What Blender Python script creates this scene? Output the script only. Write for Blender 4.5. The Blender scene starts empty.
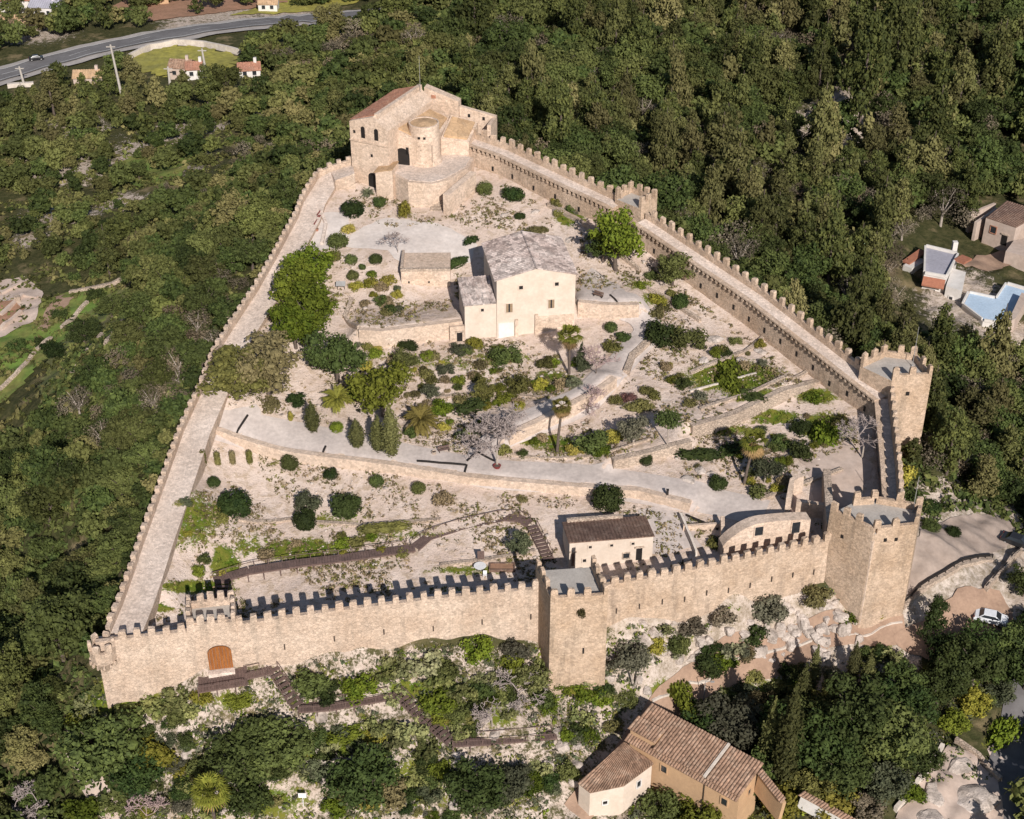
import bpy, math, random
import numpy as np
from mathutils import Vector
random.seed(7); RNG = np.random.default_rng(7)
S = bpy.context.scene
COL = S.collection
PI = math.pi
# ------------------------------------------------------------------ camera
CAMZ, F, PITCH = 130.5, 1500.0, math.radians(33)
CP, SP = math.cos(PITCH), math.sin(PITCH)
CX, CY = 512.0, 409.5
def ray(px, py):
    u = (px-CX)/F; v = (CY-py)/F
    return u, CP+v*SP, -SP+v*CP
def W(px, py, z):
    a, b, c = ray(px, py); t = (z-CAMZ)/c
    return (a*t, b*t, z)
def proj(x, y, z):
    dz = z-CAMZ
    d = y*CP-dz*SP; up = y*SP+dz*CP
    return CX+F*x/d, CY-F*up/d
SUN_AZ, SUN_EL = math.radians(15), math.radians(31.5)
# ------------------------------------------------------------------ mesh helpers
WL = {}
class MB:
    def __init__(s): s.v = []; s.f = []; s.m = []; s.mi = 0
    def add(s, vs, fs):
        o = len(s.v); s.v += [tuple(p) for p in vs]
        for f in fs: s.f.append(tuple(i+o for i in f)); s.m.append(s.mi)
        return s
    def box(s, c, size, rz=0.0, taper=1.0):
        cx, cy, cz = c; a, b, h = size[0]/2, size[1]/2, size[2]
        ca, sa = math.cos(rz), math.sin(rz); vs = []
        for zz, k in ((0, 1.0), (h, taper)):
            for x, y in ((-a, -b), (a, -b), (a, b), (-a, b)):
                vs.append((cx+(x*ca-y*sa)*k, cy+(x*sa+y*ca)*k, cz+zz))
        return s.add(vs, [(3,2,1,0),(4,5,6,7),(0,1,5,4),(1,2,6,5),(2,3,7,6),(3,0,4,7)])
    def bar(s, p, q, w, h=None):
        h = h or w
        p, q = Vector(p), Vector(q); d = (q-p).normalized()
        up = Vector((0,0,1)) if abs(d.z) < .95 else Vector((0,1,0))
        r = d.cross(up).normalized()*(w/2); n = r.cross(d).normalized()*(h/2)
        vs = [p-r-n, p+r-n, p+r+n, p-r+n, q-r-n, q+r-n, q+r+n, q-r+n]
        return s.add(vs, [(3,2,1,0),(4,5,6,7),(0,1,5,4),(1,2,6,5),(2,3,7,6),(3,0,4,7)])
    def tube(s, p, q, r0, r1, n=7, cap=True):
        p, q = Vector(p), Vector(q); d = (q-p)
        if d.length < 1e-6: return s
        d.normalize(); up = Vector((0,0,1)) if abs(d.z) < .9 else Vector((1,0,0))
        a = d.cross(up).normalized(); b = d.cross(a)
        vs = []
        for c, r in ((p, r0), (q, r1)):
            for i in range(n):
                t = 2*PI*i/n; vs.append(c+a*(r*math.cos(t))+b*(r*math.sin(t)))
        fs = [(i, i+n, (i+1) % n+n, (i+1) % n) for i in range(n)]
        if cap: fs += [tuple(range(n)), tuple(range(2*n-1, n-1, -1))]
        return s.add(vs, fs)
    def prism(s, poly, z0, z1, z1s=None, z0s=None):
        n = len(poly); a = sum(poly[i][0]*poly[(i+1) % n][1]-poly[(i+1) % n][0]*poly[i][1] for i in range(n))
        if a < 0:
            poly = poly[::-1]; z1s = z1s[::-1] if z1s else None; z0s = z0s[::-1] if z0s else None
        vs = [(p[0], p[1], z0s[i] if z0s else z0) for i, p in enumerate(poly)]+[(p[0], p[1], z1s[i] if z1s else z1) for i, p in enumerate(poly)]
        return s.add(vs, [tuple(range(n-1, -1, -1)), tuple(range(n, 2*n))]+[(i, (i+1) % n, (i+1) % n+n, i+n) for i in range(n)])
    def lathe(s, c, prof, n=24, ph=0.0):
        vs = []
        for r, z in prof:
            for i in range(n):
                t = ph+2*PI*i/n; vs.append((c[0]+r*math.cos(t), c[1]+r*math.sin(t), c[2]+z))
        fs = []
        for k in range(len(prof)-1):
            for i in range(n):
                j = (i+1) % n; fs.append((k*n+i, k*n+j, (k+1)*n+j, (k+1)*n+i))
        fs.append(tuple(range(n-1, -1, -1))); fs.append(tuple(range((len(prof)-1)*n, len(prof)*n)))
        return s.add(vs, fs)
def mesh_from(name, vs, fs, mats, mi=None, smooth=False):
    me = bpy.data.meshes.new(name)
    me.from_pydata([tuple(map(float, v)) for v in vs], [], fs)
    for m in mats: me.materials.append(m)
    if mi is not None and len(mats) > 1: me.polygons.foreach_set('material_index', mi)
    if smooth: me.polygons.foreach_set('use_smooth', [True]*len(me.polygons))
    me.update(); return me
def tag(o, label=None, cat=None, group=None, kind=None):
    if label: o['label'] = label
    if cat: o['category'] = cat
    if group: o['group'] = group
    if kind: o['kind'] = kind
    return o
def empty(name, loc, label=None, cat=None, group=None, rz=0):
    o = bpy.data.objects.new(name, None); COL.objects.link(o); o.empty_display_size = .3
    o.location = loc; o.rotation_euler = (0, 0, rz); WL[o] = tuple(loc)
    return tag(o, label, cat, group)
def obj(name, mb, mats, parent=None, loc=None, smooth=False):
    """mb in world coordinates -> one object"""
    if not isinstance(mats, (list, tuple)): mats = [mats]
    base = WL[parent] if parent is not None else (loc or (0, 0, 0))
    vs = [(v[0]-base[0], v[1]-base[1], v[2]-base[2]) for v in mb.v]
    o = bpy.data.objects.new(name, mesh_from(name, vs, mb.f, mats, mb.m, smooth)); COL.objects.link(o)
    if parent is not None: o.parent = parent
    else: o.location = base
    WL[o] = base; return o
def put(name, me, parent=None, loc=(0,0,0), rz=0.0, sc=(1,1,1)):
    o = bpy.data.objects.new(name, me); COL.objects.link(o)
    if parent is not None: o.parent = parent
    o.location = loc; o.rotation_euler = (0, 0, rz); o.scale = sc if isinstance(sc, (tuple, list)) else (sc,)*3
    return o
# ------------------------------------------------------------------ materials
def newmat(name):
    m = bpy.data.materials.new(name); m.use_nodes = True
    nt = m.node_tree; b = nt.nodes['Principled BSDF']; return m, nt, b
def N(nt, t, **kw):
    n = nt.nodes.new(t)
    for k, v in kw.items():
        if k.startswith('i_'): n.inputs[k[2:]].default_value = v
        else: setattr(n, k, v)
    return n
def c4(c): return (c[0], c[1], c[2], 1)
def noise(nt, vec, scale, detail=4, rough=.55):
    n = N(nt, 'ShaderNodeTexNoise'); n.inputs['Scale'].default_value = scale; n.inputs['Detail'].default_value = detail
    n.inputs['Roughness'].default_value = rough; nt.links.new(vec, n.inputs['Vector']); return n.outputs['Fac']
def ramp(nt, fac, a, b):
    r = N(nt, 'ShaderNodeMapRange'); r.inputs['From Min'].default_value = a; r.inputs['From Max'].default_value = b
    nt.links.new(fac, r.inputs['Value']); return r.outputs['Result']
def mix(nt, fac, a, b, mode='MIX'):
    n = N(nt, 'ShaderNodeMix', data_type='RGBA', blend_type=mode)
    for s, v in ((0, fac), (6, a), (7, b)):
        if isinstance(v, (tuple, float, int)): n.inputs[s].default_value = c4(v) if isinstance(v, tuple) else v
        else: nt.links.new(v, n.inputs[s])
    return n.outputs[2]
def mth(nt, op, a, b):
    n = N(nt, 'ShaderNodeMath', operation=op)
    for s, v in ((0, a), (1, b)):
        if isinstance(v, (float, int)): n.inputs[s].default_value = v
        else: nt.links.new(v, n.inputs[s])
    return n.outputs[0]
def mapv(nt, vec, sc, rot=(0,0,0)):
    n = N(nt, 'ShaderNodeMapping'); n.inputs['Scale'].default_value = sc; n.inputs['Rotation'].default_value = rot
    nt.links.new(vec, n.inputs['Vector']); return n.outputs[0]
def pos(nt): return N(nt, 'ShaderNodeNewGeometry').outputs['Position']
def bump(nt, b, h, strength=.5, dist=.1):
    n = N(nt, 'ShaderNodeBump'); n.inputs['Strength'].default_value = strength; n.inputs['Distance'].default_value = dist
    nt.links.new(h, n.inputs['Height']); nt.links.new(n.outputs[0], b.inputs['Normal'])
def grey(nt, f, lo, hi):
    r = ramp(nt, f, 0, 1); m = N(nt, 'ShaderNodeMapRange'); m.inputs['To Min'].default_value = lo; m.inputs['To Max'].default_value = hi
    nt.links.new(f, m.inputs['Value']); return m.outputs[0]
def stone(name, c1, c2, c3, block=(1.6, 1.6, 2.6), stain=.35, bs=.5, var=1.0, joint=.86):
    m, nt, b = newmat(name); p = pos(nt)
    f1 = ramp(nt, noise(nt, p, .17, 7, .68), .36, .62)
    col = mix(nt, f1, c1, c2)
    st = ramp(nt, noise(nt, mapv(nt, p, (.75, .75, .10)), 1.0, 6, .7), .50, .68)
    col = mix(nt, mth(nt, 'MULTIPLY', st, stain), col, c3)
    vo = N(nt, 'ShaderNodeTexVoronoi'); nt.links.new(mapv(nt, p, block), vo.inputs['Vector']); vo.inputs['Scale'].default_value = 1
    rgb = N(nt, 'ShaderNodeSeparateColor'); nt.links.new(vo.outputs['Color'], rgb.inputs[0])
    k = grey(nt, rgb.outputs[0], 1-.17*var, 1+.13*var)
    k2 = grey(nt, ramp(nt, noise(nt, p, 3.2, 4, .7), .28, .72), 1-.17*var, 1+.15*var)
    kk = mth(nt, 'MULTIPLY', k, k2)
    sp = grey(nt, ramp(nt, noise(nt, p, 1.1, 6, .75), .60, .70), 1.0, .70)
    kk = mth(nt, 'MULTIPLY', kk, sp)
    ve = N(nt, 'ShaderNodeTexVoronoi', feature='DISTANCE_TO_EDGE'); nt.links.new(mapv(nt, p, tuple(q*.95 for q in block)), ve.inputs['Vector']); ve.inputs['Scale'].default_value = 1
    jn = ramp(nt, ve.outputs['Distance'], .01, .09); kk = mth(nt, 'MULTIPLY', kk, grey(nt, jn, joint, 1.02 if joint < 1 else 1.0))
    v = N(nt, 'ShaderNodeVectorMath', operation='SCALE'); nt.links.new(col, v.inputs[0]); nt.links.new(kk, v.inputs['Scale'])
    nt.links.new(v.outputs[0], b.inputs['Base Color']); b.inputs['Roughness'].default_value = .92
    b.inputs['Specular IOR Level'].default_value = .15
    h = mth(nt, 'ADD', mth(nt, 'MULTIPLY', noise(nt, p, 5.0, 4, .7), .6), mth(nt, 'ADD', mth(nt, 'MULTIPLY', rgb.outputs[1], .4 if joint < 1 else .12), mth(nt, 'MULTIPLY', jn, .5 if joint < 1 else 0.0)))
    bump(nt, b, h, bs, .14); return m
def plain(name, c1, c2=None, scale=1.5, rough=.8, bs=0.0, bscale=4.0, k=(.88, 1.1), stretch=(1,1,1), spec=.3, metal=0.0):
    m, nt, b = newmat(name); p = mapv(nt, pos(nt), stretch)
    c2 = c2 or tuple(x*.75 for x in c1)
    col = mix(nt, ramp(nt, noise(nt, p, scale, 5, .6), .35, .65), c1, c2)
    v = N(nt, 'ShaderNodeVectorMath', operation='SCALE'); nt.links.new(col, v.inputs[0])
    nt.links.new(grey(nt, ramp(nt, noise(nt, p, scale*5, 3, .6), .3, .7), *k), v.inputs['Scale'])
    nt.links.new(v.outputs[0], b.inputs['Base Color']); b.inputs['Roughness'].default_value = rough
    b.inputs['Specular IOR Level'].default_value = spec; b.inputs['Metallic'].default_value = metal
    if bs: bump(nt, b, noise(nt, p, bscale, 5, .65), bs, .12)
    return m
def leaf(name, c1, c2, c3=None, scale=.9):
    """foliage: two greens by clump noise, a drier tint per plant"""
    m, nt, b = newmat(name); p = pos(nt)
    col = mix(nt, ramp(nt, noise(nt, p, scale, 3, .6), .32, .68), c1, c2)
    oi = N(nt, 'ShaderNodeObjectInfo').outputs['Random']
    at = N(nt, 'ShaderNodeAttribute', attribute_name='tint').outputs['Fac']
    r = mth(nt, 'FRACT', mth(nt, 'ADD', oi, at), 0.0)
    col = mix(nt, mth(nt, 'MULTIPLY', mth(nt, 'MULTIPLY', r, r), .95), col, c3 or tuple(.6*x+.03 for x in c2))
    v = N(nt, 'ShaderNodeVectorMath', operation='SCALE'); nt.links.new(col, v.inputs[0])
    n2 = grey(nt, ramp(nt, noise(nt, p, 3.5, 4, .75), .32, .68), .55, 1.5)
    r2 = mth(nt, 'FRACT', mth(nt, 'MULTIPLY', mth(nt, 'ADD', oi, at), 7.31), 0.0)
    nt.links.new(mth(nt, 'MULTIPLY', n2, grey(nt, r2, .50, 1.34)), v.inputs['Scale'])
    nt.links.new(v.outputs[0], b.inputs['Base Color']); b.inputs['Roughness'].default_value = .75
    b.inputs['Specular IOR Level'].default_value = .12
    return m
M = {}
M['wall'] = stone('castle_stone', (.545,.42,.325), (.44,.32,.23), (.26,.20,.155), (2.4,2.4,3.0), .6)
M['wallp'] = stone('pale_castle_stone', (.56,.44,.35), (.47,.35,.265), (.33,.265,.21), (2.4,2.4,3.0), .6)
M['walk'] = stone('wall_walk_stone', (.66,.55,.475), (.57,.46,.385), (.44,.36,.305), (2.6,2.6,2.6), .4, .3)
M['tower'] = stone('tower_stone', (.53,.40,.30), (.435,.31,.215), (.225,.175,.13), (2.4,2.4,3.0), .6)
M['tfloor'] = plain('tower_floor_paving', (.44,.40,.36), (.37,.335,.30), .8, .9, .2)
M['church'] = stone('church_stone', (.61,.48,.385), (.53,.40,.305), (.41,.315,.24), (2.2,2.2,2.8), .3, .3)
M['rubble'] = stone('rubble_masonry', (.53,.425,.34), (.44,.34,.265), (.28,.22,.175), (2.4,2.4,3.2), .35, .9)
M['render'] = plain('cream_plaster', (.62,.52,.435), (.55,.45,.365), .5, .85, .1, 3, (.93,1.05))
M['ochre'] = plain('ochre_plaster', (.50,.325,.19), (.44,.285,.17), .5, .85, .06, 3, (.93,1.06))
M['white'] = plain('white_plaster', (.66,.625,.59), (.57,.53,.49), .5, .8, .04, 3, (.94,1.05))
M['gravel'] = plain('path_gravel', (.51,.44,.40), (.445,.38,.345), .35, .95, .25, 9, (.86,1.12))
M['plaza'] = plain('plaza_gravel', (.61,.54,.495), (.54,.47,.425), .3, .95, .2, 9, (.88,1.1))
M['platform'] = plain('trodden_gravel', (.36,.285,.24), (.30,.235,.195), .3, .95, .3, 8)
M['asphalt'] = plain('asphalt', (.17,.16,.16), (.14,.13,.13), .2, .9, .1, 9, (.9,1.1))
M['verge'] = plain('road_shoulder', (.40,.36,.335), (.33,.30,.275), .3, .9)
M['paint'] = plain('road_paint', (.55,.54,.52), (.45,.44,.43), .8, .7)
M['lane'] = plain('reddish_lane_paving', (.36,.24,.17), (.29,.19,.135), .5, .9, .25, 8)
M['kerb'] = plain('whitewashed_kerb', (.62,.55,.48), (.5,.43,.37), .8, .85, .1)
M['wood'] = plain('weathered_boards', (.16,.105,.09), (.11,.073,.063), 1.2, .8, .2, 12, (.75,1.25))
M['gate'] = plain('gate_timber', (.31,.115,.03), (.22,.075,.02), 1.5, .6, .25, 10, (.75,1.25), (4,4,.4))
M['dark'] = plain('dark_opening', (.02,.017,.016), (.012,.011,.011), 1, .6)
M['glass'] = plain('window_glass', (.03,.035,.04), (.02,.022,.026), 1, .12, spec=.6)
M['shutter'] = plain('wooden_shutter', (.30,.215,.14), (.24,.165,.10), 2, .7)
M['iron'] = plain('dark_iron', (.035,.033,.033), (.05,.04,.035), 3, .55, metal=.5)
M['steel'] = plain('galvanised_pole', (.40,.39,.38), (.33,.32,.31), 2, .5, metal=.3)
M['cpole'] = plain('concrete_pole', (.45,.41,.36), (.38,.34,.30), 1.5, .9)
M['tileg'] = stone('grey_weathered_tile', (.54,.46,.42), (.37,.29,.26), (.25,.18,.155), (1.5,1.5,1.5), .75, 1.0, 2.4, 1.0)
M['tileb'] = stone('brown_tile', (.24,.15,.11), (.15,.095,.075), (.36,.27,.215), (2.6,2.6,2.6), .45, .6)
M['tiler'] = stone('red_tile', (.43,.21,.135), (.33,.165,.115), (.46,.33,.25), (2.0,2.0,2.0), .4, .5)
M['tilev'] = stone('terracotta_tile', (.36,.225,.155), (.235,.15,.105), (.43,.32,.24), (2.6,2.6,2.6), .6, .5, 1.7, 1.0)
M['ochreroof'] = stone('ochre_lime_roof', (.50,.335,.20), (.44,.29,.17), (.53,.40,.29), (.8,.8,.8), .3, .2)
M['flatroof'] = plain('grey_flat_roof', (.36,.35,.40), (.31,.30,.34), .4, .85)
M['blueroof'] = plain('pale_blue_terrace', (.46,.57,.69), (.41,.52,.64), .5, .6)
M['orange'] = plain('orange_tile_edge', (.36,.15,.09), (.30,.12,.075), 1.5, .8)
M['rock'] = stone('pale_limestone', (.58,.50,.445), (.42,.35,.30), (.17,.14,.115), (1.3,1.3,2.0), .9, 1.4, 1.0, 1.0)
M['bark'] = plain('bark', (.13,.10,.08), (.08,.06,.05), 3, .9, .4, 8)
M['barkp'] = plain('pale_bark', (.40,.34,.29), (.28,.235,.20), 3, .9, .3, 8)
M['twig'] = plain('bare_twigs', (.36,.30,.275), (.26,.21,.195), 2, .9)
M['twigpink'] = plain('pinkish_bare_twigs', (.40,.29,.275), (.29,.205,.195), 2, .9)
M['red'] = plain('dark_red_plastic', (.22,.04,.035), (.16,.03,.03), 2, .5)
M['cream'] = plain('white_plastic', (.75,.74,.73), (.68,.67,.66), 2, .45)
M['carw'] = plain('white_car_paint', (.75,.76,.78), (.70,.71,.73), .5, .25, spec=.5)
M['card'] = plain('black_car_paint', (.02,.02,.022), (.025,.025,.027), .5, .25, spec=.5)
M['tyre'] = plain('tyre_rubber', (.02,.02,.02), (.015,.015,.015), 2, .8)
M['skin'] = plain('skin', (.45,.28,.2), (.42,.26,.18), 3, .6)
M['soil'] = plain('red_soil', (.36,.20,.13), (.28,.16,.10), .4, .95, .2)
M['pinksoil'] = plain('pinkish_yard', (.50,.40,.34), (.44,.34,.28), .25, .95, .15)
M['meadow'] = plain('green_meadow', (.12,.19,.035), (.19,.175,.05), .16, .95, .3, 5, (.75,1.25))
M['scrubfield'] = plain('rough_grass_terrace', (.10,.125,.03), (.18,.16,.07), .25, .95, .4, 5, (.7,1.3))
M['ymeadow'] = plain('yellow_meadow', (.36,.32,.06), (.24,.22,.06), .12, .95, .3, 5, (.75,1.25))
# greens
M['oak'] = leaf('holm_oak_leaves', (.026,.041,.013), (.070,.092,.023), (.112,.116,.036))
M['pine'] = leaf('pine_needles', (.034,.045,.015), (.098,.106,.028), (.155,.135,.055))
M['dkleaf'] = leaf('dark_leaves', (.016,.031,.009), (.042,.062,.015), (.055,.068,.02))
M['green'] = leaf('fresh_green_leaves', (.055,.085,.009), (.128,.158,.016), (.13,.13,.02))
M['olive'] = leaf('olive_brown_leaves', (.080,.078,.022), (.160,.150,.042), (.135,.108,.055))
M['scrubg'] = leaf('olive_green_leaves', (.055,.064,.018), (.118,.128,.035), (.16,.135,.055))
M['recess_shade'] = plain('painted_recess_shade', (.075,.053,.04), (.05,.037,.03), 1, .9)  # dark brown that paints the shade of recesses left uncut
M['greyg'] = leaf('grey_green_leaves', (.048,.060,.030), (.110,.120,.062), (.11,.10,.07))
M['yellow'] = leaf('yellow_green_leaves', (.16,.16,.02), (.31,.27,.045), (.25,.2,.05))
M['dry'] = leaf('dry_scrub_leaves', (.16,.12,.06), (.27,.205,.12), (.20,.145,.085))
M['greytwig'] = leaf('leafless_grey_crown', (.10,.083,.058), (.185,.155,.11), (.14,.105,.065))
M['purple'] = leaf('purple_leaves', (.075,.035,.035), (.12,.06,.05))
M['cact'] = leaf('prickly_pear_pads', (.085,.105,.028), (.235,.23,.08), (.20,.19,.12))
M['grass'] = leaf('grass_blades', (.07,.115,.010), (.145,.165,.022), (.20,.17,.06), .5)
M['palm'] = leaf('palm_fronds', (.075,.09,.012), (.175,.175,.026), (.18,.14,.04), 1.5)
M['palmdry'] = leaf('dry_palm_fronds', (.22,.13,.05), (.30,.2,.09), (.2,.13,.06), 1.5)
M['cyp'] = leaf('cypress_leaves', (.055,.060,.020), (.115,.113,.038), (.10,.092,.04), 2.0)
# ------------------------------------------------------------------ castle plan (world, metres)
def L2(p, q, k): return tuple(p[i]+(q[i]-p[i])*k for i in range(len(p)))
WWALL = [W(x, y, z+1)[:2]+(z,) for x, y, z in [(352,158,24.6),(330,165,23.6),(316,172,22.8),(300,197,21.6),(295,212,21),(285,230,20.2),
   (271,256,19.2),(253,287,18.2),(229,323,17),(212,350,16.2),(199,383,15.2),(179,426,13.8),(159,482,12.3),(138,539,11),(127,572,10.3),(117,599,9.8),(106,630,9.5)]]
SWC = (-49.1, 134.5)
WWALL[-1] = (-48.9, 137.0, 9.45)
TM = [(4.6,137.9),(11.5,138.5),(10.2,144.9),(2.9,144.1)]                      # mid front tower
TSE = [(40.3,152.4),(45.0,148.3),(50.7,149.3),(52.3,153.6),(46.8,155.2),(43.6,154.8)]
TNE = [(53.3,178.6),(58.9,179.0),(58.0,184.6),(53.6,185.6),(49.6,182.6)]
FRONT1 = [(-49.5,134.35,9.3),(-36,136.7,9.4),(-22,139.2,9.9),(-8,141.4,10.25),(3.6,142.8,10.45)]
FRONT2 = [(10.6,143.4,10.3),(20,145.6,10.45),(30,148.6,10.65),(37,150.8,10.75),(40.6,151.9,10.8)]
EAST = [(50.4,154.6,13.2),(51.8,164,14.6),(53.6,178.4,16.4)]
_cor = [(877,400,16.5),(750,300,20),(645,229,23),(606,205,24.5),(563,185,25.4),(500,155,26.4),(460,141,27)]
COR = [W(*c) for c in _cor]
def offset_poly(pts, d):
    """shift a polyline to the right of its direction by d"""
    out = []
    for i, p in enumerate(pts):
        a = pts[max(i-1, 0)]; b = pts[min(i+1, len(pts)-1)]
        dx, dy = b[0]-a[0], b[1]-a[1]; l = math.hypot(dx, dy)
        out.append((p[0]+dy/l*d, p[1]-dx/l*d)+tuple(p[2:]))
    return out
NEO = offset_poly(COR, 2.9)                                                    # outer line of the north-east wall
NE1, NE2 = NEO[:3]+[L2(NEO[2], NEO[3], .25)], [L2(NEO[2], NEO[3], .85)]+NEO[3:]
TMIDC = L2(NEO[2], NEO[3], .62)
POLY = [SWC]+[p[:2] for p in FRONT1[1:]]+[(4,142.9)]+[p[:2] for p in FRONT2]+TSE[0:1]+[(50.3,152)]+[p[:2] for p in EAST]+[(56,181),(53,184)]+[p[:2] for p in NE1]+[p[:2] for p in NE2]+[(-10,252),(-17,258),(-27,249),(-29,243)]+[p[:2] for p in WWALL]
POLYA = np.array(POLY)
def sdist(x, y):
    """signed distance to the castle outline, negative inside"""
    x = np.asarray(x, float); y = np.asarray(y, float)
    d = np.full(x.shape, 1e9); ins = np.zeros(x.shape, bool)
    n = len(POLYA)
    for i in range(n):
        ax, ay = POLYA[i]; bx, by = POLYA[(i+1) % n]
        ex, ey = bx-ax, by-ay; l2 = ex*ex+ey*ey+1e-9
        t = np.clip(((x-ax)*ex+(y-ay)*ey)/l2, 0, 1)
        d = np.minimum(d, (x-ax-t*ex)**2+(y-ay-t*ey)**2)
        c = ((ay > y) != (by > y)) & (x < ex*(y-ay)/(ey if abs(ey) > 1e-9 else 1e-9)+ax)
        ins ^= c
    d = np.sqrt(d); return np.where(ins, -d, d)
def inpoly(x, y, poly):
    x = np.asarray(x, float); y = np.asarray(y, float); ins = np.zeros(x.shape, bool); n = len(poly)
    for i in range(n):
        ax, ay = poly[i][:2]; bx, by = poly[(i+1) % n][:2]
        ins ^= ((ay > y) != (by > y)) & (x < (bx-ax)*(y-ay)/((by-ay) if abs(by-ay) > 1e-9 else 1e-9)+ax)
    return ins
class TPS:
    def __init__(s, pts, lam=.5):
        P = np.array(pts, float); s.p = P[:, :2]/100; n = len(P)
        d = np.linalg.norm(s.p[:, None]-s.p[None], axis=2); K = s.k(d)+lam*1e-3*np.eye(n)
        A = np.zeros((n+3, n+3)); A[:n, :n] = K; A[:n, n] = 1; A[:n, n+1:] = s.p; A[n, :n] = 1; A[n+1:, :n] = s.p.T
        s.w = np.linalg.solve(A, np.concatenate([P[:, 2], [0, 0, 0]]))
    @staticmethod
    def k(r): return r*r*np.log(r+1e-9)
    def __call__(s, x, y):
        x = np.asarray(x, float)/100; y = np.asarray(y, float)/100; r = np.zeros(x.shape)
        for i, (a, b) in enumerate(s.p): r += s.w[i]*s.k(np.hypot(x-a, y-b))
        n = len(s.p); return r+s.w[n]+s.w[n+1]*x+s.w[n+2]*y
IN = [(150,605,8.0),(190,602,6.4),(215,600,5.4),(300,592,5.5),(450,580,6.3),(535,562,6.8),(650,558,7.5),(720,553,8.2),(800,532,9.2),(835,510,10.0),
 (220,580,6.0),(325,560,6),(420,540,7.2),(515,517,8.4),(180,560,9.0),(205,500,10.2),(235,500,7.9),(345,500,8),(440,500,8.8),(600,505,8.9),
 (215,425,12.8),(250,432,11.2),(330,448,10.2),(460,472,9.5),(560,480,9.3),(640,490,9.4),(740,500,10),(800,505,10.3),(850,490,11),(855,440,12.3),
 (230,380,14),(300,400,12),(390,425,11),(450,430,10.6),(520,425,11),(600,440,10.8),(700,450,11),(780,450,11.3),(640,400,13),(720,400,13),(800,395,13),
 (350,380,13),(450,380,12.9),(560,370,13.2),(440,350,14),(535,340,14.3),(640,350,14.4),(620,300,16.6),(590,295,16.6),(700,345,15),(780,350,14.5),(855,412,13),(740,335,15),
 (270,300,17),(320,290,16.8),(380,300,16.2),(425,300,15.6),(345,330,15),(400,262,18.8),(450,240,19.4),(380,240,19.4),(330,225,20.2),(300,260,18.6),
 (520,232,19.6),(560,225,20.2),(600,250,19.5),(640,275,17.8),(690,310,16.2),(545,195,21.8),(500,180,22.4),(600,222,21),(560,200,21.6),(400,200,20.8),(365,190,21.6),(345,185,21.9),(440,220,20.4),(480,210,21),(425,150,22.5)]
INP = [W(*p) for p in IN]+[(-28,250,22.5),(-10,248,23),(-30,236,21.6)]+[(p[0]+5.2, p[1]-.6, p[2]-.6-.6*(p[1] < 145)) for p in WWALL[2::2]]
T_IN = TPS(INP)
OUTP = [W(*p) for p in [(108,705,-.4),(150,700,.4),(215,690,3.0),(330,662,4),(450,645,4.4),(530,634,4),(550,692,-1.6),(606,690,-1.4),(578,694,-2),(640,640,3.6),(740,615,4.2),(815,598,4.2),(852,625,1.6),(900,608,2.4),
 (665,705,-4),(705,672,-3),(760,655,-2),(800,642,-1.2),(860,630,0),(930,622,.8),(275,672,3.2),(300,712,.6),(400,695,.6),(455,745,-2.5),(550,737,-3),(200,740,-2),(330,780,-5),(450,790,-6),(560,805,-7.6),(640,815,-8),(740,810,-8),
 (800,740,-5),(870,790,-5.5),(950,780,-5),(1010,800,-5.5),(990,690,-3),(990,630,-.6),(1010,570,1.0),(950,545,4.2),(920,525,5.2),(905,480,5.5),(945,470,3.5),(985,500,1.5),
 (60,760,-7),(20,680,-11),(20,600,-14),(60,500,-14),(20,420,-16),(60,340,-15),(110,300,-13.5),(20,300,-16),(100,200,-17),(20,150,-20),(200,150,-16),(0,90,-23),(100,55,-23),(200,70,-21),(250,30,-23),(390,8,-24),(300,80,-17),
 (1000,400,-3),(1000,300,-5),(930,290,-4),(1000,230,-5),(900,150,-4),(1000,100,-5),(800,200,2),(850,100,0),(720,120,3),(700,30,-4),(900,20,-4),(1010,10,-6),(560,100,8),(620,120,6),(520,40,-8),(610,20,-8)]]
OUTP += [(p[0]-5, p[1]+1, p[2]-8) for p in WWALL[::3]]+[(p[0]+5, p[1]+5, p[2]-9) for p in NEO[1:-1]]+[(62,178,6),(57,160,6.5),(-75,140,-8),(-70,180,-3),(-64,215,3),(-30,262,12),(-12,262,14)]
OUTP += [(-300,300,-24),(300,300,-8),(-200,600,-26),(200,600,-14),(0,700,-24),(-160,110,-18),(160,110,-6),(0,60,-20),(-80,90,-16),(80,90,-12)]
T_OUT = TPS(OUTP)
def smooth(a, b, x):
    t = np.clip((x-a)/(b-a), 0, 1); return t*t*(3-2*t)
# retaining walls: (px polyline with guess z, height, decay in metres uphill)
RW = {}
def rline(pts):  # px,py,z -> world xy
    return [W(*p)[:2] for p in pts]
RW['path']  = (rline([(202,434,11.6),(240,443,10.9),(305,456,10.2),(340,463,9.9),(400,472,9.5),(470,484,9.2),(560,491,9.2),(640,497,9.3),(690,508,9.6)]), 1.05, 11)
RW['upper'] = (rline([(508,447,10.6),(540,432,11),(575,416,11.5),(602,402,12),(614,392,12.4)]), 1.9, 6)
RW['garden'] = (rline([(360,343,14.6),(383,344,14.6),(425,338,14.7),(462,333,14.8)]), 2.6, 7)
RW['ramp']  = (rline([(578,316,15.4),(610,322,15),(638,322,15)]), 2.2, 7)
RW['terr1'] = (rline([(690,440,11.4),(735,424,12),(775,405,12.5),(818,384,13.2)]), 1.7, 6)
RW['terr2'] = (rline([(612,472,10.1),(655,462,10.4),(690,452,10.8)]), 1.3, 5)
RW['bend']  = (rline([(626,380,12.9),(632,362,13.6),(650,346,14.2),(672,340,14.6)]), .7, 3)
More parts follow.
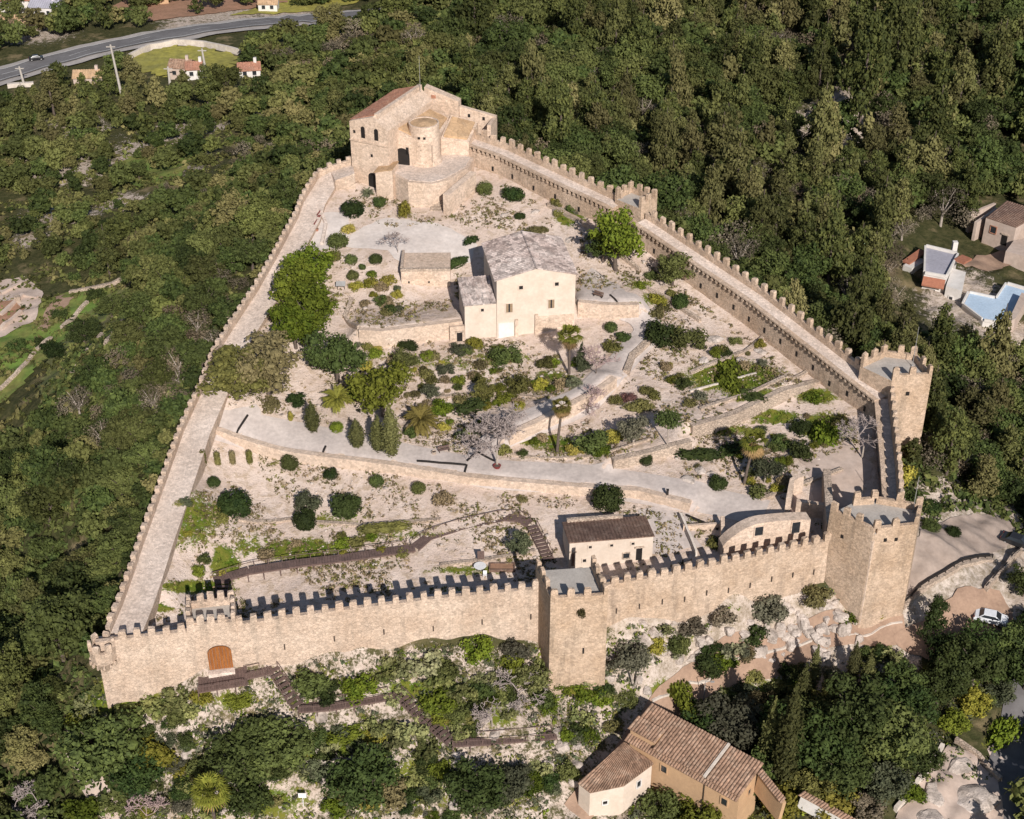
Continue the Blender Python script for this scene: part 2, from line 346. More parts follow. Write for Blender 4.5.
def rise(x, y):
    r = np.zeros(x.shape)
    for pts, H, dec in RW.values():
        best = np.full(x.shape, 1e9); sgn = np.zeros(x.shape); endf = np.zeros(x.shape)
        n = len(pts)
        for i in range(n-1):
            ax, ay = pts[i]; bx, by = pts[i+1]; ex, ey = bx-ax, by-ay; l = math.hypot(ex, ey)
            tt = ((x-ax)*ex+(y-ay)*ey)/(l*l); t = np.clip(tt, 0, 1)
            d = np.hypot(x-ax-t*ex, y-ay-t*ey)
            s = ((x-ax)*(-ey)+(y-ay)*ex)/l            # left of direction = uphill
            s = -s if False else s
            e = np.zeros(x.shape)
            if i == 0: e = np.maximum(e, -tt*l)
            if i == n-2: e = np.maximum(e, (tt-1)*l)
            up = d < best
            best = np.where(up, d, best); sgn = np.where(up, s, sgn); endf = np.where(up, e, endf)
        k = smooth(-.1, .55, np.where(sgn > 0, best, -best))*np.exp(-(best/dec)**2)*np.clip(1-endf/2.5, 0, 1)
        r += H*k
    return r
gx = np.unique(np.concatenate([np.arange(-1200,-340,60), np.arange(-340,-76,5), np.arange(-76,96.01,.7), np.arange(97,340,5), np.arange(340,1200,60)]))
gy = np.unique(np.concatenate([np.arange(-60,60,20), np.arange(60,114,3), np.arange(114,264.01,.7), np.arange(265,330,3), np.arange(330,700,7), np.arange(700,2400,80)]))
GX, GY = np.meshgrid(gx, gy)
def hraw(x, y):
    cx = np.clip(x, -300, 300); cy = np.clip(y, 60, 700)
    sd = sdist(x, y); w = smooth(-2.0, -.7, sd)
    a = T_IN(np.clip(x, -56, 62), np.clip(y, 132, 262)); b = T_OUT(cx, cy)
    a = a+rise(x, y)*smooth(4.6, 8.0, -sd)
    zw = np.interp(y, [p[1] for p in WWALL[::-1]], [p[2] for p in WWALL[::-1]])
    a = np.where((x < -22) & (y < 238) & (sd > -9), np.minimum(a, zw-.35-.0*x), a)
    nz = .35*np.sin(x*.9+1.3*np.sin(y*.43))*np.sin(y*.77+np.sin(x*.31))+.12*np.sin(x*1.7+y*.8)*np.sin(y*1.9-x*.5)
    und = .9*np.sin(x*.13+2)*np.sin(y*.11)*(y < 330)
    return (1-w)*(a+.18*nz)+w*(b+nz*1.1+und)
GZ = hraw(GX, GY)
def hh(x, y):
    x = np.asarray(x, float); y = np.asarray(y, float)
    i = np.clip(np.searchsorted(gx, x)-1, 0, len(gx)-2); j = np.clip(np.searchsorted(gy, y)-1, 0, len(gy)-2)
    fx = np.clip((x-gx[i])/(gx[i+1]-gx[i]), 0, 1); fy = np.clip((y-gy[j])/(gy[j+1]-gy[j]), 0, 1)
    return (GZ[j, i]*(1-fx)+GZ[j, i+1]*fx)*(1-fy)+(GZ[j+1, i]*(1-fx)+GZ[j+1, i+1]*fx)*fy
def h(x, y): return float(hh(np.array([x]), np.array([y]))[0])
_TT = np.arange(110, 900, .25)
def at(px, py):
    """pixel -> point where that ray meets the terrain"""
    a, b, c = ray(px, py); t = _TT
    d = CAMZ+c*t-hh(a*t, b*t); k = np.argmax(d < 0)
    if d[k] >= 0: return W(px, py, -20)
    t0, t1 = t[k-1], t[k]; f = d[k-1]/(d[k-1]-d[k]); tt = t0+(t1-t0)*f
    x, y = a*tt, b*tt; return (x, y, h(x, y))
# ------------------------------------------------------------------ ground sheet with surface-cover masks
def ell(px, py, rx, ry, k=1.0): return (px, py, rx, ry, k)
GRASSP = [ell(300,550,40,11), ell(190,520,26,30,.75), ell(250,545,18,14,.6), ell(330,520,30,10,.5), ell(225,565,14,22), ell(205,515,20,16,.8), ell(165,545,12,9,.9), ell(195,587,40,7,.9), ell(160,608,14,4,.9), ell(733,376,46,16), ell(753,395,30,7,.8), ell(775,417,26,8,.9),
 ell(816,396,22,8,.9), ell(825,428,26,14), ell(700,455,20,6,.8), ell(720,430,40,7,.7), ell(571,217,15,9), ell(550,377,20,7,.8), ell(500,358,30,6,.8), ell(540,440,24,8,.8), ell(560,445,16,8,.9), ell(470,570,45,5,.7), ell(400,535,45,5,.6), ell(720,545,12,5,.9),
 ell(375,565,22,4,.6), ell(650,300,25,7,.6), ell(640,285,16,5,.6), ell(380,355,40,6,.4), ell(450,365,50,8,.45), ell(470,590,60,3,.6), ell(235,700,20,10,.8), ell(310,755,16,25,.9), ell(410,690,30,10,.9), ell(678,690,32,11), ell(440,720,20,14,.8), ell(350,740,22,12,.7), ell(500,715,20,14,.7), ell(900,640,22,8,.6), ell(850,618,22,7,.9), ell(760,700,60,26,.7), ell(800,780,70,26,.8), ell(1008,742,22,10,.9), ell(420,780,60,30,.6), ell(120,700,50,16,.7), ell(260,800,60,20,.7), ell(540,690,30,20,.4), ell(690,640,30,12,.4)]
def build_ground():
    PX, PY = proj(GX, GY, GZ); sd = sdist(GX, GY)
    out = smooth(-1.2, .5, sd)
    g = np.zeros(GX.shape)
    for x, y, a, b, k in GRASSP:
        g = np.maximum(g, 1.2*k*np.clip(1.35-np.hypot((PX-x)/a, (PY-y)/b)*.85, 0, 1))
    # litter everywhere outside but the bare slope under the front wall, the lane and the platform by the tower
    lit = out.copy()
    front = smooth(620, 660, PY)*smooth(95, 150, PX)*(1-smooth(640, 700, PX))
    front2 = smooth(585, 600, PY)*(1-smooth(690, 720, PY))*smooth(590, 620, PX)*(1-smooth(905, 930, PX))
    plat = (1-smooth(0, 1, np.hypot((PX-955)/75, (PY-565)/75)-.6))*out
    lit = lit*(1-np.maximum(.52*front, .80*front2))*(1-plat)
    far = smooth(10, 40, sd)
    bare = np.zeros(GX.shape)
    for x, y, a, b in [(835,125,55,34),(617,110,26,22),(160,155,70,26),(790,60,30,20),(195,125,50,12),(300,16,60,8),(200,14,110,12),(60,165,60,30),(1000,335,60,20),(60,215,50,14),(120,200,40,12),(30,240,30,10),(80,125,50,10),(270,110,30,8),(110,330,40,10),(945,785,55,42),(960,300,55,40),(470,110,30,12),(180,30,30,10),(30,30,60,18),(840,110,22,34)]:
        bare = np.maximum(bare, np.clip(1.25-np.hypot((PX-x)/a, (PY-y)/b), 0, 1))
    lit = lit*(1-.8*bare)
    nx, ny = len(gx), len(gy)
    idx = np.arange(nx*ny).reshape(ny, nx)
    fs = np.stack([idx[:-1, :-1], idx[:-1, 1:], idx[1:, 1:], idx[1:, :-1]], -1).reshape(-1, 4)
    me = bpy.data.meshes.new('ground')
    me.vertices.add(nx*ny); me.vertices.foreach_set('co', np.stack([GX, GY, GZ], -1).astype(np.float32).ravel())
    me.loops.add(fs.size); me.loops.foreach_set('vertex_index', fs.astype(np.int32).ravel())
    me.polygons.add(len(fs)); me.polygons.foreach_set('loop_start', np.arange(0, fs.size, 4, dtype=np.int32))
    me.polygons.foreach_set('use_smooth', np.ones(len(fs), bool))
    me.update(calc_edges=True)
    ca = me.color_attributes.new('cover', 'FLOAT_COLOR', 'POINT')
    c = np.zeros((nx*ny, 4), np.float32); c[:, 0] = g.ravel(); c[:, 1] = lit.ravel(); c[:, 2] = (out*(1-lit)).ravel(); c[:, 3] = 1
    ca.data.foreach_set('color', c.ravel())
    m, nt, b = newmat('hill_ground'); p = pos(nt)
    at_ = N(nt, 'ShaderNodeAttribute', attribute_name='cover'); sc = N(nt, 'ShaderNodeSeparateColor'); nt.links.new(at_.outputs['Color'], sc.inputs[0])
    big = noise(nt, p, .16, 6, .62); mid = noise(nt, p, .75, 6, .7); fine = noise(nt, p, 3.6, 5, .75)
    col = mix(nt, ramp(nt, big, .38, .62), (.65,.53,.455), (.57,.445,.37))
    col = mix(nt, mth(nt, 'MULTIPLY', ramp(nt, mid, .49, .62), .85), col, (.44,.335,.245))
    col = mix(nt, mth(nt, 'MULTIPLY', ramp(nt, fine, .57, .64), .75), col, (.27,.21,.145))
    col = mix(nt, mth(nt, 'MULTIPLY', ramp(nt, noise(nt, p, 1.7, 4, .7), .60, .66), .6), col, (.72,.61,.53))
    rock = mix(nt, ramp(nt, noise(nt, p, .9, 6, .75), .38, .60), (.55,.475,.415), (.17,.14,.09))
    col = mix(nt, mth(nt, 'MULTIPLY', sc.outputs[2], .8), col, rock)
    litc = mix(nt, ramp(nt, mid, .4, .62), (.042,.046,.017), (.085,.078,.034))
    litc = mix(nt, ramp(nt, big, .54, .66), litc, (.20,.155,.085))
    e = mth(nt, 'ADD', mth(nt, 'SUBTRACT', mid, .5), mth(nt, 'MULTIPLY', mth(nt, 'SUBTRACT', fine, .5), .8))
    col = mix(nt, ramp(nt, mth(nt, 'ADD', sc.outputs[1], mth(nt, 'MULTIPLY', e, 1.2)), .42, .60), col, litc)
    gr = mix(nt, ramp(nt, mid, .4, .62), (.075,.125,.012), (.17,.165,.03))
    col = mix(nt, ramp(nt, mth(nt, 'ADD', sc.outputs[0], mth(nt, 'MULTIPLY', e, 1.7)), .46, .68), col, gr)
    nt.links.new(col, b.inputs['Base Color']); b.inputs['Roughness'].default_value = .95; b.inputs['Specular IOR Level'].default_value = .1
    bump(nt, b, mth(nt, 'ADD', mid, mth(nt, 'MULTIPLY', fine, .4)), .8, .35)
    me.materials.append(m)
    o = bpy.data.objects.new('ground', me); COL.objects.link(o); tag(o, kind='structure')
build_ground()
# ------------------------------------------------------------------ draped sheets
import bmesh
def drape(name, poly, m, dz=.06, kind='structure', step=.9, jag=.35):
    """poly: world xy outline -> sheet following the ground"""
    P = []
    n = len(poly)
    for i in range(n):
        a, b = poly[i], poly[(i+1) % n]; k = max(1, int(math.hypot(b[0]-a[0], b[1]-a[1])/1.2))
        for j in range(k):
            t = j/k; P.append((a[0]+(b[0]-a[0])*t+random.uniform(-jag, jag), a[1]+(b[1]-a[1])*t+random.uniform(-jag, jag)))
    bm = bmesh.new(); vs = [bm.verts.new((x, y, 0)) for x, y in P]; f = bm.faces.new(vs)
    bmesh.ops.triangulate(bm, faces=[f])
    for _ in range(7):
        es = [e for e in bm.edges if e.calc_length() > step]
        if not es: break
        bmesh.ops.subdivide_edges(bm, edges=es, cuts=1); bmesh.ops.triangulate(bm, faces=[q for q in bm.faces if len(q.verts) > 3])
    bmesh.ops.recalc_face_normals(bm, faces=bm.faces)
    for v in bm.verts: v.co.z = h(v.co.x, v.co.y)+dz
    if sum(q.normal.z*q.calc_area() for q in bm.faces) < 0: bmesh.ops.reverse_faces(bm, faces=bm.faces)
    bm.normal_update()
    if sum(q.normal.z for q in bm.faces) < 0: bmesh.ops.reverse_faces(bm, faces=bm.faces)
    me = bpy.data.meshes.new(name); bm.to_mesh(me); bm.free(); me.materials.append(m)
    me.polygons.foreach_set('use_smooth', [True]*len(me.polygons))
    o = bpy.data.objects.new(name, me); COL.objects.link(o); tag(o, kind=kind); return o
def pxpoly(pts): return [at(*p)[:2] for p in pts]
def ribbon(name, pts, width, m, dz=.06, step=.8, off=0.0, dash=None):
    """strip along world polyline"""
    Q = [pts[0]]
    for a, b in zip(pts[:-1], pts[1:]):
        k = max(1, int(math.hypot(b[0]-a[0], b[1]-a[1])/step))
        for j in range(1, k+1): Q.append((a[0]+(b[0]-a[0])*j/k, a[1]+(b[1]-a[1])*j/k))
    for _ in range(6): Q = [Q[0]]+[tuple((Q[i-1][k]+2*Q[i][k]+Q[i+1][k])/4 for k in range(2)) for i in range(1, len(Q)-1)]+[Q[-1]]
    mb = MB(); nw = max(2, int(width/step)+1); rows = []
    for i, p in enumerate(Q):
        a = Q[max(i-1, 0)]; b = Q[min(i+1, len(Q)-1)]; l = math.hypot(b[0]-a[0], b[1]-a[1])+1e-9
        nx, ny = -(b[1]-a[1])/l, (b[0]-a[0])/l
        rows.append([(p[0]+nx*(off+width*(j/(nw-1)-.5)), p[1]+ny*(off+width*(j/(nw-1)-.5))) for j in range(nw)])
    vs = [(x, y, h(x, y)+dz) for r in rows for x, y in r]
    fs = []
    for i in range(len(rows)-1):
        if dash and int(i/dash) % 3 != 0: continue
        for j in range(nw-1): fs.append((i*nw+j+1, i*nw+j, (i+1)*nw+j, (i+1)*nw+j+1))
    mb.add(vs, fs); o = obj(name, mb, m, smooth=True); tag(o, kind='structure'); return Q
ribbon('path', pxpoly([(212,424),(290,433),(370,449),(440,463),(500,472),(580,476),(650,487),(720,503),(765,514)]), 5.0, M['gravel'], .10)
ribbon('path', pxpoly([(480,470),(484,448),(505,428),(545,412),(585,396),(612,372),(632,348),(652,330),(640,305),(610,297)]), 4.4, M['gravel'], .14)
drape('path', pxpoly([(206,424),(240,437),(264,420),(256,404),(215,412)]), M['gravel'], .07)
drape('plaza', pxpoly([(352,232),(385,218),(440,224),(478,246),(470,262),(456,268),(400,264),(386,250),(345,247)]), M['plaza'], .08)
drape('plaza', pxpoly([(322,212),(350,214),(352,236),(335,248),(310,252),(312,232)]), M['plaza'], .08)
drape('forecourt', pxpoly([(574,312),(640,316),(625,290),(590,268),(580,285)]), M['gravel'], .07)
drape('forecourt', pxpoly([(652,556),(700,548),(690,515),(660,505),(640,512)]), M['gravel'], .09)
drape('forecourt', pxpoly([(815,508),(855,505),(872,470),(850,440),(800,458),(812,480)]), M['pinksoil'], .06)
lane = ribbon('lane', pxpoly([(575,815),(604,785),(640,742),(668,706),(705,678),(745,662),(800,646),(860,634),(905,630)]), 3.4, M['lane'], .2)
drape('lane', pxpoly([(890,640),(935,610),(960,592),(1000,590),(1015,625),(985,645),(930,660)]), M['lane'], .24, step=.7)
drape('platform', pxpoly([(903,602),(930,580),(960,566),(992,556),(1022,540),(1012,522),(975,515),(935,524),(908,545),(902,575)]), M['platform'], .22, step=.7)
street = ribbon('street', pxpoly([(1090,560),(1055,640),(1040,700),(1030,760),(1000,830)]), 8.5, M['asphalt'], .12)
drape('yard', pxpoly([(893,822),(915,790),(930,765),(948,746),(972,752),(992,775),(1002,800),(1000,825)]), M['pinksoil'], .2, step=.8, jag=.6)
drape('pavement', pxpoly([(985,752),(1022,722),(1040,760),(1010,790)]), M['pinksoil'], .07)
# highway far off on the left
hw = [W(a, b, -22.3)[:2] for a, b in [(-120,112),(-40,86),(0,74),(36,64),(70,55),(110,45),(160,35),(210,27),(260,21),(320,16),(390,11),(460,7)]]
ribbon('road', hw, 15, M['verge'], .6, 3.0); Q = ribbon('road', hw, 9.0, M['asphalt'], .85, 3.0)
for o_ in (-3.9, 3.9): ribbon('road_marking', hw, .35, M['paint'], 1.0, 3.0, o_)
ribbon('road_marking', hw, .28, M['paint'], 1.0, 3.0, 0, dash=2)
ribbon('path', pxpoly([(66,728),(78,752),(92,786),(112,812),(140,845)]), 2.4, M['pinksoil'], .10)
drape('field', pxpoly([(120,60),(150,52),(172,46),(205,48),(238,56),(232,66),(210,76),(185,72),(168,78),(140,72)]), M['ymeadow'], .3, step=4, jag=1.4)
drape('field', pxpoly([(230,16),(310,-8),(380,-6),(330,10),(270,15)]), M['ymeadow'], .3, step=5)
drape('field', pxpoly([(110,8),(150,-12),(290,-16),(290,3),(200,16),(140,22)]), M['soil'], .3, step=5)
drape('field', pxpoly([(-20,326),(45,300),(60,293),(112,287),(128,300),(78,345),(45,362),(10,398),(-30,420)]), M['meadow'], .25, step=2, jag=1.0)
drape('yard', pxpoly([(-30,318),(-10,286),(26,278),(44,296),(36,322),(6,338),(-20,345)]), M['pinksoil'], .5, step=2, jag=.3)
drape('yard', pxpoly([(-30,326),(-8,303),(16,302),(24,312),(4,328),(-20,340)]), M['soil'], .62, step=2, jag=.6)
drape('field', pxpoly([(38,330),(45,312),(62,296),(72,299),(55,318),(48,330)]), M['lane'], .36, step=2, jag=.8)
drape('field', pxpoly([(62,338),(98,302),(132,284),(142,298),(108,345),(78,378),(46,402),(36,396)]), M['scrubfield'], .25, step=2, jag=1.2)
drape('field', pxpoly([(105,170),(160,146),(205,150),(180,178),(140,188)]), M['meadow'], .25, step=3)
drape('pavement', pxpoly([(955,262),(1000,252),(1040,246),(1040,262),(985,272)]), M['lane'], .3, step=2)
# ------------------------------------------------------------------ curtain walls and towers
def merlon_mesh(name, w, d, hgt, m, seed):
    r = random.Random(seed); mb = MB(); j = lambda k: r.uniform(-k, k)
    a, b = w/2, d/2; z = hgt*r.uniform(.78,.9); vs = []
    for zz, k, q in ((0,1,0),(z*.55,1,.03),(z,.97,.05),(hgt,.78,.07)):
        for x, y in ((-a,-b),(a,-b),(a,b),(-a,b)): vs.append((x*k+j(q), y*k+j(q), zz+(j(q*1.6) if zz else 0)))
    fs = [(12,13,14,15)]
    for l in range(3):
        for i in range(4): fs.append((l*4+i, l*4+(i+1) % 4, l*4+4+(i+1) % 4, l*4+4+i))
    mb.add(vs, fs); return mesh_from(name, mb.v, mb.f, [m])
MER = {k: [merlon_mesh('merlon', .9, .58, 1.15, M[k], i*7+3) for i in range(6)] for k in ('wall','walk','tower','wallp')}
def resample(pts, step):
    Q = []
    for a, b in zip(pts[:-1], pts[1:]):
        k = max(1, int(round(math.hypot(b[0]-a[0], b[1]-a[1])/step)))
        Q += [L2(a, b, j/k) for j in range(k)]
    return Q+[pts[-1]]
def along(pts, pitch, start):
    """points at an even pitch along a polyline with its heading"""
    out = []; nxt = start; tot = 0.0
    for a, b in zip(pts[:-1], pts[1:]):
        l = math.hypot(b[0]-a[0], b[1]-a[1])
        while nxt < tot+l:
            out.append((L2(a, b, (nxt-tot)/l), math.atan2(b[1]-a[1], b[0]-a[0]))); nxt += pitch
        tot += l
    return out
def add_merlons(root, pts, inset, pitch, start, mat, zoff, sc=(1,1,1)):
    for (p, ang) in along(pts, pitch, start):
        x = p[0]-math.sin(ang)*inset; y = p[1]+math.cos(ang)*inset
        r = WL[root]
        put('merlon', random.choice(MER[mat]), root, (x-r[0], y-r[1], p[2]+zoff-r[2]), ang+random.uniform(-.06,.06), (sc[0]*random.uniform(.84,1.1), sc[1], sc[2]*random.uniform(.78,1.08)))
def strip(mb, pts, d0, d1, z0, z1, ends=True, top_only=False):
    """wall strip between two offsets (positive = to the left, inwards) from z0(p) to z1(p)"""
    a = offset_poly(pts, -d0); b = offset_poly(pts, -d1); vs = []
    for i, p in enumerate(pts):
        za, zb, zt = z0(p, a[i]), z0(p, b[i]), z1(p)
        vs += [(a[i][0], a[i][1], za), (a[i][0], a[i][1], zt), (b[i][0], b[i][1], zt), (b[i][0], b[i][1], zb)]
    fs = []
    for i in range(len(pts)-1):
        k = 4*i
        for j in range(3): fs.append((k+j, k+4+j, k+5+j, k+1+j))
    if ends: n = 4*(len(pts)-1); fs += [(0,1,2,3), (n+3,n+2,n+1,n)]
    return mb.add(vs, fs)
def curtain(name, pts, thick, label, mat='wall', batter=.35, ph=1.0, pitch=1.75, start=.6, corbel=False, slits=0, msc=(1,1,1), group=None, inner_ph=0):
    pts = resample(pts, 2.6); c = pts[len(pts)//2]
    root = empty(name, (c[0], c[1], h(c[0], c[1])), label, 'castle wall', group)
    ins = offset_poly(pts, -thick); out = offset_poly(pts, batter); out2 = offset_poly(pts, 2.0)
    mb = MB(); vs = []
    for i, p in enumerate(pts):
        zo = min(h(*out[i][:2]), h(*out2[i][:2]))-1.5
        zi = h(ins[i][0], ins[i][1])-1.5
        vs += [(out[i][0], out[i][1], zo), (p[0], p[1], p[2]), (ins[i][0], ins[i][1], p[2]-.02), (ins[i][0], ins[i][1], min(zi, p[2]-.3))]
    mb.mi = 0; fs = []; ms = []
    for i in range(len(pts)-1):
        k = 4*i
        for j in range(3): fs.append((k+j, k+4+j, k+5+j, k+1+j)); ms.append(1 if j == 1 else 0)
    n = 4*(len(pts)-1); fs += [(0,1,2,3), (n+3,n+2,n+1,n)]; ms += [0, 0]
    mb.v = vs; mb.f = fs; mb.m = ms
    obj('wall_body', mb, [M[mat], M['walk']], root)
    pb = MB(); strip(pb, pts, .0, .56, lambda p, q: p[2], lambda p: p[2]+ph); obj('parapet', pb, M[mat], root)
    add_merlons(root, pts, .28, pitch, start, mat, ph, msc)
    if inner_ph:
        pb = MB(); strip(pb, pts, thick-.4, thick, lambda p, q: p[2]-.02, lambda p: p[2]+inner_ph); obj('inner_kerb', pb, M[mat], root)
    if corbel:
        cb = MB()
        strip(cb, pts, thick-.25, thick+.5, lambda p, q: p[2]-.16, lambda p: p[2]+.08)
        for (p, ang) in along(pts, .95, .3):
            x = p[0]-math.sin(ang)*(thick+.22); y = p[1]+math.cos(ang)*(thick+.22)
            cb.box((x, y, p[2]-.72), (.34, .46, .57), ang)
        obj('corbel_table', cb, M[mat], root)
        nb = MB()  # dark boxes proud of the wall, painting niche shade between the corbels
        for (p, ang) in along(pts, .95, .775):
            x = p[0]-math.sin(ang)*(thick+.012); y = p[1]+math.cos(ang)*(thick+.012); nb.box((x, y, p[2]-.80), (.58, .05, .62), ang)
        obj('niche_shade_row', nb, M['recess_shade'], root)
    if slits:
        for (p, ang) in along(pts, slits, 2):
            x = p[0]-math.sin(ang)*(thick+.01); y = p[1]+math.cos(ang)*(thick+.01)
            sl = MB(); sl.box((x, y, p[2]-random.uniform(3.0,3.8)), (.42, .06, .85), ang); obj('arrow_slit', sl, M['dark'], root)
    return root
def orient(poly):
    a = sum(poly[i][0]*poly[(i+1) % len(poly)][1]-poly[(i+1) % len(poly)][0]*poly[i][1] for i in range(len(poly)))
    return poly if a > 0 else poly[::-1]
def tower(name, poly, z0, zf, label, mat='tower', edges=None, ph=.9, batter=.03, pitch=1.7, slits=(), cat='tower'):
    poly = orient(poly); n = len(poly); cx = sum(p[0] for p in poly)/n; cy = sum(p[1] for p in poly)/n
    root = empty(name, (cx, cy, z0+1), label, cat)
    bt = [(cx+(p[0]-cx)*(1+batter), cy+(p[1]-cy)*(1+batter)) for p in poly]
    mb = MB(); vs = [(p[0], p[1], z0) for p in bt]+[(p[0], p[1], zf) for p in poly]
    mb.add(vs, [(i, (i+1) % n, (i+1) % n+n, i+n) for i in range(n)]); mb.mi = 1; mb.add([(p[0], p[1], zf) for p in poly], [tuple(range(n))])
    obj('tower_body', mb, [M[mat], M['tfloor']], root)
    pb = MB()
    for i in range(n):
        if edges is not None and i not in edges: continue
        a, b = poly[i], poly[(i+1) % n]; l = math.hypot(b[0]-a[0], b[1]-a[1]); ang = math.atan2(b[1]-a[1], b[0]-a[0])
        nx, ny = -math.sin(ang), math.cos(ang)
        t0 = .5; t1 = l  # butt the strips: each leaves its first half metre to the previous one
        prev = edges is None or ((i-1) % n) in edges
        if not prev: t0 = 0
        m0 = ((a[0]+(b[0]-a[0])*(t0/l+1)/2*1.0), 0)
        mx = a[0]+(b[0]-a[0])*((t0+t1)/2/l)+nx*.25; my = a[1]+(b[1]-a[1])*((t0+t1)/2/l)+ny*.25
        pb.box((mx, my, zf), (t1-t0, .5, ph), ang)
        k = max(2, int(round(l/pitch))); off = .45
        for j in range(k):
            t = off+(l-2*off)*j/(k-1) if (i == 0 or edges is None or True) else 0
            if j == k-1 and (edges is None or ((i+1) % n) in edges): continue
            put('merlon', random.choice(MER[mat]), root, (a[0]+(b[0]-a[0])*t/l+nx*.25-cx, a[1]+(b[1]-a[1])*t/l+ny*.25-cy, zf+ph-(z0+1)), ang, (.95, .86, random.uniform(.9,1.1)))
    obj('parapet', pb, M[mat], root)
    for (i, t, z, w, hg) in slits:
        a, b = poly[i], poly[(i+1) % n]; ang = math.atan2(b[1]-a[1], b[0]-a[0])
        sl = MB(); sl.box((a[0]+(b[0]-a[0])*t+math.sin(ang)*.03, a[1]+(b[1]-a[1])*t-math.cos(ang)*.03, z), (w, .12, hg), ang); obj('loophole', sl, M['dark'], root)
    return root
r_front = curtain('curtain_wall', FRONT1, 2.2, 'long pale battlemented front wall with the wooden arched gate', 'wallp', start=3.2, pitch=1.72)
r_front2 = curtain('curtain_wall', FRONT2, 2.2, 'battlemented front wall between the square mid tower and the right corner tower', 'wall', pitch=1.6)
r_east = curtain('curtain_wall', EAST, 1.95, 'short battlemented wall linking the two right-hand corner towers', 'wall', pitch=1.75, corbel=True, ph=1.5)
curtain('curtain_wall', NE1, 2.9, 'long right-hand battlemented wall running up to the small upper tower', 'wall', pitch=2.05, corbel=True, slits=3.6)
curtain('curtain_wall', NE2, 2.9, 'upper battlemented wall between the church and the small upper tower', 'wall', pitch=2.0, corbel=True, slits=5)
curtain('curtain_wall', WWALL, 4.3, 'left-hand battlemented wall with a broad pale walk from church to turret', 'wallp', pitch=1.75, msc=(1.0,1.15,.52))
tower('wall_tower', TM, -2.0, 13.2, 'square tower in the middle of the front wall with a grey platform', slits=[(0,.6,5.0,.22,.9)], batter=.02, edges=(0,1,3))
r_se = tower('wall_tower', TSE, -.5, 15.6, 'bulky many-sided tower at the right end of the front wall', slits=[(1,.55,14.2,.4,.5),(0,.35,13.0,.35,.5),(1,.3,14.3,.4,.5)], edges=(0,1,2,3,4), batter=.03)
tower('wall_tower', TNE, 1.5, 19.3, 'tall tower at the right corner of the castle above the wood', slits=[(0,.45,16.8,.5,.6),(0,.3,12,.3,.7)], edges=(0,1,2,3), batter=.01)
# upper tower set across the north-east wall
_a = math.atan2(NEO[3][1]-NEO[2][1], NEO[3][0]-NEO[2][0]); _d = (math.cos(_a), math.sin(_a)); _n = (_d[1], -_d[0])
TU = [(TMIDC[0]+_d[0]*u+_n[0]*v, TMIDC[1]+_d[1]*u+_n[1]*v) for u, v in [(-2.8,-1.2),(-2.8,2.9),(2.8,2.9),(2.8,-1.2)]]
tower('wall_tower', TU, 12, 25.2, 'small square tower halfway up the right-hand wall beside the big green tree', slits=[], pitch=1.35, edges=(0,1,2))
# corner turret (bartizan)
def turret():
    c = (-48.9, 134.6); root = empty('corner_turret', (c[0], c[1], 6.0), 'round corbelled turret at the left end of the front wall', 'turret')
    mb = MB(); mb.lathe((c[0], c[1], 0), [(.35,5.6),(1.0,6.7),(1.55,7.6),(1.6,9.4),(1.15,9.42),(1.1,8.9)], 10); obj('turret_body', mb, M['wallp'], root)
    cb = MB()
    for i in range(14):
        t = 2*PI*i/14; cb.box((c[0]+1.62*math.cos(t), c[1]+1.62*math.sin(t), 7.15), (.3,.22,.5), t)
    obj('corbel_table', cb, M['wallp'], root)
    for i in range(6):
        t = 2*PI*i/6+.3; put('merlon', random.choice(MER['wallp']), root, (1.36*math.cos(t), 1.36*math.sin(t), 3.4), t+PI/2, (.85,.75,.95))
turret()
# gatehouse platform over the gate
def on_front(px, z):  # point of the front wall's outer line below that pixel column
    pts = FRONT1; best = None
    for a, b in zip(pts[:-1], pts[1:]):
        for k in np.linspace(0, 1, 60):
            p = L2(a, b, k); e = abs(proj(p[0], p[1], z)[0]-px)
            if best is None or e < best[0]: best = (e, p, math.atan2(b[1]-a[1], b[0]-a[0]))
    return best[1], best[2]
gp, ga = on_front(213, 9); gd = (math.cos(ga), math.sin(ga)); gn = (-gd[1], gd[0])
def gpt(u, v): return (gp[0]+gd[0]*u+gn[0]*v, gp[1]+gd[1]*u+gn[1]*v)
GH = [gpt(-2.9,-.25), gpt(2.9,-.25), gpt(2.9,4.4), gpt(-2.9,4.4)]
tower('gatehouse', GH, 8.2, 10.5, 'small gatehouse platform with its own battlements above the wooden gate', 'wallp', pitch=1.25, ph=.85, cat='gatehouse', batter=0)
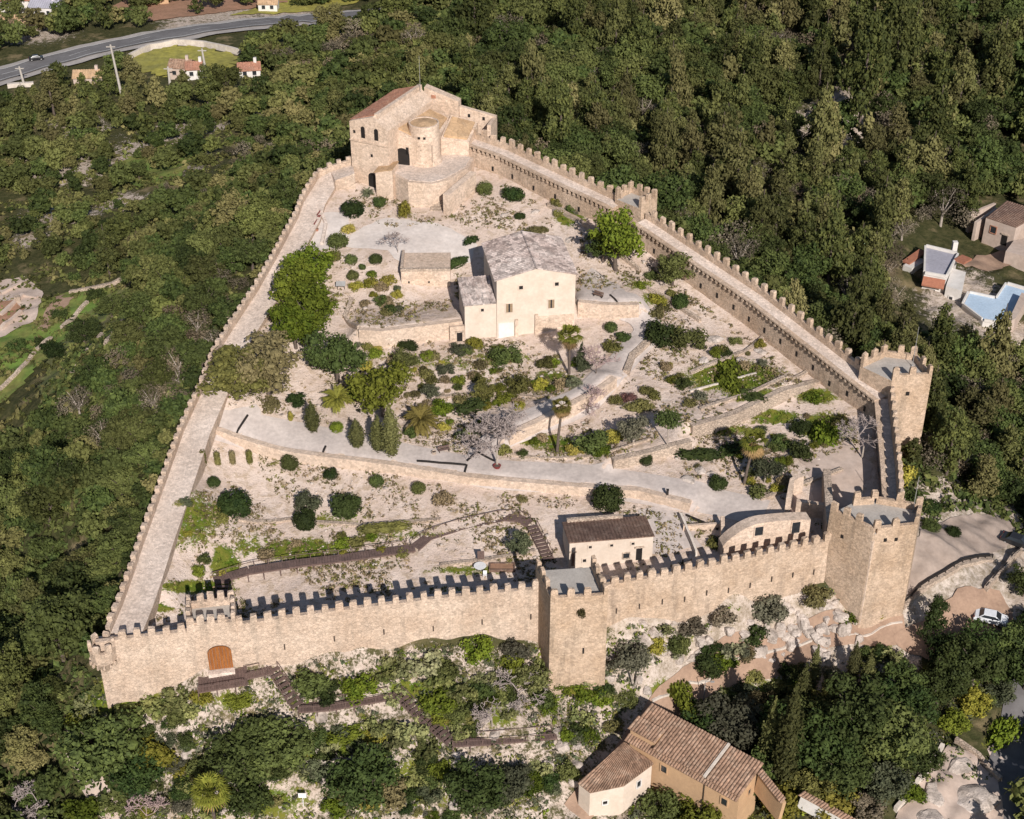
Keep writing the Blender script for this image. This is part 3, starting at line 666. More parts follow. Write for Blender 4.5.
def gate():
    gp, ga = on_front(220, 5); r = WL[r_front]; z0 = 4.3
    x, y = gp[0]+gn[0]*-.42, gp[1]+gn[1]*-.42
    def arch(w, hs, n=12): return [(-w/2, 0), (w/2, 0)]+[(w/2*math.cos(PI*i/n), hs+w/2*.72*math.sin(PI*i/n)) for i in range(n+1)]
    def panel(prof, d0, d1):
        mb = MB(); n = len(prof)
        vs = [(x+gd[0]*u-gn[0]*d, y+gd[1]*u-gn[1]*d, z0+v) for d in (d0, d1) for u, v in prof]
        mb.add(vs, [tuple(range(n-1,-1,-1)), tuple(range(n, 2*n))]+[(i, (i+1) % n, (i+1) % n+n, i+n) for i in range(n)]); return mb
    g = obj('gate_leaves', panel(arch(2.85, 2.55), .0, .12), M['gate'], r_front)
    for u in (-1.2,-.8,-.4,0,.4,.8,1.2):
        mb = MB(); hgt = 2.5+.9*math.sqrt(max(0, 1-(u/1.45)**2))
        p = (x+gd[0]*u-gn[0]*.14, y+gd[1]*u-gn[1]*.14)
        mb.box((p[0], p[1], z0+.1), (.05, .06, hgt), ga); obj('gate_batten', mb, M['tileb'], g)
    s = MB(); s.box((x-gn[0]*.5, y-gn[1]*.5, z0-.9), (3.2, .8, .88), ga); obj('gate_step', s, M['walk'], r_front)
gate()
for pts, root, pit, st in ((FRONT1, r_front, 6.1, 22), (FRONT2, r_front2, 3.0, 2.5)):
    for (p, ang) in along(pts, pit, st):
        x = p[0]+math.sin(ang)*.17; y = p[1]-math.cos(ang)*.17; sl = MB(); sl.box((x, y, p[2]-random.uniform(3.4,4.0)), (.16, .12, .8), ang); obj('arrow_slit', sl, M['recess_shade'], root)
def quoin(root, c, z0, z1, ang):
    mb = MB(); mb.box((c[0]+.06,c[1]+.16,z0), (.62,.62,z1-z0), ang); obj('corner_quoins', mb, M['church'], root)
quoin(r_se, (45.07,148.42), 1.0, 14.6, math.radians(45))
# flagpoles on the two right-hand towers
for (x, y, z, hgt, lab) in [(57.0,182.5,19.3,6.5,'thin flagpole standing on the tall right corner tower'),(51.0,153.0,15.6,5.5,'thin flagpole standing on the tower at the right end of the front')]:
    mb = MB(); mb.tube((x,y,z),(x,y,z+hgt),.05,.03,6); mb.tube((x,y,z),(x,y,z+.3),.16,.12,8); tag(obj('flagpole', mb, M['steel'], None, (x,y,z)), lab, 'flagpole')
# ------------------------------------------------------------------ retaining walls
def rwall(key, label, mat='rubble', th=.6, over=.25):
    pts, H, dec = RW[key]; pts = resample([(p[0], p[1], 0) for p in pts], 1.5)
    P = []
    up = offset_poly(pts, -1.0); dn = offset_poly(pts, .9)
    for i, p in enumerate(pts):
        P.append((p[0], p[1], h(up[i][0], up[i][1])+over, h(dn[i][0], dn[i][1])-.8))
    zs = [p[2] for p in P]; zs = [sum(zs[max(0,i-2):i+3])/len(zs[max(0,i-2):i+3]) for i in range(len(zs))]
    P = [(p[0], p[1], z, p[3]) for p, z in zip(P, zs)]
    mb = MB(); strip(mb, P, -.45, -.45+th+.35, lambda p, q: p[3], lambda p: p[2])
    c = P[len(P)//2]; o = obj('retaining_wall', mb, M[mat], None, (c[0], c[1], c[3])); tag(o, label, 'retaining wall'); return o
rwall('path', 'long low retaining wall along the lower edge of the main gravel path', 'church')
rwall('upper', 'retaining wall under the path bend beside the two tall palms', 'church')
rwall('garden', 'smooth pale retaining wall left of the main house', 'church')
rwall('ramp', 'retaining wall holding the gravel forecourt right of the main house', 'church')
rwall('terr1', 'stepped terrace wall climbing to the right-hand castle wall', 'rubble')
rwall('terr2', 'low garden wall behind the umbrella-shaped tree', 'rubble')
rwall('bend', 'low dark-edged wall on the outside of the upper path bend', 'rubble')
def wall_line(name, pts, hgt, th, m, label, cat='wall', sink=.6, flat=None):
    pts = resample([(p[0], p[1], 0) for p in pts], 1.2); mb = MB()
    P = [(p[0], p[1], (flat if flat is not None else h(p[0], p[1])+hgt)) for p in pts]
    strip(mb, P, -th/2, th/2, lambda p, q: h(p[0], p[1])-sink, lambda p: p[2]); c = P[len(P)//2]
    return tag(obj(name, mb, M[m], None, (c[0], c[1], h(c[0], c[1]))), label, cat)
wall_line('garden_wall', pxpoly([(318,206),(326,225),(322,245)]), .5, .5, 'walk', 'low kerb wall beside the dark red seats on the upper terrace')
wall_line('lane_kerb', pxpoly([(652,702),(690,683),(735,660),(790,646),(812,641)]), .35, .3, 'kerb', 'whitewashed kerb wall along the reddish lane below the castle', 'kerb')
wall_line('lane_kerb', pxpoly([(848,636),(880,629),(902,623)]), .3, .25, 'kerb', 'whitewashed kerb wall below the right corner tower', 'kerb')
wall_line('rampart_wall', pxpoly([(902,607),(920,590),(945,575),(970,563),(992,560)]), .35, .8, 'rubble', 'curved retaining wall below the gravel platform right of the corner tower', sink=3.2)
wall_line('rampart_wall', pxpoly([(985,592),(1003,572),(1022,550)]), .9, .5, 'rubble', 'straight wall beside the white car at the right edge', sink=1.5)
wall_line('garden_wall', pxpoly([(506,455),(540,459),(575,458),(612,452),(650,440)]), .35, .35, 'rubble', 'thin kerb wall around the planted bed of the tall palms')
wall_line('garden_wall', pxpoly([(756,374),(715,385),(690,392)]), .25, .25, 'kerb', 'thin pale kerb across the grass below the right-hand wall')
for pts, lab in [([(0,392),(20,372),(35,355)],'field wall nearest the left edge of the photo'),([(37,352),(52,340)],'short field wall between the meadow and the dark shrub'),([(62,330),(88,304)],'field wall in the middle of the terraced meadow'),([(72,377),(103,336)],'straight field wall on the lowest green terrace'),([(106,347),(129,318)],'field wall at the right end of the green terraces'),([(70,294),(112,286),(127,278)],'pale field wall along the top of the terraced meadow')]:
    wall_line('field_wall', pxpoly(pts), .8, .7, 'rubble', lab)
wall_line('boundary_wall', pxpoly([(118,66),(150,50),(175,45),(205,47),(240,55)]), 1.8, .8, 'kerb', 'pale boundary wall behind the yellow meadow near the road')
wall_line('boundary_wall', pxpoly([(8,88),(34,86)]), 1.2, 1.2, 'kerb', 'short pale wall in the grass below the road')
wall_line('yard_wall', pxpoly([(2,332),(22,315)]), 1.2, .8, 'pinksoil', 'pinkish wall across the bare yard at the left edge')
wall_line('yard_wall', pxpoly([(955,742),(978,758),(1000,782)]), .8, .5, 'rubble', 'low wall beside the rocky yard in the bottom right corner')
wall_line('yard_wall', pxpoly([(895,812),(925,775),(942,748)]), .8, .5, 'kerb', 'pale wall on the left of the rocky yard')

for pts, hg, lab in [([(690,374),(745,353),(802,340)],.45,'low stone edge of the grassy terrace, highest on the right slope'),([(700,410),(755,392),(812,372)],.4,'low stone edge across the grassy terrace above the stepped wall'),([(548,206),(575,220),(600,238),(622,258),(640,272)],.7,'rough stone edge of the ramp behind the main house'),([(640,285),(668,300),(700,322)],.6,'rough stone edge of the ramp under the medium green tree'),([(440,566),(490,560),(535,552)],.35,'low stone edge below the curving boardwalk'),([(225,516),(290,520),(360,526),(440,520)],.3,'broken stone edge across the lower terrace'),([(352,300),(345,318),(362,342)],.5,'low edge at the left end of the pale retaining wall'),([(402,420),(440,398),(500,392),(540,398)],.35,'broken stone edge above the large bare tree'),([(760,500),(800,486),(842,470)],.4,'low stone edge above the vaulted building')]:
    wall_line('terrace_edge', pxpoly(pts), hg, .55, 'rubble', lab, 'terrace edge')

def railing(pts, label, hgt=.55):
    Q = resample([at(*p) for p in pts], 1.6); root = empty('railing', Q[0], label, 'railing'); ps = MB(); rl = MB()
    for i, a in enumerate(Q):
        z = h(a[0],a[1])+.3; ps.box((a[0],a[1],z-.6), (.14,.14,hgt+.6))
        if i: b = Q[i-1]; zb = h(b[0],b[1])+.3; rl.bar((b[0],b[1],zb+hgt),(a[0],a[1],z+hgt),.16,.14); rl.bar((b[0],b[1],zb+hgt*.5),(a[0],a[1],z+hgt*.5),.1,.1)
    obj('post_row', ps, M['iron'], root); obj('rail', rl, M['iron'], root)
railing([(903,606),(920,589),(945,574),(970,562),(992,559)], 'dark railing along the curved wall of the gravel platform')
railing([(985,591),(1003,571),(1022,549)], 'dark railing on the straight wall near the white car')
# ------------------------------------------------------------------ buildings
class Frame:
    """local building frame: origin on the ground at the front left corner, u along the front, v to the back"""
    def __init__(s, o, ang): s.o = o; s.u = (math.cos(ang), math.sin(ang)); s.v = (-s.u[1], s.u[0]); s.ang = ang
    def p(s, u, v, z=None):
        q = (s.o[0]+s.u[0]*u+s.v[0]*v, s.o[1]+s.u[1]*u+s.v[1]*v); return q if z is None else q+(z,)
def window(root, fr, u, v, z, w, hg, face='front', shut=False, name='window', fm='render', depth=.05):
    """frame, pane (and shutters) on a wall of the frame; v is the wall plane"""
    def b(mb, cu, cz, sw, sh, pr):
        if face == 'front': c = fr.p(u+cu, v-pr/2); mb.box((c[0], c[1], z+cz), (sw, pr, sh), fr.ang)
        elif face == 'left': c = fr.p(u-pr/2, v+cu); mb.box((c[0], c[1], z+cz), (pr, sw, sh), fr.ang)
        else: c = fr.p(u+pr/2, v+cu); mb.box((c[0], c[1], z+cz), (pr, sw, sh), fr.ang)
    mb = MB(); t = .14
    b(mb, -(w/2+t/2), -t, t, hg+2*t, .12); b(mb, w/2+t/2, -t, t, hg+2*t, .12); b(mb, 0, hg, w, t, .12); b(mb, 0, -t, w, t, .16)
    o = obj(name, mb, M[fm], root)
    p = MB(); b(p, 0, 0, w, hg, .04); obj('pane', p, M['glass' if hg > .7 else 'dark'], o)
    if shut:
        for s in (-1, 1):
            q = MB(); b(q, s*w*.30, .02, w*.36, hg-.04, .09); obj('shutter', q, M['shutter'], o)
    return o
def door(root, fr, u, v, z, w, hg, m='dark'):
    mb = MB(); c = fr.p(u, v-.03); mb.box((c[0], c[1], z), (w, .06, hg), fr.ang); d = obj('door', mb, M[m], root)
    mb = MB(); c = fr.p(u, v-.07); mb.box((c[0], c[1], z+hg), (w+.5, .2, .25), fr.ang); obj('lintel', mb, M['rubble'], root); return d
def tile_sheet(mb, A, B, C, D, pitch=.42, amp=.09, th=.16, rows=7):
    """corrugated roof slope: A-B is the eave, D-C the ridge; the rolls run from eave to ridge"""
    A, B, C, D = map(Vector, (A, B, C, D)); n = ((B-A).cross(D-A)).normalized()
    if n.z < 0: n = -n
    L = max((B-A).length, (C-D).length); k = max(3, int(L/pitch)); per = 6; cols = k*per
    vs = []; fs = []
    for j in range(rows+1):
        t = j/rows; p = A.lerp(D, t); q = B.lerp(C, t)
        for i in range(cols+1):
            s = i/cols; hgt = amp*abs(math.sin(PI*i/per))+.035*((j*7+int(i/per)*13) % 5)/5
            vs.append(p.lerp(q, s)+n*hgt)
    for j in range(rows):
        for i in range(cols):
            a = j*(cols+1)+i; fs.append((a, a+1, a+cols+2, a+cols+1))
    o = len(vs)
    vs += [A-n*th, B-n*th, C-n*th, D-n*th]
    fs += [(o+3, o+2, o+1, o), tuple([o, o+1]+[i for i in range(cols, -1, -1)]), tuple([o+1, o+2]+[j*(cols+1)+cols for j in range(rows, -1, -1)]),
           tuple([o+2, o+3]+[rows*(cols+1)+i for i in range(0, cols+1)]), tuple([o+3, o]+[j*(cols+1) for j in range(0, rows+1)])]
    mb.add(vs, fs)
# --- the main house
def main_house():
    z0 = 13.0; fr = Frame((-2.3,199.2), math.atan2(2.1,12.0)); w, d = 12.1, 12.4; ze, zr = 24.2, 25.7
    root = empty('manor_house', fr.p(w/2, d/2, z0), 'large cream plastered house with a mottled grey tile gable roof', 'house')
    pent = [(0,z0),(w,z0),(w,ze),(w/2,zr),(0,ze)]
    mb = MB(); n = 5; vs = [fr.p(u, v, z) for v in (0, d) for u, z in pent]
    mb.add(vs, [(0,1,2,3,4),(9,8,7,6,5)]+[(i, i+5, (i+1) % 5+5, (i+1) % 5) for i in range(5)]); obj('wall', mb, M['render'], root)
    rf = MB(); e = .35; k = (zr-ze)/(w/2)
    tile_sheet(rf, fr.p(-e,d+e,ze-e*k+.06), fr.p(-e,-.12,ze-e*k+.06), fr.p(w/2,-.12,zr+.06), fr.p(w/2,d+e,zr+.06), .5, .10, .1, 14)
    tile_sheet(rf, fr.p(w+e,-.12,ze-e*k+.06), fr.p(w+e,d+e,ze-e*k+.06), fr.p(w/2,d+e,zr+.06), fr.p(w/2,-.12,zr+.06), .5, .10, .1, 14)
    roof = obj('roof', rf, M['tileg'], root)
    rg = MB(); rg.tube(fr.p(w/2,-.12,zr+.1), fr.p(w/2,d+e,zr+.1), .14, .14, 8); obj('ridge_tiles', rg, M['tileg'], roof)
    window(root, fr, 1.9, 0, z0+5.6, 1.0, 1.5, shut=True); window(root, fr, 8.4, 0, z0+5.7, .95, 1.5, shut=True)
    window(root, fr, 3.7, 0, z0+9.4, .6, .6); window(root, fr, 9.2, 0, z0+9.5, .6, .6)
    for u, hg in ((3.0,4.3),(6.1,4.9)):
        p = MB(); c = fr.p(u, -.2); p.box((c[0], c[1], z0-.5), (.5,.4,hg+.5), fr.ang, .96); obj('buttress', p, M['church'], root)
    p = MB(); c = fr.p(1.4, -.06); p.box((c[0], c[1], z0-.5), (2.4,.12,4.3), fr.ang); obj('plaster_patch', p, M['white'], root)
    q = MB(); c = fr.p(9.2, -.05); q.box((c[0], c[1], z0-.5), (5.6,.1,4.9), fr.ang); obj('plinth', q, M['church'], root)
    c = fr.p(w+.05, 5); window(root, fr, w, 5, z0+6, .9, 1.4, 'right')
    # lean-to
    r2 = empty('lean_to', fr.p(-2.6, 2.5, z0), 'small pale lean-to with a sloping grey tile roof against the main house', 'outbuilding')
    wb = MB(); a, b, c, dd = fr.p(-4.9,.25), fr.p(-.02,.25), fr.p(-.02,6.2), fr.p(-4.9,6.2)
    wb.prism([a,b,c,dd], z0-.5, 0, [20.3,20.3,21.7,21.7]); obj('wall', wb, M['render'], r2)
    rf = MB(); tile_sheet(rf, fr.p(-5.1,0,20.32), fr.p(-.05,0,20.32), fr.p(-.05,6.3,21.8), fr.p(-5.1,6.3,21.8), .5, .1, .1, 10); obj('roof', rf, M['tileg'], r2)
    window(r2, fr, -2.2, .25, z0+6.0, .45, .5)
    # low wall with doorway left of the lean-to
    r3 = empty('garden_gate', fr.p(-6.1, .4, z0), 'small doorway in the wall left of the lean-to', 'gateway')
    wb = MB(); q = fr.p(-6.1,.5); wb.box((q[0], q[1], z0-.5), (2.3,.5,4.2), fr.ang); obj('wall', wb, M['church'], r3)
    door(r3, fr, -5.75, .25, z0+.6, .85, 2.1)
main_house()
# --- walled block under the plaza
def block():
    A = W(402,296,14.9); fr = Frame(A[:2], math.radians(1)); w = W(450.5,297,14.9)[0]-A[0]
    root = empty('stone_block', fr.p(w/2,2,14.9), 'plain rectangular masonry block below the plaza left of the main house', 'ruin')
    mb = MB(); mb.prism([fr.p(0,0),fr.p(w,0),fr.p(w,6.5),fr.p(0,6.5)], 14, 19.3); obj('wall', mb, M['church'], root)
    t = MB(); t.prism([fr.p(-.05,-.06),fr.p(w+.05,-.06),fr.p(w+.05,.5),fr.p(-.05,.5)], 19.3, 19.75); obj('coping', t, M['rubble'], root)
    t = MB(); t.prism([fr.p(-.1,.6),fr.p(.35,.6),fr.p(.35,6.5),fr.p(-.1,6.5)], 19.3, 19.85); obj('coping', t, M['rubble'], root)
    for u in (1.2, 4.4):
        s = MB(); c = fr.p(u,-.03); s.box((c[0],c[1],17.2), (.25,.06,.35)); obj('weep_hole', s, M['dark'], root)
block()
# --- church
def church():
    z0 = 20.0; ang = math.radians(-26); fa = Frame((-27.6,240.0), math.radians(-14)); fr = Frame((-27.6,240.0), ang); w, d = 7.4, 16.0; ze, zr = 33.0, 34.5
    root = empty('church', fr.p(w/2, d/2, z0), 'pale stone church with bell openings, red tile strip and stepped ochre roofs', 'church')
    mb = MB(); pent = [(0,z0),(w,z0),(w,ze-.6),(w*.62,zr),(0,ze)]
    vs = [fr.p(u, v, z) for v in (0, d) for u, z in pent]
    mb.add(vs, [(0,1,2,3,4),(9,8,7,6,5)]+[(i, i+5, (i+1) % 5+5, (i+1) % 5) for i in range(5)]); obj('nave_wall', mb, M['church'], root)
    rf = MB(); tile_sheet(rf, fr.p(-.25,d,ze+.03), fr.p(-.25,.7,ze+.03), fr.p(w*.62,.7,zr+.07), fr.p(w*.62,d,zr+.07), .55, .09, .08, 8); obj('roof', rf, M['tiler'], root)
    # parapet running up the right edge of the red roof
    pp = MB(); c0, c1 = fr.p(w*.62+.35, .7), fr.p(w*.62+.35, d)
    pp.prism([fr.p(w*.62,.7),fr.p(w*.62+.7,.7),fr.p(w*.62+.7,d),fr.p(w*.62,d)], zr-2.2, zr+.35); obj('roof_parapet', pp, M['church'], root)
    fn = fr; fr = fa; angn = ang; ang = fa.ang
    # right aisle with ochre roof, stepping down
    am = MB(); am.prism([fr.p(w+.02,1.6),fr.p(w+6.5,1.6),fr.p(w+6.5,13.5),fr.p(w+.02,13.5)], z0, 0, [31.6,29.0,29.4,32.1]); obj('aisle_wall', am, M['church'], root)
    ar = MB(); ar.prism([fr.p(w+.05,2.1),fr.p(w+6.0,2.1),fr.p(w+6.0,13.0),fr.p(w+.05,13.0)], 0, 0, [31.95,29.45,29.85,32.35], [31.5,29.1,29.4,31.9]); obj('aisle_roof', ar, M['ochreroof'], root)
    # high back wall and chancel
    cm = MB(); cm.prism([fr.p(w+1.4,14.9),fr.p(w+7.9,13.9),fr.p(w+7.9,15.6),fr.p(w+1.4,16.6)], z0, 0, [34.3,32.6,32.6,34.3]); obj('chancel_wall', cm, M['church'], root)
    # annex on the right with lower roof
    xm = MB(); xm.prism([fr.p(w+6.6,7.0),fr.p(w+11.2,8.4),fr.p(w+11.4,14.0),fr.p(w+6.6,13.5)], z0, 0, [28.4,27.6,29.2,30.2]); obj('annex_wall', xm, M['church'], root)
    xr = MB(); xr.prism([fr.p(w+7.0,7.5),fr.p(w+10.8,8.8),fr.p(w+11.0,13.5),fr.p(w+7.0,12.9)], 0, 0, [28.9,28.1,29.3,30.2], [28.4,27.7,28.8,29.7]); obj('annex_roof', xr, M['ochreroof'], root)
    bw = MB(); bw.prism([fr.p(w+7.92,14.5),fr.p(w+14.4,15.0),fr.p(w+14.4,15.8),fr.p(w+7.92,15.3)], z0, 0, [31.5,30.0,30.0,31.5]); obj('end_wall', bw, M['church'], root)
    sw = MB(); sw.prism([fr.p(w+13.7,11.5),fr.p(w+14.4,11.5),fr.p(w+14.4,14.98),fr.p(w+13.7,14.98)], z0, 29.8); obj('end_wall', sw, M['church'], root)
    def arch_open(u, v, z, ww, hs, name, m='dark', pr=.06):
        prof = [(-ww/2,0),(ww/2,0)]+[(ww/2*math.cos(PI*i/10), hs+ww/2*math.sin(PI*i/10)) for i in range(11)]
        o = MB(); n = len(prof); vs = [fr.p(u+a, v-dd, z+b) for dd in (0, pr) for a, b in prof]
        o.add(vs, [tuple(range(n-1,-1,-1)), tuple(range(n,2*n))]+[(i, (i+1) % n, (i+1) % n+n, i+n) for i in range(n)]); return obj(name, o, M[m], root)
    arch_open(w+1.25, 1.6, 24.6, 2.6, 2.4, 'recess_arch')
    fr = fn; ang = angn
    for u in (2.6, 5.2): arch_open(u, 0, ze-2.6, .75, 1.7, 'bell_opening')
    arch_open(4.0, 0, z0+.9, 2.3, 2.9, 'door_surround', 'church', .05); dd = arch_open(4.0, 0, z0+1.0, 1.55, 2.5, 'door', 'dark', .09)
    for u, z in ((.9,ze-2.0),(4.1,z0+7.2)):
        o = MB(); c = fr.p(u,-.03); o.box((c[0],c[1],z), (.4,.06,.5), ang); obj('window', o, M['dark'], root)
    cn = MB(); c = fn.p(w/2,-.1); cn.box((c[0],c[1],ze-3.4), (w+.1,.2,.22), angn); obj('string_course', cn, M['church'], root)
    fr = fa; ang = fa.ang
    for u, v, z in ((w+2.2,1.6,27.2),(w+4.6,1.6,26.6)):
        o = MB(); c = fr.p(u,v-.03); o.box((c[0],c[1],z), (.5,.06,1.3), ang); obj('window', o, M['dark'], root)
    for u, z in ((w+9.6,29.6),(w+12.2,29.2)):
        o = MB(); c = fr.p(u,14.5+(u-w-7.92)*.077-.03); o.box((c[0],c[1],z), (.45,.06,.6), ang); obj('window', o, M['dark'], root)
    for u in (w+3.2,):
        o = MB(); c = fr.p(u,14.9-(u-w-1.4)/6.5-.03); o.box((c[0],c[1],32.5), (.9,.06,.6), ang); obj('window', o, M['tiler'], root)
    # small gabled porch left of the round tower
    pm = MB(); pm.prism([fr.p(5.4,-3.4),fr.p(8.4,-3.4),fr.p(8.4,-.02),fr.p(5.4,-.02)], z0, 0, [25.6,26.4,26.4,25.6]); obj('porch', pm, M['church'], root)
    pr = MB(); pr.prism([fr.p(5.2,-3.6),fr.p(8.5,-3.6),fr.p(8.5,-.03),fr.p(5.2,-.03)], 0, 0, [25.75,26.6,26.6,25.75], [25.62,26.42,26.42,25.62]); obj('porch_roof', pr, M['ochreroof'], root)
    x, y = fn.p(w*.75, d*.93); ml = MB(); ml.tube((x,y,zr-.5),(x,y,zr+6.0),.05,.03,6); tag(obj('mast', ml, M['steel'], None, (x,y,zr)), 'thin mast rising from the church roof', 'mast')
    # round tower and its base
    cx, cy = W(424.3,166,25.4)[:2]; cy += 2.6
    rt = empty('round_tower', (cx,cy,25.3), 'pale round windowless tower standing in front of the church', 'tower')
    b = MB(); b.lathe((cx,cy,0), [(3.0,25.2),(2.95,25.8),(2.68,26.0),(2.62,32.3),(2.35,32.35),(2.3,31.95)], 40); o = obj('tower_body', b, M['church'], rt)
    b = MB(); b.lathe((cx,cy,0), [(2.28,31.8),(2.28,32.2),(.2,32.45)], 32); obj('tower_roof', b, M['ochreroof'], rt)
    for a in (-1.85,-1.50):
        b = MB(); b.box((cx+2.64*math.cos(a),cy+2.64*math.sin(a),30.3), (.4,.34,.36), a+PI/2); obj('tower_opening', b, M['dark'], rt)
    for a, z in ((-1.85,28.9),(-1.5,28.9),(-1.75,28.2)):
        b = MB(); b.box((cx+2.6*math.cos(a),cy+2.6*math.sin(a),z), (.3,.3,.2), a+PI/2); obj('putlog_stone', b, M['rubble'], rt)
    zt = 25.2; P = [W(x,y,zt)[:2] for x, y in [(390,173),(408,182),(432,184),(447,180),(468,168),(474,158),(455,150),(400,158)]]
    bs = empty('bastion', (cx,cy-1,20), 'low angular stone bastion carrying the round tower', 'bastion')
    b = MB(); b.prism(P, 18.5, zt); obj('bastion_wall', b, M['church'], bs)
    b = MB(); b.prism([(cx+(p[0]-cx)*.93, cy+(p[1]-cy)*.93) for p in P], zt, zt+.07); obj('bastion_floor', b, M['walk'], bs)
    # buttress-like side wall with a dark recess and steps
    A, B = W(449.5,219.5,20.0), W(476.5,199,20.4)
    ux, uy = B[0]-A[0], B[1]-A[1]; l = math.hypot(ux,uy); ux, uy = ux/l, uy/l
    q = [(A[0],A[1]),(B[0],B[1]),(B[0]-uy*1.2,B[1]+ux*1.2),(A[0]-uy*1.2,A[1]+ux*1.2)]
    b = MB(); b.prism(q, 18.5, 0, [24.4,25.4,25.4,24.4]); obj('side_wall', b, M['church'], bs)
    st = MB()
    for i in range(7):
        t = i/7; x = W(437+4*t, 216-2*t, 20.2)
        st.box((x[0]+i*.05,x[1]+i*.42,19.4), (3.0,.5,.9+i*.28), -.1)
    tag(obj('stone_steps', st, M['rubble'], None, tuple(W(440,213,20))), 'short flight of grey stone steps in the recess under the bastion', 'steps')
    return fr
CH = church()
# --- low tiled house behind the mid tower
def low_house():
    A = W(569,566,7.4); B = W(652,558,7.6); ang = math.atan2(B[1]-A[1], B[0]-A[0]); fr = Frame(A[:2], ang); w = math.hypot(B[0]-A[0], B[1]-A[1]); d = 5.2
    root = empty('gatekeeper_house', fr.p(w/2,d/2,7.4), 'low cream house with a dark brown tile roof behind the front wall', 'house')
    mb = MB(); mb.prism([fr.p(0,0),fr.p(w,0),fr.p(w,d),fr.p(0,d)], 6.4, 0, [11.2,11.2,10.4,10.4]); obj('wall', mb, M['render'], root)
    rf = MB(); tile_sheet(rf, fr.p(-.15,d+.15,10.45), fr.p(w+.15,d+.15,10.45), fr.p(w+.15,-.2,11.3), fr.p(-.15,-.2,11.3), .45, .1, .06, 8); obj('roof', rf, M['tileb'], root)
    pc = MB(); pc.prism([fr.p(.5,d-.1),fr.p(w-3,d-.1),fr.p(w-3,d+.35),fr.p(.5,d+.35)], 7, 11.0); obj('back_parapet', pc, M['rubble'], root)
    for u in (2.7,5.5,8.3): window(root, fr, u, 0, 10.1, .4, .4)
    window(root, fr, 7.5, 0, 8.0, .8, .8, fm='rubble'); window(root, fr, 2.0, 0, 7.9, .45, .5)
    door(root, fr, 9.2, 0, 7.5, .8, 2.0); door(root, fr, .5, 0, 7.4, .4, 2.2, 'tileb')
low_house()
# --- vaulted building and walls in the right corner of the court
def vaulted():
    A = W(722,556,8.6); B = W(808,541,9.0); ang = math.atan2(B[1]-A[1], B[0]-A[0]); fr = Frame(A[:2], ang); w = math.hypot(B[0]-A[0], B[1]-A[1]); d = 1.7
    root = empty('vaulted_building', fr.p(w/2,d/2,8.6), 'low pale building with a rounded vault roof in the right corner of the court', 'building')
    prof = [(u, 10.2+2.9*math.sin(min(PI*.5, PI*.5*u/(w*.42)))**.8 if u < w*.42 else 13.1-.6*((u-w*.42)/(w*.58))**2) for u in np.linspace(.01, w, 22)]
    n = len(prof)
    mb = MB(); vs = [fr.p(u, v, z) for v in (0, d) for u, z in prof]+[fr.p(u, v, 7.4) for v in (0, d) for u in (0, w)]
    mb.add(vs, [(i, i+1, i+1+n, i+n) for i in range(n-1)]+[tuple([2*n]+[2*n+1]+list(range(n-1,-1,-1))), tuple([2*n+3,2*n+2]+list(range(n,2*n))), (2*n,0,n,2*n+2), (2*n+1,2*n+3,2*n-1,n-1)]); obj('wall', mb, M['church'], root)
    for u, hg in ((w*.40,1.4),(w*.83,1.8)):
        window(root, fr, u, 0, 11.2 if hg < 1.6 else 10.7, 1.1, hg, fm='church')
    r2 = wall_line('court_wall', [W(829,538,11)[:2], W(827,512,11)[:2], W(825,482,11)[:2]], 0, 1.0, 'rubble', 'straight wall running back beside the vaulted building', flat=13.2)
    wall_line('court_wall', [W(795,513,10)[:2], W(823,516,10)[:2]], 2.2, .6, 'church', 'short cross wall behind the vaulted building')
    wall_line('court_wall', [W(787,513,10)[:2], W(790,498,10)[:2], W(800,494,10)[:2]], 2.6, .7, 'church', 'broken stub wall above the vaulted building')
    wall_line('court_wall', [W(696,556,8)[:2], W(680,524,8)[:2]], 1.0, .3, 'kerb', 'low yard wall right of the low tiled house')
    wall_line('court_wall', [W(722,552,8)[:2], W(721,534,8)[:2]], 2.0, .5, 'church', 'side wall at the left end of the vaulted building')
    wall_line('court_wall', [W(683,528,9)[:2], W(722,528,9)[:2]], .9, .4, 'church', 'low front wall of the small planted yard')
vaulted()
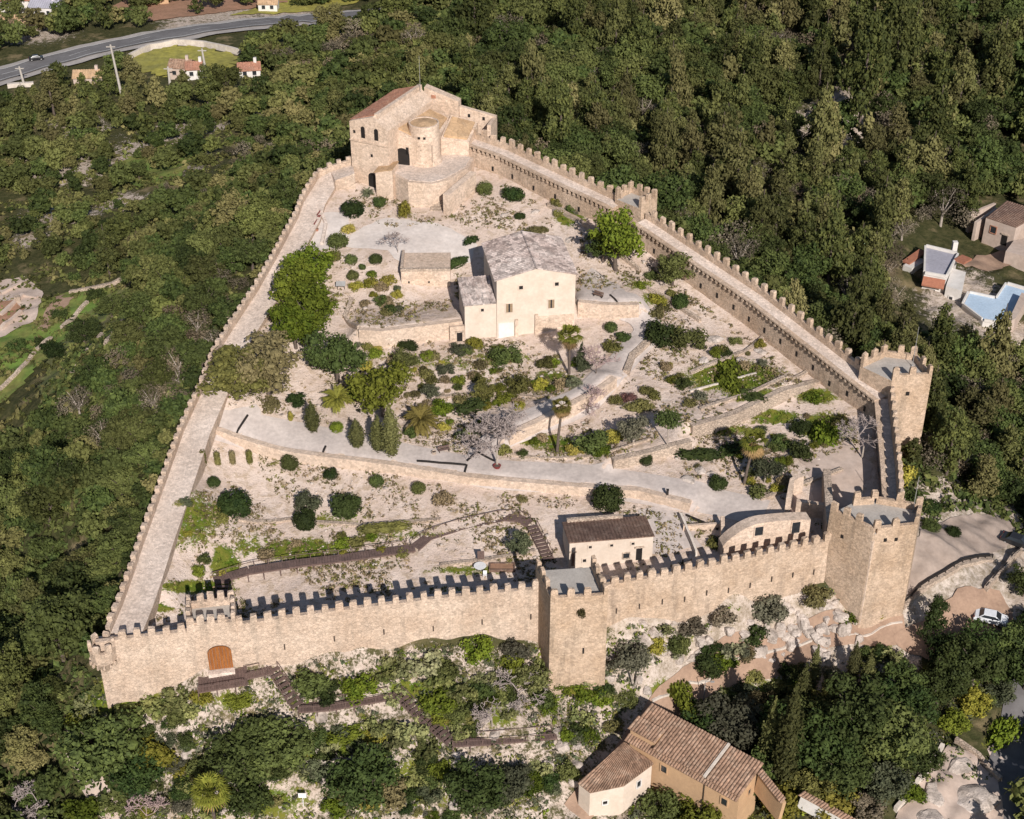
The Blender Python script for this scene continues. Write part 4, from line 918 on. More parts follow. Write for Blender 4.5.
# --- village house in the foreground
def village_house():
    zg = -9.5; eL, eR = W(629,733,-1.0), W(738.6,793,-1.0); ang = math.atan2(eR[1]-eL[1], eR[0]-eL[0]); fr = Frame(eL[:2], ang); w = math.hypot(eR[0]-eL[0], eR[1]-eL[1]); d = 4.7
    root = empty('village_house', fr.p(w/2,d/2,zg), 'ochre village house with a long terracotta tile roof', 'house')
    mb = MB(); mb.prism([fr.p(0,.3),fr.p(w,.3),fr.p(w,d),fr.p(0,d)], zg, 0, [-1.2,-1.2,-.25,-.25]); obj('wall', mb, M['ochre'], root)
    rf = MB(); s = w*.70
    tile_sheet(rf, fr.p(3.6,-.35,-1.05), fr.p(s,-.35,-1.05), fr.p(s,d+.3,.05), fr.p(3.6,d+.3,.05), .40, .13, .08, 10); obj('roof', rf, M['tilev'], root)
    rf = MB(); tile_sheet(rf, fr.p(s+.35,-.35,-1.2), fr.p(w+.3,-.35,-1.2), fr.p(w+.3,d+.3,-.1), fr.p(s+.35,d+.3,-.1), .40, .13, .08, 10); obj('roof', rf, M['tilev'], root)
    rg = MB(); rg.bar(fr.p(s+.17,-.4,-.97), fr.p(s+.17,d+.3,.12), .3, .3); obj('roof_verge', rg, M['kerb'], root)
    up = MB(); up.prism([fr.p(.0,.3),fr.p(3.55,.3),fr.p(3.55,2.0),fr.p(0,2.0)], -1.2, -.15); obj('raised_parapet', up, M['ochre'], root)
    ut = MB(); tile_sheet(ut, fr.p(-.2,-.1,-.25), fr.p(3.75,-.1,-.25), fr.p(3.75,2.1,.15), fr.p(-.2,2.1,.15), .36, .12, .06, 5); obj('parapet_tiles', ut, M['tilev'], root)
    rb = MB(); tile_sheet(rb, fr.p(-.2,2.05,-.55), fr.p(3.58,2.05,-.55), fr.p(3.58,d+.3,.02), fr.p(-.2,d+.3,.02), .40, .13, .08, 6); obj('roof', rb, M['tilev'], root)
    ev = MB(); tile_sheet(ev, fr.p(-.2,-.75,-1.75), fr.p(w+.2,-.75,-1.75), fr.p(w+.2,.3,-1.38), fr.p(-.2,.3,-1.38), .36, .12, .06, 3); obj('eave_tiles', ev, M['tilev'], root)
    window(root, fr, w*.33, .3, -4.6, .8, 1.1, fm='ochre'); window(root, fr, w*.88, .3, -4.5, .8, 1.1, fm='ochre'); window(root, fr, w, 2.6, -3.4, .6, .9, 'right', fm='ochre')
    dp = MB(); c = fr.p(w*.70,.2); dp.tube((c[0],c[1],zg),(c[0],c[1],-1.6),.06,.06,6); obj('downpipe', dp, M['iron'], root)
    gw = MB(); a, b = fr.p(w+.3,d-.6), fr.p(w+4.6,d-2.4); gw.bar((a[0],a[1],-2.4),(b[0],b[1],-3.0),.5,3.5); 
    g = obj('garden_wall', gw, M['ochre'], None, (b[0],b[1],-4.5)); tag(g, 'tile-capped ochre garden wall off the right end of the village house', 'wall')
    tc = MB(); tile_sheet(tc, (a[0]-.35,a[1]-.35,-.62),(b[0]-.35,b[1]-.35,-1.22),(b[0]+.3,b[1]+.3,-1.05),(a[0]+.3,a[1]+.3,-.45),.36,.1,.05,2); obj('coping_tiles', tc, M['tilev'], g)
    # lower wing
    r2 = empty('house_wing', W(610,800,-9), 'low white-walled wing with a faded terracotta roof left of the ochre house', 'house')
    Q = [W(x,y,z) for x, y, z in [(579,783,-3.6),(590,793,-4.0),(624,786,-3.9),(652,764,-3.2),(626,743,-2.3)]]
    mb = MB(); mb.prism([q[:2] for q in Q], -10, 0, [q[2]-.15 for q in Q]); obj('wall', mb, M['render'], r2)
    rf = MB(); ct = (Q[0],Q[1],Q[2],Q[3],Q[4])
    tile_sheet(rf, Q[1], Q[2], Vector(Q[4]).lerp(Vector(Q[3]),.45), Q[4], .38, .12, .1, 9)
    tile_sheet(rf, Q[2], Vector(Q[3])+Vector((.2,0,0)), Vector(Q[3])+Vector((.05,.35,.05)), Vector(Q[4]).lerp(Vector(Q[3]),.45), .38, .12, .1, 9)
    tile_sheet(rf, Vector(Q[0])+Vector((-.2,0,0)), Q[1], Q[4], Vector(Q[4])+Vector((-.3,.1,0)), .38, .12, .1, 9); obj('roof', rf, M['tilev'], r2)
    f2 = Frame(Q[1][:2], math.atan2(Q[2][1]-Q[1][1], Q[2][0]-Q[1][0])); window(r2, f2, 1.9, -.02, -6.3, .55, .55, fm='white')
    f3 = Frame(Q[2][:2], math.atan2(Q[3][1]-Q[2][1], Q[3][0]-Q[2][0])); window(r2, f3, 2.4, -.02, -5.6, .6, 1.0, fm='white')
    wv = MB(); a, b = W(800,800,-4), W(855,830,-5); wv.bar((a[0],a[1],-4),(b[0],b[1],-5),.5,2.2); g = obj('garden_wall', wv, M['white'], None, a); tag(g, 'white garden wall with tile coping at the bottom edge of the photo', 'wall')
    tc = MB(); tile_sheet(tc, (a[0]-.4,a[1]-.3,-2.85),(b[0]-.4,b[1]-.3,-3.85),(b[0]+.35,b[1]+.3,-3.8),(a[0]+.35,a[1]+.3,-2.8),.36,.1,.05,2); obj('coping_tiles', tc, M['tilev'], g)
village_house()
# --- houses at the right edge
def right_houses():
    z = -1.0; P = lambda x, y, zz=z: W(x, y, zz)[:2]
    r = empty('white_house', W(940,280,-5), 'white house with a grey flat roof at the right edge of the wood', 'house')
    q = [P(924,274),P(946,278),P(958,255),P(925,247)]
    mb = MB(); mb.prism(q, -8, z); obj('wall', mb, M['white'], r)
    c = (sum(a[0] for a in q)/4, sum(a[1] for a in q)/4)
    t = MB(); t.prism([(c[0]+(a[0]-c[0])*.94, c[1]+(a[1]-c[1])*.94) for a in q], z, z+.1); obj('roof', t, M['flatroof'], r)
    for i in range(4):
        a, b = q[i], q[(i+1) % 4]; m = MB(); e = L2(a, b, .04); f = L2(a, b, .97); m.bar((e[0],e[1],z+.3),(f[0],f[1],z+.3),.35,.6); obj('roof_kerb', m, M['white'], r)
    fr = Frame(q[0], math.atan2(q[1][1]-q[0][1], q[1][0]-q[0][0])); w = math.hypot(q[1][0]-q[0][0], q[1][1]-q[0][1])
    bd = MB(); bd.prism([fr.p(0,-1.2),fr.p(w,-1.2),fr.p(w,-.02),fr.p(0,-.02)], 0, 0, [-2.6,-2.6,-1.4,-1.4], [-2.85,-2.85,-1.6,-1.6]); obj('tile_band', bd, M['orange'], r)
    window(r, fr, w*.5, 0, -5, .9, 1.2, fm='white')
    b = MB(); b.prism([P(946,286,-2),P(962,291,-2),P(966,272,-2),P(952,268,-2)], -8, -2.0); o = obj('side_wing', b, M['white'], r)
    f2 = Frame(P(946,286,-2), math.atan2(P(962,291,-2)[1]-P(946,286,-2)[1], P(962,291,-2)[0]-P(946,286,-2)[0])); window(r, f2, 1.3, -.02, -4.6, .7, .8, fm='white')
    ch = MB(); p = P(954,250); ch.box((p[0],p[1],z), (.9,.9,1.8)); obj('chimney', ch, M['white'], r)
    og = MB(); a, bb = P(958,258,-.5), P(968,262,-.5); og.bar((a[0],a[1],-.4),(bb[0],bb[1],-.4),2.6,.4); obj('porch_roof', og, M['orange'], r)
    l = MB(); a, bb = P(906,262,-2), P(923,250,-1.4); l.bar((a[0],a[1],-2.2),(bb[0],bb[1],-1.6),1.6,.35); obj('lean_to_roof', l, M['orange'], r)
    l = MB(); a, bb = P(907,270,-3), P(922,262,-3); l.bar((a[0],a[1],-4.8),(bb[0],bb[1],-4.8),2.0,5); obj('lean_to_wall', l, M['white'], r)
    zt = -3.2; P2 = lambda x, y: W(x, y, zt)[:2]
    r2 = empty('roof_terrace', W(995,305,-6), 'pale blue L-shaped roof terrace at the right edge', 'roof terrace')
    poly = [P2(962,305),P2(968,293),P2(996,299),P2(1006,284),P2(1034,292),P2(1005,325),P2(983,321)]
    m = MB(); m.prism(poly, -9, zt); obj('wall', m, M['white'], r2)
    c = (sum(a[0] for a in poly)/7, sum(a[1] for a in poly)/7); m = MB(); m.prism([L2(a, c, .06) for a in poly], zt, zt+.08); obj('terrace_floor', m, M['blueroof'], r2)
    for i in range(7):
        a, b = poly[i], poly[(i+1) % 7]; e = L2(a,b,.05); f = L2(a,b,.95); m = MB(); m.bar((e[0],e[1],zt+.25),(f[0],f[1],zt+.25),.3,.5); obj('parapet', m, M['white'], r2)
    m = MB(); m.prism([P2(1006,330),P2(1014,326),P2(1028,303),P2(1020,300)], -9, zt+1.6); tag(obj('garden_wall', m, M['pinksoil'], None, W(1015,315,-6)), 'pinkish wall block beside the blue roof terrace', 'wall')
    r3 = empty('tan_house', W(1005,225,-5), 'tan house with a dull brown flat-pitched roof at the upper right edge', 'house')
    P3 = lambda x, y, zz=0: W(x, y, zz)[:2]
    q = [P3(986,218),P3(1016,228),P3(1042,214),P3(1006,203)]
    m = MB(); m.prism(q, -9, 0); obj('wall', m, M['pinksoil'], r3)
    m = MB(); tile_sheet(m, q[0]+(.1,), q[1]+(.1,), q[2]+(.5,), q[3]+(.5,), .5, .1, .1, 8); obj('roof', m, M['tileb'], r3)
    f = Frame(q[0], math.atan2(q[1][1]-q[0][1], q[1][0]-q[0][0])); window(r3, f, 2, -.02, -2.6, 1.2, 1.4, fm='tiler'); door(r3, f, 4.6, -.02, -4.4, 1.2, 2.2)
    m = MB(); m.prism([P3(1008,240),P3(1030,246),P3(1034,226),P3(1016,229.5)], -9, -2.4); obj('side_wing', m, M['pinksoil'], r3)
    for pts, lab in [([(970,213),(995,203)],'tan wall stub left of the tan house'),([(976,222),(997,208)],'second tan wall stub just left of the tan house')]:
        a, b = P3(*pts[0],-1), P3(*pts[1],-1); m = MB(); m.bar((a[0],a[1],-4),(b[0],b[1],-4),.6,6); tag(obj('yard_wall', m, M['pinksoil'], None, (a[0],a[1],-6)), lab, 'wall')
right_houses()
# --- distant houses by the road
def small_house(px, py, w, d, hg, ang, wm, rm, label, extra=None):
    p = at(px, py); fr = Frame((p[0]-w/2, p[1]), math.radians(ang)); r = empty('country_house', p, label, 'house')
    m = MB(); m.prism([fr.p(0,0),fr.p(w,0),fr.p(w,d),fr.p(0,d)], p[2]-3, p[2]+hg); obj('wall', m, M[wm], r)
    k = MB(); tile_sheet(k, fr.p(-.3,-.3,p[2]+hg), fr.p(w+.3,-.3,p[2]+hg), fr.p(w+.3,d/2,p[2]+hg+1.6), fr.p(-.3,d/2,p[2]+hg+1.6), .7, .1, .1, 4)
    tile_sheet(k, fr.p(w+.3,d+.3,p[2]+hg), fr.p(-.3,d+.3,p[2]+hg), fr.p(-.3,d/2,p[2]+hg+1.6), fr.p(w+.3,d/2,p[2]+hg+1.6), .7, .1, .1, 4); obj('roof', k, M[rm], r)
    g = MB(); g.add([fr.p(0,0,p[2]+hg),fr.p(0,d,p[2]+hg),fr.p(0,d/2,p[2]+hg+1.5),fr.p(w,0,p[2]+hg),fr.p(w,d,p[2]+hg),fr.p(w,d/2,p[2]+hg+1.5)], [(0,2,1),(3,4,5)]); obj('gable', g, M[wm], r)
    for u in (w*.28, w*.72): window(r, fr, u, 0, p[2]+hg*.4, 1.1, 1.2, fm=wm)
    c = MB(); q = fr.p(w*.8,d*.5); c.box((q[0],q[1],p[2]+hg+1), (.8,.8,1.8)); obj('chimney', c, M[wm], r)
small_house(196, 80, 5, 5, 2.8, 8, 'white', 'tiler', 'white country house with dark windows in front of the yellow meadow')
small_house(180, 79, 6, 6, 3.2, -6, 'pinksoil', 'tilev', 'pinkish country house with red roof left of the white one')
small_house(250, 79, 6, 5, 2.2, 10, 'white', 'tiler', 'red-roofed cottage among trees right of the yellow meadow')
small_house(88, 84, 8, 5, 1.6, 4, 'pinksoil', 'ochreroof', 'low tan shed half hidden in trees below the road')
small_house(12, 14, 12, 8, 4.0, 5, 'white', 'tiler', 'white house with red roof in the top left corner')
small_house(44, 18, 9, 7, 3.5, -8, 'white', 'flatroof', 'white house with grey roof beyond the road at top left')
small_house(20, 30, 12, 6, 2.2, 0, 'pinksoil', 'ochreroof', 'tan farm shed beyond the road at top left')
small_house(150, 6, 12, 7, 3.0, 6, 'ochre', 'tiler', 'orange-roofed farmhouse beside the bare red field')
small_house(268, 12, 6, 5, 2.4, 0, 'white', 'ochreroof', 'tiny pale hut beside the road below the bare red field')
p = at(16, 296); 
def ruin():
    p = at(14,300); r = empty('ruined_house', p, 'roofless pinkish ruin on the bare yard at the left edge', 'ruin')
    for a, b, hg in [((2,318),(24,298),1.2),((24,298),(38,300),.9),((2,296),(22,286),1.0)]:
        A, B = at(*a), at(*b); m = MB(); m.bar((A[0],A[1],A[2]+hg/2-.5),(B[0],B[1],B[2]+hg/2-.5),.7,hg+1); obj('wall', m, M['pinksoil'], r)
    A = at(18,304); m = MB(); m.box((A[0],A[1],A[2]-.5), (1.2,1.0,2.3), .4); obj('chimney', m, M['rubble'], r)
ruin()
# ------------------------------------------------------------------ plants
def lobes_for(kind, rng):
    L = []
    if kind == 'ball':
        L = [((0,0,.70),(.93,.93,.76))]
        for i in range(12):
            a = i*2.4+rng.uniform(-.4,.4); r = rng.uniform(.25,.72); L.append(((r*math.cos(a),r*math.sin(a),.72+rng.uniform(-.35,.55)*(1-r*.5)),(rng.uniform(.28,.42),)*3))
    elif kind == 'box': L = [((x,y,.5),(.42,.42,.52)) for x in (-.5,0,.5) for y in (-.3,.3)]
    elif kind == 'low':
        for i in range(7):
            a = rng.uniform(0,6.28); r = rng.uniform(.2,.65); L.append(((r*math.cos(a),r*math.sin(a),rng.uniform(.15,.35)),(rng.uniform(.35,.5),)*2+(rng.uniform(.25,.42),)))
    elif kind == 'bush':
        for i in range(17):
            a = i*2.4+rng.uniform(-.5,.5); r = rng.uniform(.1,.75)**.8; z = rng.uniform(.2,1.15)*(1.1-.45*r); s = rng.uniform(.20,.40); L.append(((r*math.cos(a),r*math.sin(a),z),(s,s,s*.85)))
    elif kind in ('tree','oak','bare_crown'):
        L = [((0,0,1.2),(.55,.55,.55))]
        for i in range(30):
            a = i*2.4+rng.uniform(-.6,.6); r = rng.uniform(.2,.88); z = 1.2+rng.uniform(-.55,.62)*(1-.45*r*r); s = rng.uniform(.15,.33); L.append(((r*math.cos(a),r*math.sin(a),z),(s,s,s*.75)))
    elif kind == 'pine':
        for i in range(24):
            t = i/23; a = i*2.4+rng.uniform(-.7,.7); r = min(1,1.5*(1-t)**.75)*rng.uniform(.15,.78); z = .6+t*1.5+rng.uniform(-.15,.15); s = .15+.17*(1-t*.5)*rng.uniform(.6,1.3); L.append(((r*math.cos(a),r*math.sin(a),z),(s,s,s*.62)))
    elif kind == 'umbrella':
        for i in range(7):
            a = i*.9; r = .5 if i else 0; L.append(((r*math.cos(a),r*math.sin(a),.2+.05*rng.uniform(0,1)),(.5,.5,.2)))
    elif kind == 'cypress':
        for i in range(9):
            t = i/8; s = .95*math.sin(PI*(.14+.80*t))**.8*(1-.35*t); L.append(((rng.uniform(-.1,.1),rng.uniform(-.1,.1),.8+t*5.6),(s,s,.85)))
    elif kind == 'hedgecol': L = [((0,0,.35+.5*i),(1,1,.6)) for i in range(5)]
    elif kind == 'pads':
        for i in range(14):
            a = rng.uniform(0,6.28); r = rng.uniform(0,.8)**.7; L.append(((r*math.cos(a),r*math.sin(a),rng.uniform(.15,.65)),(.24,.24,.26)))
    elif kind == 'ivy':
        for i in range(10):
            a = rng.uniform(0,6.28); r = rng.uniform(0,.75); L.append(((r*math.cos(a),r*math.sin(a),.08),(.36,.36,rng.uniform(.14,.26))))
    return L
ICO = None
def ico():
    global ICO
    if ICO is None:
        bm = bmesh.new(); bmesh.ops.create_icosphere(bm, subdivisions=1, radius=1); bm.verts.ensure_lookup_table()
        ICO = (np.array([v.co[:] for v in bm.verts]), np.array([[v.index for v in f.verts] for f in bm.faces])); bm.free()
    return ICO
def crown_arrays(kind, n, size, seed, rough=.8, core=.74):
    rng = np.random.default_rng(seed); pr = random.Random(seed); L = lobes_for(kind, pr)
    C = np.array([l[0] for l in L], float); R = np.array([l[1] for l in L], float)
    wts = (R[:,0]*R[:,2]); wts = wts/wts.sum()
    k = rng.choice(len(L), n*3, p=wts); d = rng.normal(size=(n*3,3)); d /= np.linalg.norm(d,axis=1)[:,None]
    sh = rng.uniform(.70,1.28,(n*3,1)) if kind not in ('ball','box','hedgecol') else rng.uniform(.88,1.12,(n*3,1))
    P = C[k]+d*R[k]*sh
    ok = np.ones(len(P), bool)
    for c, r in zip(C, R): ok &= (np.linalg.norm((P-c)/r, axis=1) > .76)
    ok &= P[:,2] > .02
    P = P[ok][:n]; d = (d/R[k])[ok][:n]; d /= np.linalg.norm(d,axis=1)[:,None]
    nn = d+rng.normal(size=P.shape)*rough*.95+np.array([0,0,.2]); nn /= np.linalg.norm(nn,axis=1)[:,None]
    t = np.cross(nn, rng.normal(size=P.shape)); t /= np.linalg.norm(t,axis=1)[:,None]; b = np.cross(nn, t)
    s = size*rng.uniform(.6,1.35,(len(P),1)); e = rng.uniform(.45,.85,(len(P),1)); j = lambda: rng.uniform(.7,1.2,(len(P),1))
    V = np.stack([P-t*s*j(), P-b*s*e*j(), P+t*s*j(), P+b*s*e*j()], 1).reshape(-1,3)
    Q = np.arange(len(V)).reshape(-1,4)
    iv, itf = ico(); vs = [V]; ts = []; o = len(V)
    for c, r in zip(C, R):
        w = c+iv*r*core*rng.uniform(.85,1.1,(len(iv),1)); w[:,2] = np.maximum(w[:,2], -.05); vs.append(w); ts.append(itf+o); o += len(w)
    return np.concatenate(vs), Q, np.concatenate(ts)
def np_mesh(name, V, Q, T, m, tint=None):
    me = bpy.data.meshes.new(name); me.vertices.add(len(V)); me.vertices.foreach_set('co', V.astype(np.float32).ravel())
    li = np.concatenate([Q.ravel(), T.ravel()]).astype(np.int32); me.loops.add(len(li)); me.loops.foreach_set('vertex_index', li)
    st = np.concatenate([np.arange(len(Q))*4, len(Q)*4+np.arange(len(T))*3]).astype(np.int32)
    me.polygons.add(len(st)); me.polygons.foreach_set('loop_start', st); me.update(calc_edges=True)
    if tint is not None:
        a = me.attributes.new('tint','FLOAT','POINT'); a.data.foreach_set('value', tint.astype(np.float32))
    me.materials.append(m); return me
SPEC = {'ball':(1500,.08),'box':(1200,.07),'low':(520,.10),'bush':(1300,.080),'tree':(2600,.062),'oak':(2600,.062),'pine':(2000,.060),'umbrella':(600,.10),'cypress':(1600,.13),'hedgecol':(700,.16),'pads':(420,.135),'ivy':(500,.10),'bare_crown':(1500,.034)}
CR = {}
def crown(kind, mat, var):
    k = (kind, mat, var)
    if k not in CR:
        n, s = SPEC[kind]; V, Q, T = crown_arrays(kind, n, s, hash((kind, var)) % 9999 if False else (sum(map(ord, kind))*17+var*101), core=.28 if kind == 'bare_crown' else .62 if kind not in ('ball','box','hedgecol','cypress') else .82)
        CR[k] = np_mesh(kind+'_foliage', V, Q, T, M[mat])
    return CR[k]
TR = {}
def trunk_mesh(kind, var, bark='bark'):
    k = (kind, var, bark)
    if k not in TR:
        r = random.Random(var*31+5); mb = MB()
        if kind == 'pine': mb.tube((0,0,-.3),(.03,.02,1.4),.07,.045,7); mb.tube((.03,.02,1.4),(0,0,2.4),.045,.012,6)
        elif kind == 'umbrella': pass
        else:
            mb.tube((0,0,-.3),(r.uniform(-.06,.06),r.uniform(-.06,.06),.62),.085,.06,8)
            for i in range(5):
                a = i*1.26+r.uniform(-.3,.3); q = (.38*math.cos(a),.38*math.sin(a),1.15+r.uniform(-.1,.2)); mb.tube((0,0,.55),q,.05,.025,6); mb.tube(q,(q[0]*1.6,q[1]*1.6,q[2]+.3),.025,.008,5)
        TR[k] = mesh_from(kind+'_trunk', mb.v, mb.f, [M[bark]])
    return TR[k]
def plant(kind, px, py, r, label, mat='green', name=None, cat=None, hz=1.0, trunk=None, var=None, group=None, rz=None, p=None, sxy=(1,1), bark='bark'):
    p = p or at(px, py); var = random.randrange(3) if var is None else var; rz = random.uniform(0,6.28) if rz is None else rz
    isn = kind in ('tree','oak','pine','umbrella','cypress') if trunk is None else trunk
    nm = {'ball':'clipped_bush','box':'box_hedge','low':'low_shrub','bush':'shrub','tree':'tree','oak':'holm_oak','pine':'pine_tree','umbrella':'umbrella_tree','cypress':'cypress_tree','hedgecol':'clipped_hedge','pads':'prickly_pear','ivy':'ivy_mound'}[kind]
    ct = {'ball':'bush','box':'hedge','low':'shrub','bush':'shrub','tree':'tree','oak':'tree','pine':'tree','umbrella':'tree','cypress':'tree','hedgecol':'hedge','pads':'cactus','ivy':'creeper'}[kind]
    nm = name or nm; ct = cat or ct; s = (r*sxy[0], r*sxy[1], r*hz)
    if isn:
        root = empty(nm, p, label, ct, group, rz); put('trunk', trunk_mesh('pine' if kind in ('pine','cypress') else 'tree', var, bark), root, (0,0,0), 0, s if kind != 'cypress' else (r*2,r*2,r*hz*1.5)); put('crown', crown(kind, mat, var), root, (0,0,0), 0, s); return root
    o = put(nm, crown(kind, mat, var), None, (p[0],p[1],p[2]-.05), rz, s); return tag(o, label, ct, group)
# --- palms
def fan_palm(px, py, hgt, label, r=1.7, dry=0.35, lean=(0,0)):
    p = at(px, py); root = empty('palm_tree', p, label, 'palm tree'); mb = MB(); pts = [(0,0,-.3),(lean[0]*.3,lean[1]*.3,hgt*.4),(lean[0]*.7,lean[1]*.7,hgt*.75),(lean[0],lean[1],hgt)]
    for i in range(3): mb.tube(*[(p[0]+q[0],p[1]+q[1],p[2]+q[2]) for q in pts[i:i+2]], [.24,.2,.17][i], [.2,.17,.16][i], 9)
    obj('trunk', mb, M['bark'], root)
    rr = random.Random(int(px)); g = MB(); d = MB(); T = Vector((p[0]+lean[0],p[1]+lean[1],p[2]+hgt))
    for i in range(46):
        a = i*2.4; dead = i > 46*(1-dry); e = rr.uniform(-.25,1.25) if not dead else rr.uniform(-1.3,-.6)
        dr = Vector((math.cos(a)*math.cos(e), math.sin(a)*math.cos(e), math.sin(e))); pet = r*rr.uniform(.45,.62); c = T+dr*pet; mb = d if dead else g
        mb.bar(T, c, .05); side = dr.cross(Vector((0,0,1))).normalized(); upv = side.cross(dr).normalized()
        for k in range(9):
            t = (k-4)/4*1.25; v = (dr*math.cos(t)+side*math.sin(t)).normalized(); l = r*rr.uniform(.5,.65); w = v.cross(upv)*.1
            tip = c+v*l+Vector((0,0,-.18*l*(1+abs(t)))); o = len(mb.v); mb.add([c-w*.3, c+v*l*.5-w, tip, c+v*l*.5+w], [(0,1,2,3)])
    obj('crown', g, M['palm'], root)
    if d.v: obj('dead_fronds', d, M['palmdry'], root)
def date_palm(px, py, hgt, r, label, mat='palm', n=60, name='palm_tree', cat='palm tree'):
    p = at(px, py); root = empty(name, p, label, cat); rr = random.Random(int(px)+1)
    mb = MB(); mb.lathe((p[0],p[1],p[2]-.3), [(.42,0),(.36,hgt*.5),(.42,hgt+.3),(.2,hgt+.6)], 10); obj('trunk', mb, M['bark'], root)
    g = MB(); T = Vector((p[0],p[1],p[2]+hgt+.2))
    for i in range(n):
        a = i*2.4; e0 = rr.uniform(.1,1.35); l = r*rr.uniform(.85,1.1); pt = T.copy(); seg = 7; prev = None
        for k in range(seg+1):
            e = e0-1.5*(k/seg)**1.4; dr = Vector((math.cos(a)*math.cos(e), math.sin(a)*math.cos(e), math.sin(e)))
            sd = Vector((-math.sin(a), math.cos(a), 0)); w = r*.17*math.sin(PI*(.12+.85*k/seg))
            for s in (-1, 1):
                q = pt+sd*s*w+dr*w*.9-Vector((0,0,w*.25)); bq = dr*r*.045
                g.add([pt-bq, pt+bq, q], [(0,1,2)]); pm = pt+dr*(l/seg*.5); q2 = pm+sd*s*w+dr*w*.9-Vector((0,0,w*.25)); g.add([pm-bq, pm+bq, q2], [(0,1,2)])
            nx = pt+dr*(l/seg)
            if k < seg: g.bar(pt, nx, .05)
            pt = nx
    obj('crown', g, M[mat], root)
# --- bare trees
def bare_tree(px, py, hgt, r, label, mat='twig', depth=5, seed=1, name='bare_tree', p=None, tk=.11):
    p = p or at(px, py); root = empty(name, p, label, 'tree'); rr = random.Random(seed); t = MB(); g = MB()
    def grow(a, d, l, w, k):
        b = a+d*l; (t if k >= depth else g).tube(a, b, max(w,.035), max(w*.7,.028), 6 if k > 2 else 4, cap=False)
        if k == 0: return
        n = 3 if k > 2 else rr.choice((3,4))
        for i in range(n):
            ax = Vector((rr.gauss(0,1), rr.gauss(0,1), rr.gauss(0,.55))).normalized(); nd = (d*.75+ax*.75*(r/hgt)*1.5+Vector((0,0,.12))).normalized()
            grow(b, nd, l*rr.uniform(.62,.85), w*.66, k-1)
    grow(Vector(p)-Vector((0,0,.3)), Vector((0,0,1)), hgt*.30+.3, hgt*tk*.2, depth)
    obj('trunk', t, M['barkp' if mat == 'twig' else 'bark'], root); obj('branches', g, M[mat], root)
# ------------------------------------------------------------------ planting inside the walls (pixel of the foot, size in metres)
P_ = plant
for px, n in ((204,'leftmost'),(218,'second from the left'),(233,'third from the left'),(250,'rightmost')):
    P_('hedgecol', px, 465-(px-204)*.04, .42, 'slim clipped hedge column below the path, '+n+' of the four', 'olive', hz=2.1 if px < 210 else 1.8, group='slim clipped hedges in a row')
for px, py, r, lab in [(290,468,1.3,'round clipped bush just below the main path near the four slim hedges'),(331,478,1.0,'small round bush below the path left of the dark oval pair'),(213.6,486,.95,'small dark round bush beside the left wall walk'),
    (377,485,1.05,'round bush below the path, left of two'),(418.5,492,1.05,'round bush below the path, right of two'),(337,431,1.0,'bright round bush on the upper edge of the main path'),
    (380,206,1.1,'dark round bush at the foot of the bastion'),(352,263,1.0,'round bush on the upper terrace, upper of a stacked pair'),(353.5,279,.98,'round bush on the upper terrace, lower of a stacked pair'),(376,263,1.1,'round bush under the little bare tree by the plaza'),(362.5,269,.6,'tiny dark bush between round bushes on the upper terrace'),
    (611,331,1.05,'round ball bush right of the main house wall'),(718.5,488,1.25,'dark low ball bush near the vaulted building'),(646,464,.95,'small dark brown ball bush below the umbrella-shaped tree')]:
    P_('ball', px, py, r, lab, 'green' if 'bright' in lab else ('dkleaf' if 'dark' in lab else 'oak'))
P_('ball', 236, 514, 2.4, 'big dark clipped bush on the lower terrace near the left wall', 'dkleaf', hz=1.0)
P_('bush', 308, 508, 1.9, 'grey-green loose shrub behind an oval clipped bush', 'greyg')
P_('ball', 305, 526, 1.75, 'oval clipped bush in front of the grey-green shrub', 'dkleaf', sxy=(1.1,.9), hz=.85)
P_('ball', 347, 513, 2.15, 'large dark oval bush on the lower terrace right of centre', 'dkleaf', hz=.85, rz=0)
P_('ball', 608, 507, 2.3, 'broad round bush behind the low tiled house', 'oak', hz=.95)
P_('low', 442, 502, 1.7, 'dry brown shrub below the main path', 'dry'); P_('low', 522, 500, .9, 'small sparse olive shrub below the path', 'olive')
P_('box', 385, 531, 2.6, 'long brownish hedge on the lower terrace', 'olive', sxy=(1.5,.45), hz=.45, rz=.15); P_('low', 345, 545, 1.6, 'low green tuft above the boardwalk', 'green', hz=.7)
P_('low', 270, 408, 1.9, 'brownish low shrub behind the left end of the path', 'olive'); P_('bush', 296, 404, 1.7, 'dark green shrub beside the brownish shrub near the path', 'dkleaf', hz=.8); P_('cypress', 291, 421, .45, 'small yellow-green cone shrub above the path', 'yellow', hz=.55)
for px, py, r, hz, lab in [(313,432,1.15,.62,'spindle-shaped olive cypress left of the date palm path'),(357.5,447,1.25,.52,'short blunt cypress, first of three above the path'),(378,451,1.2,.68,'middle-height cypress, second of three above the path'),(392,456,1.5,.80,'tallest cypress of the three above the main path')]:
    P_('cypress', px, py, r, lab, 'cyp', hz=hz)
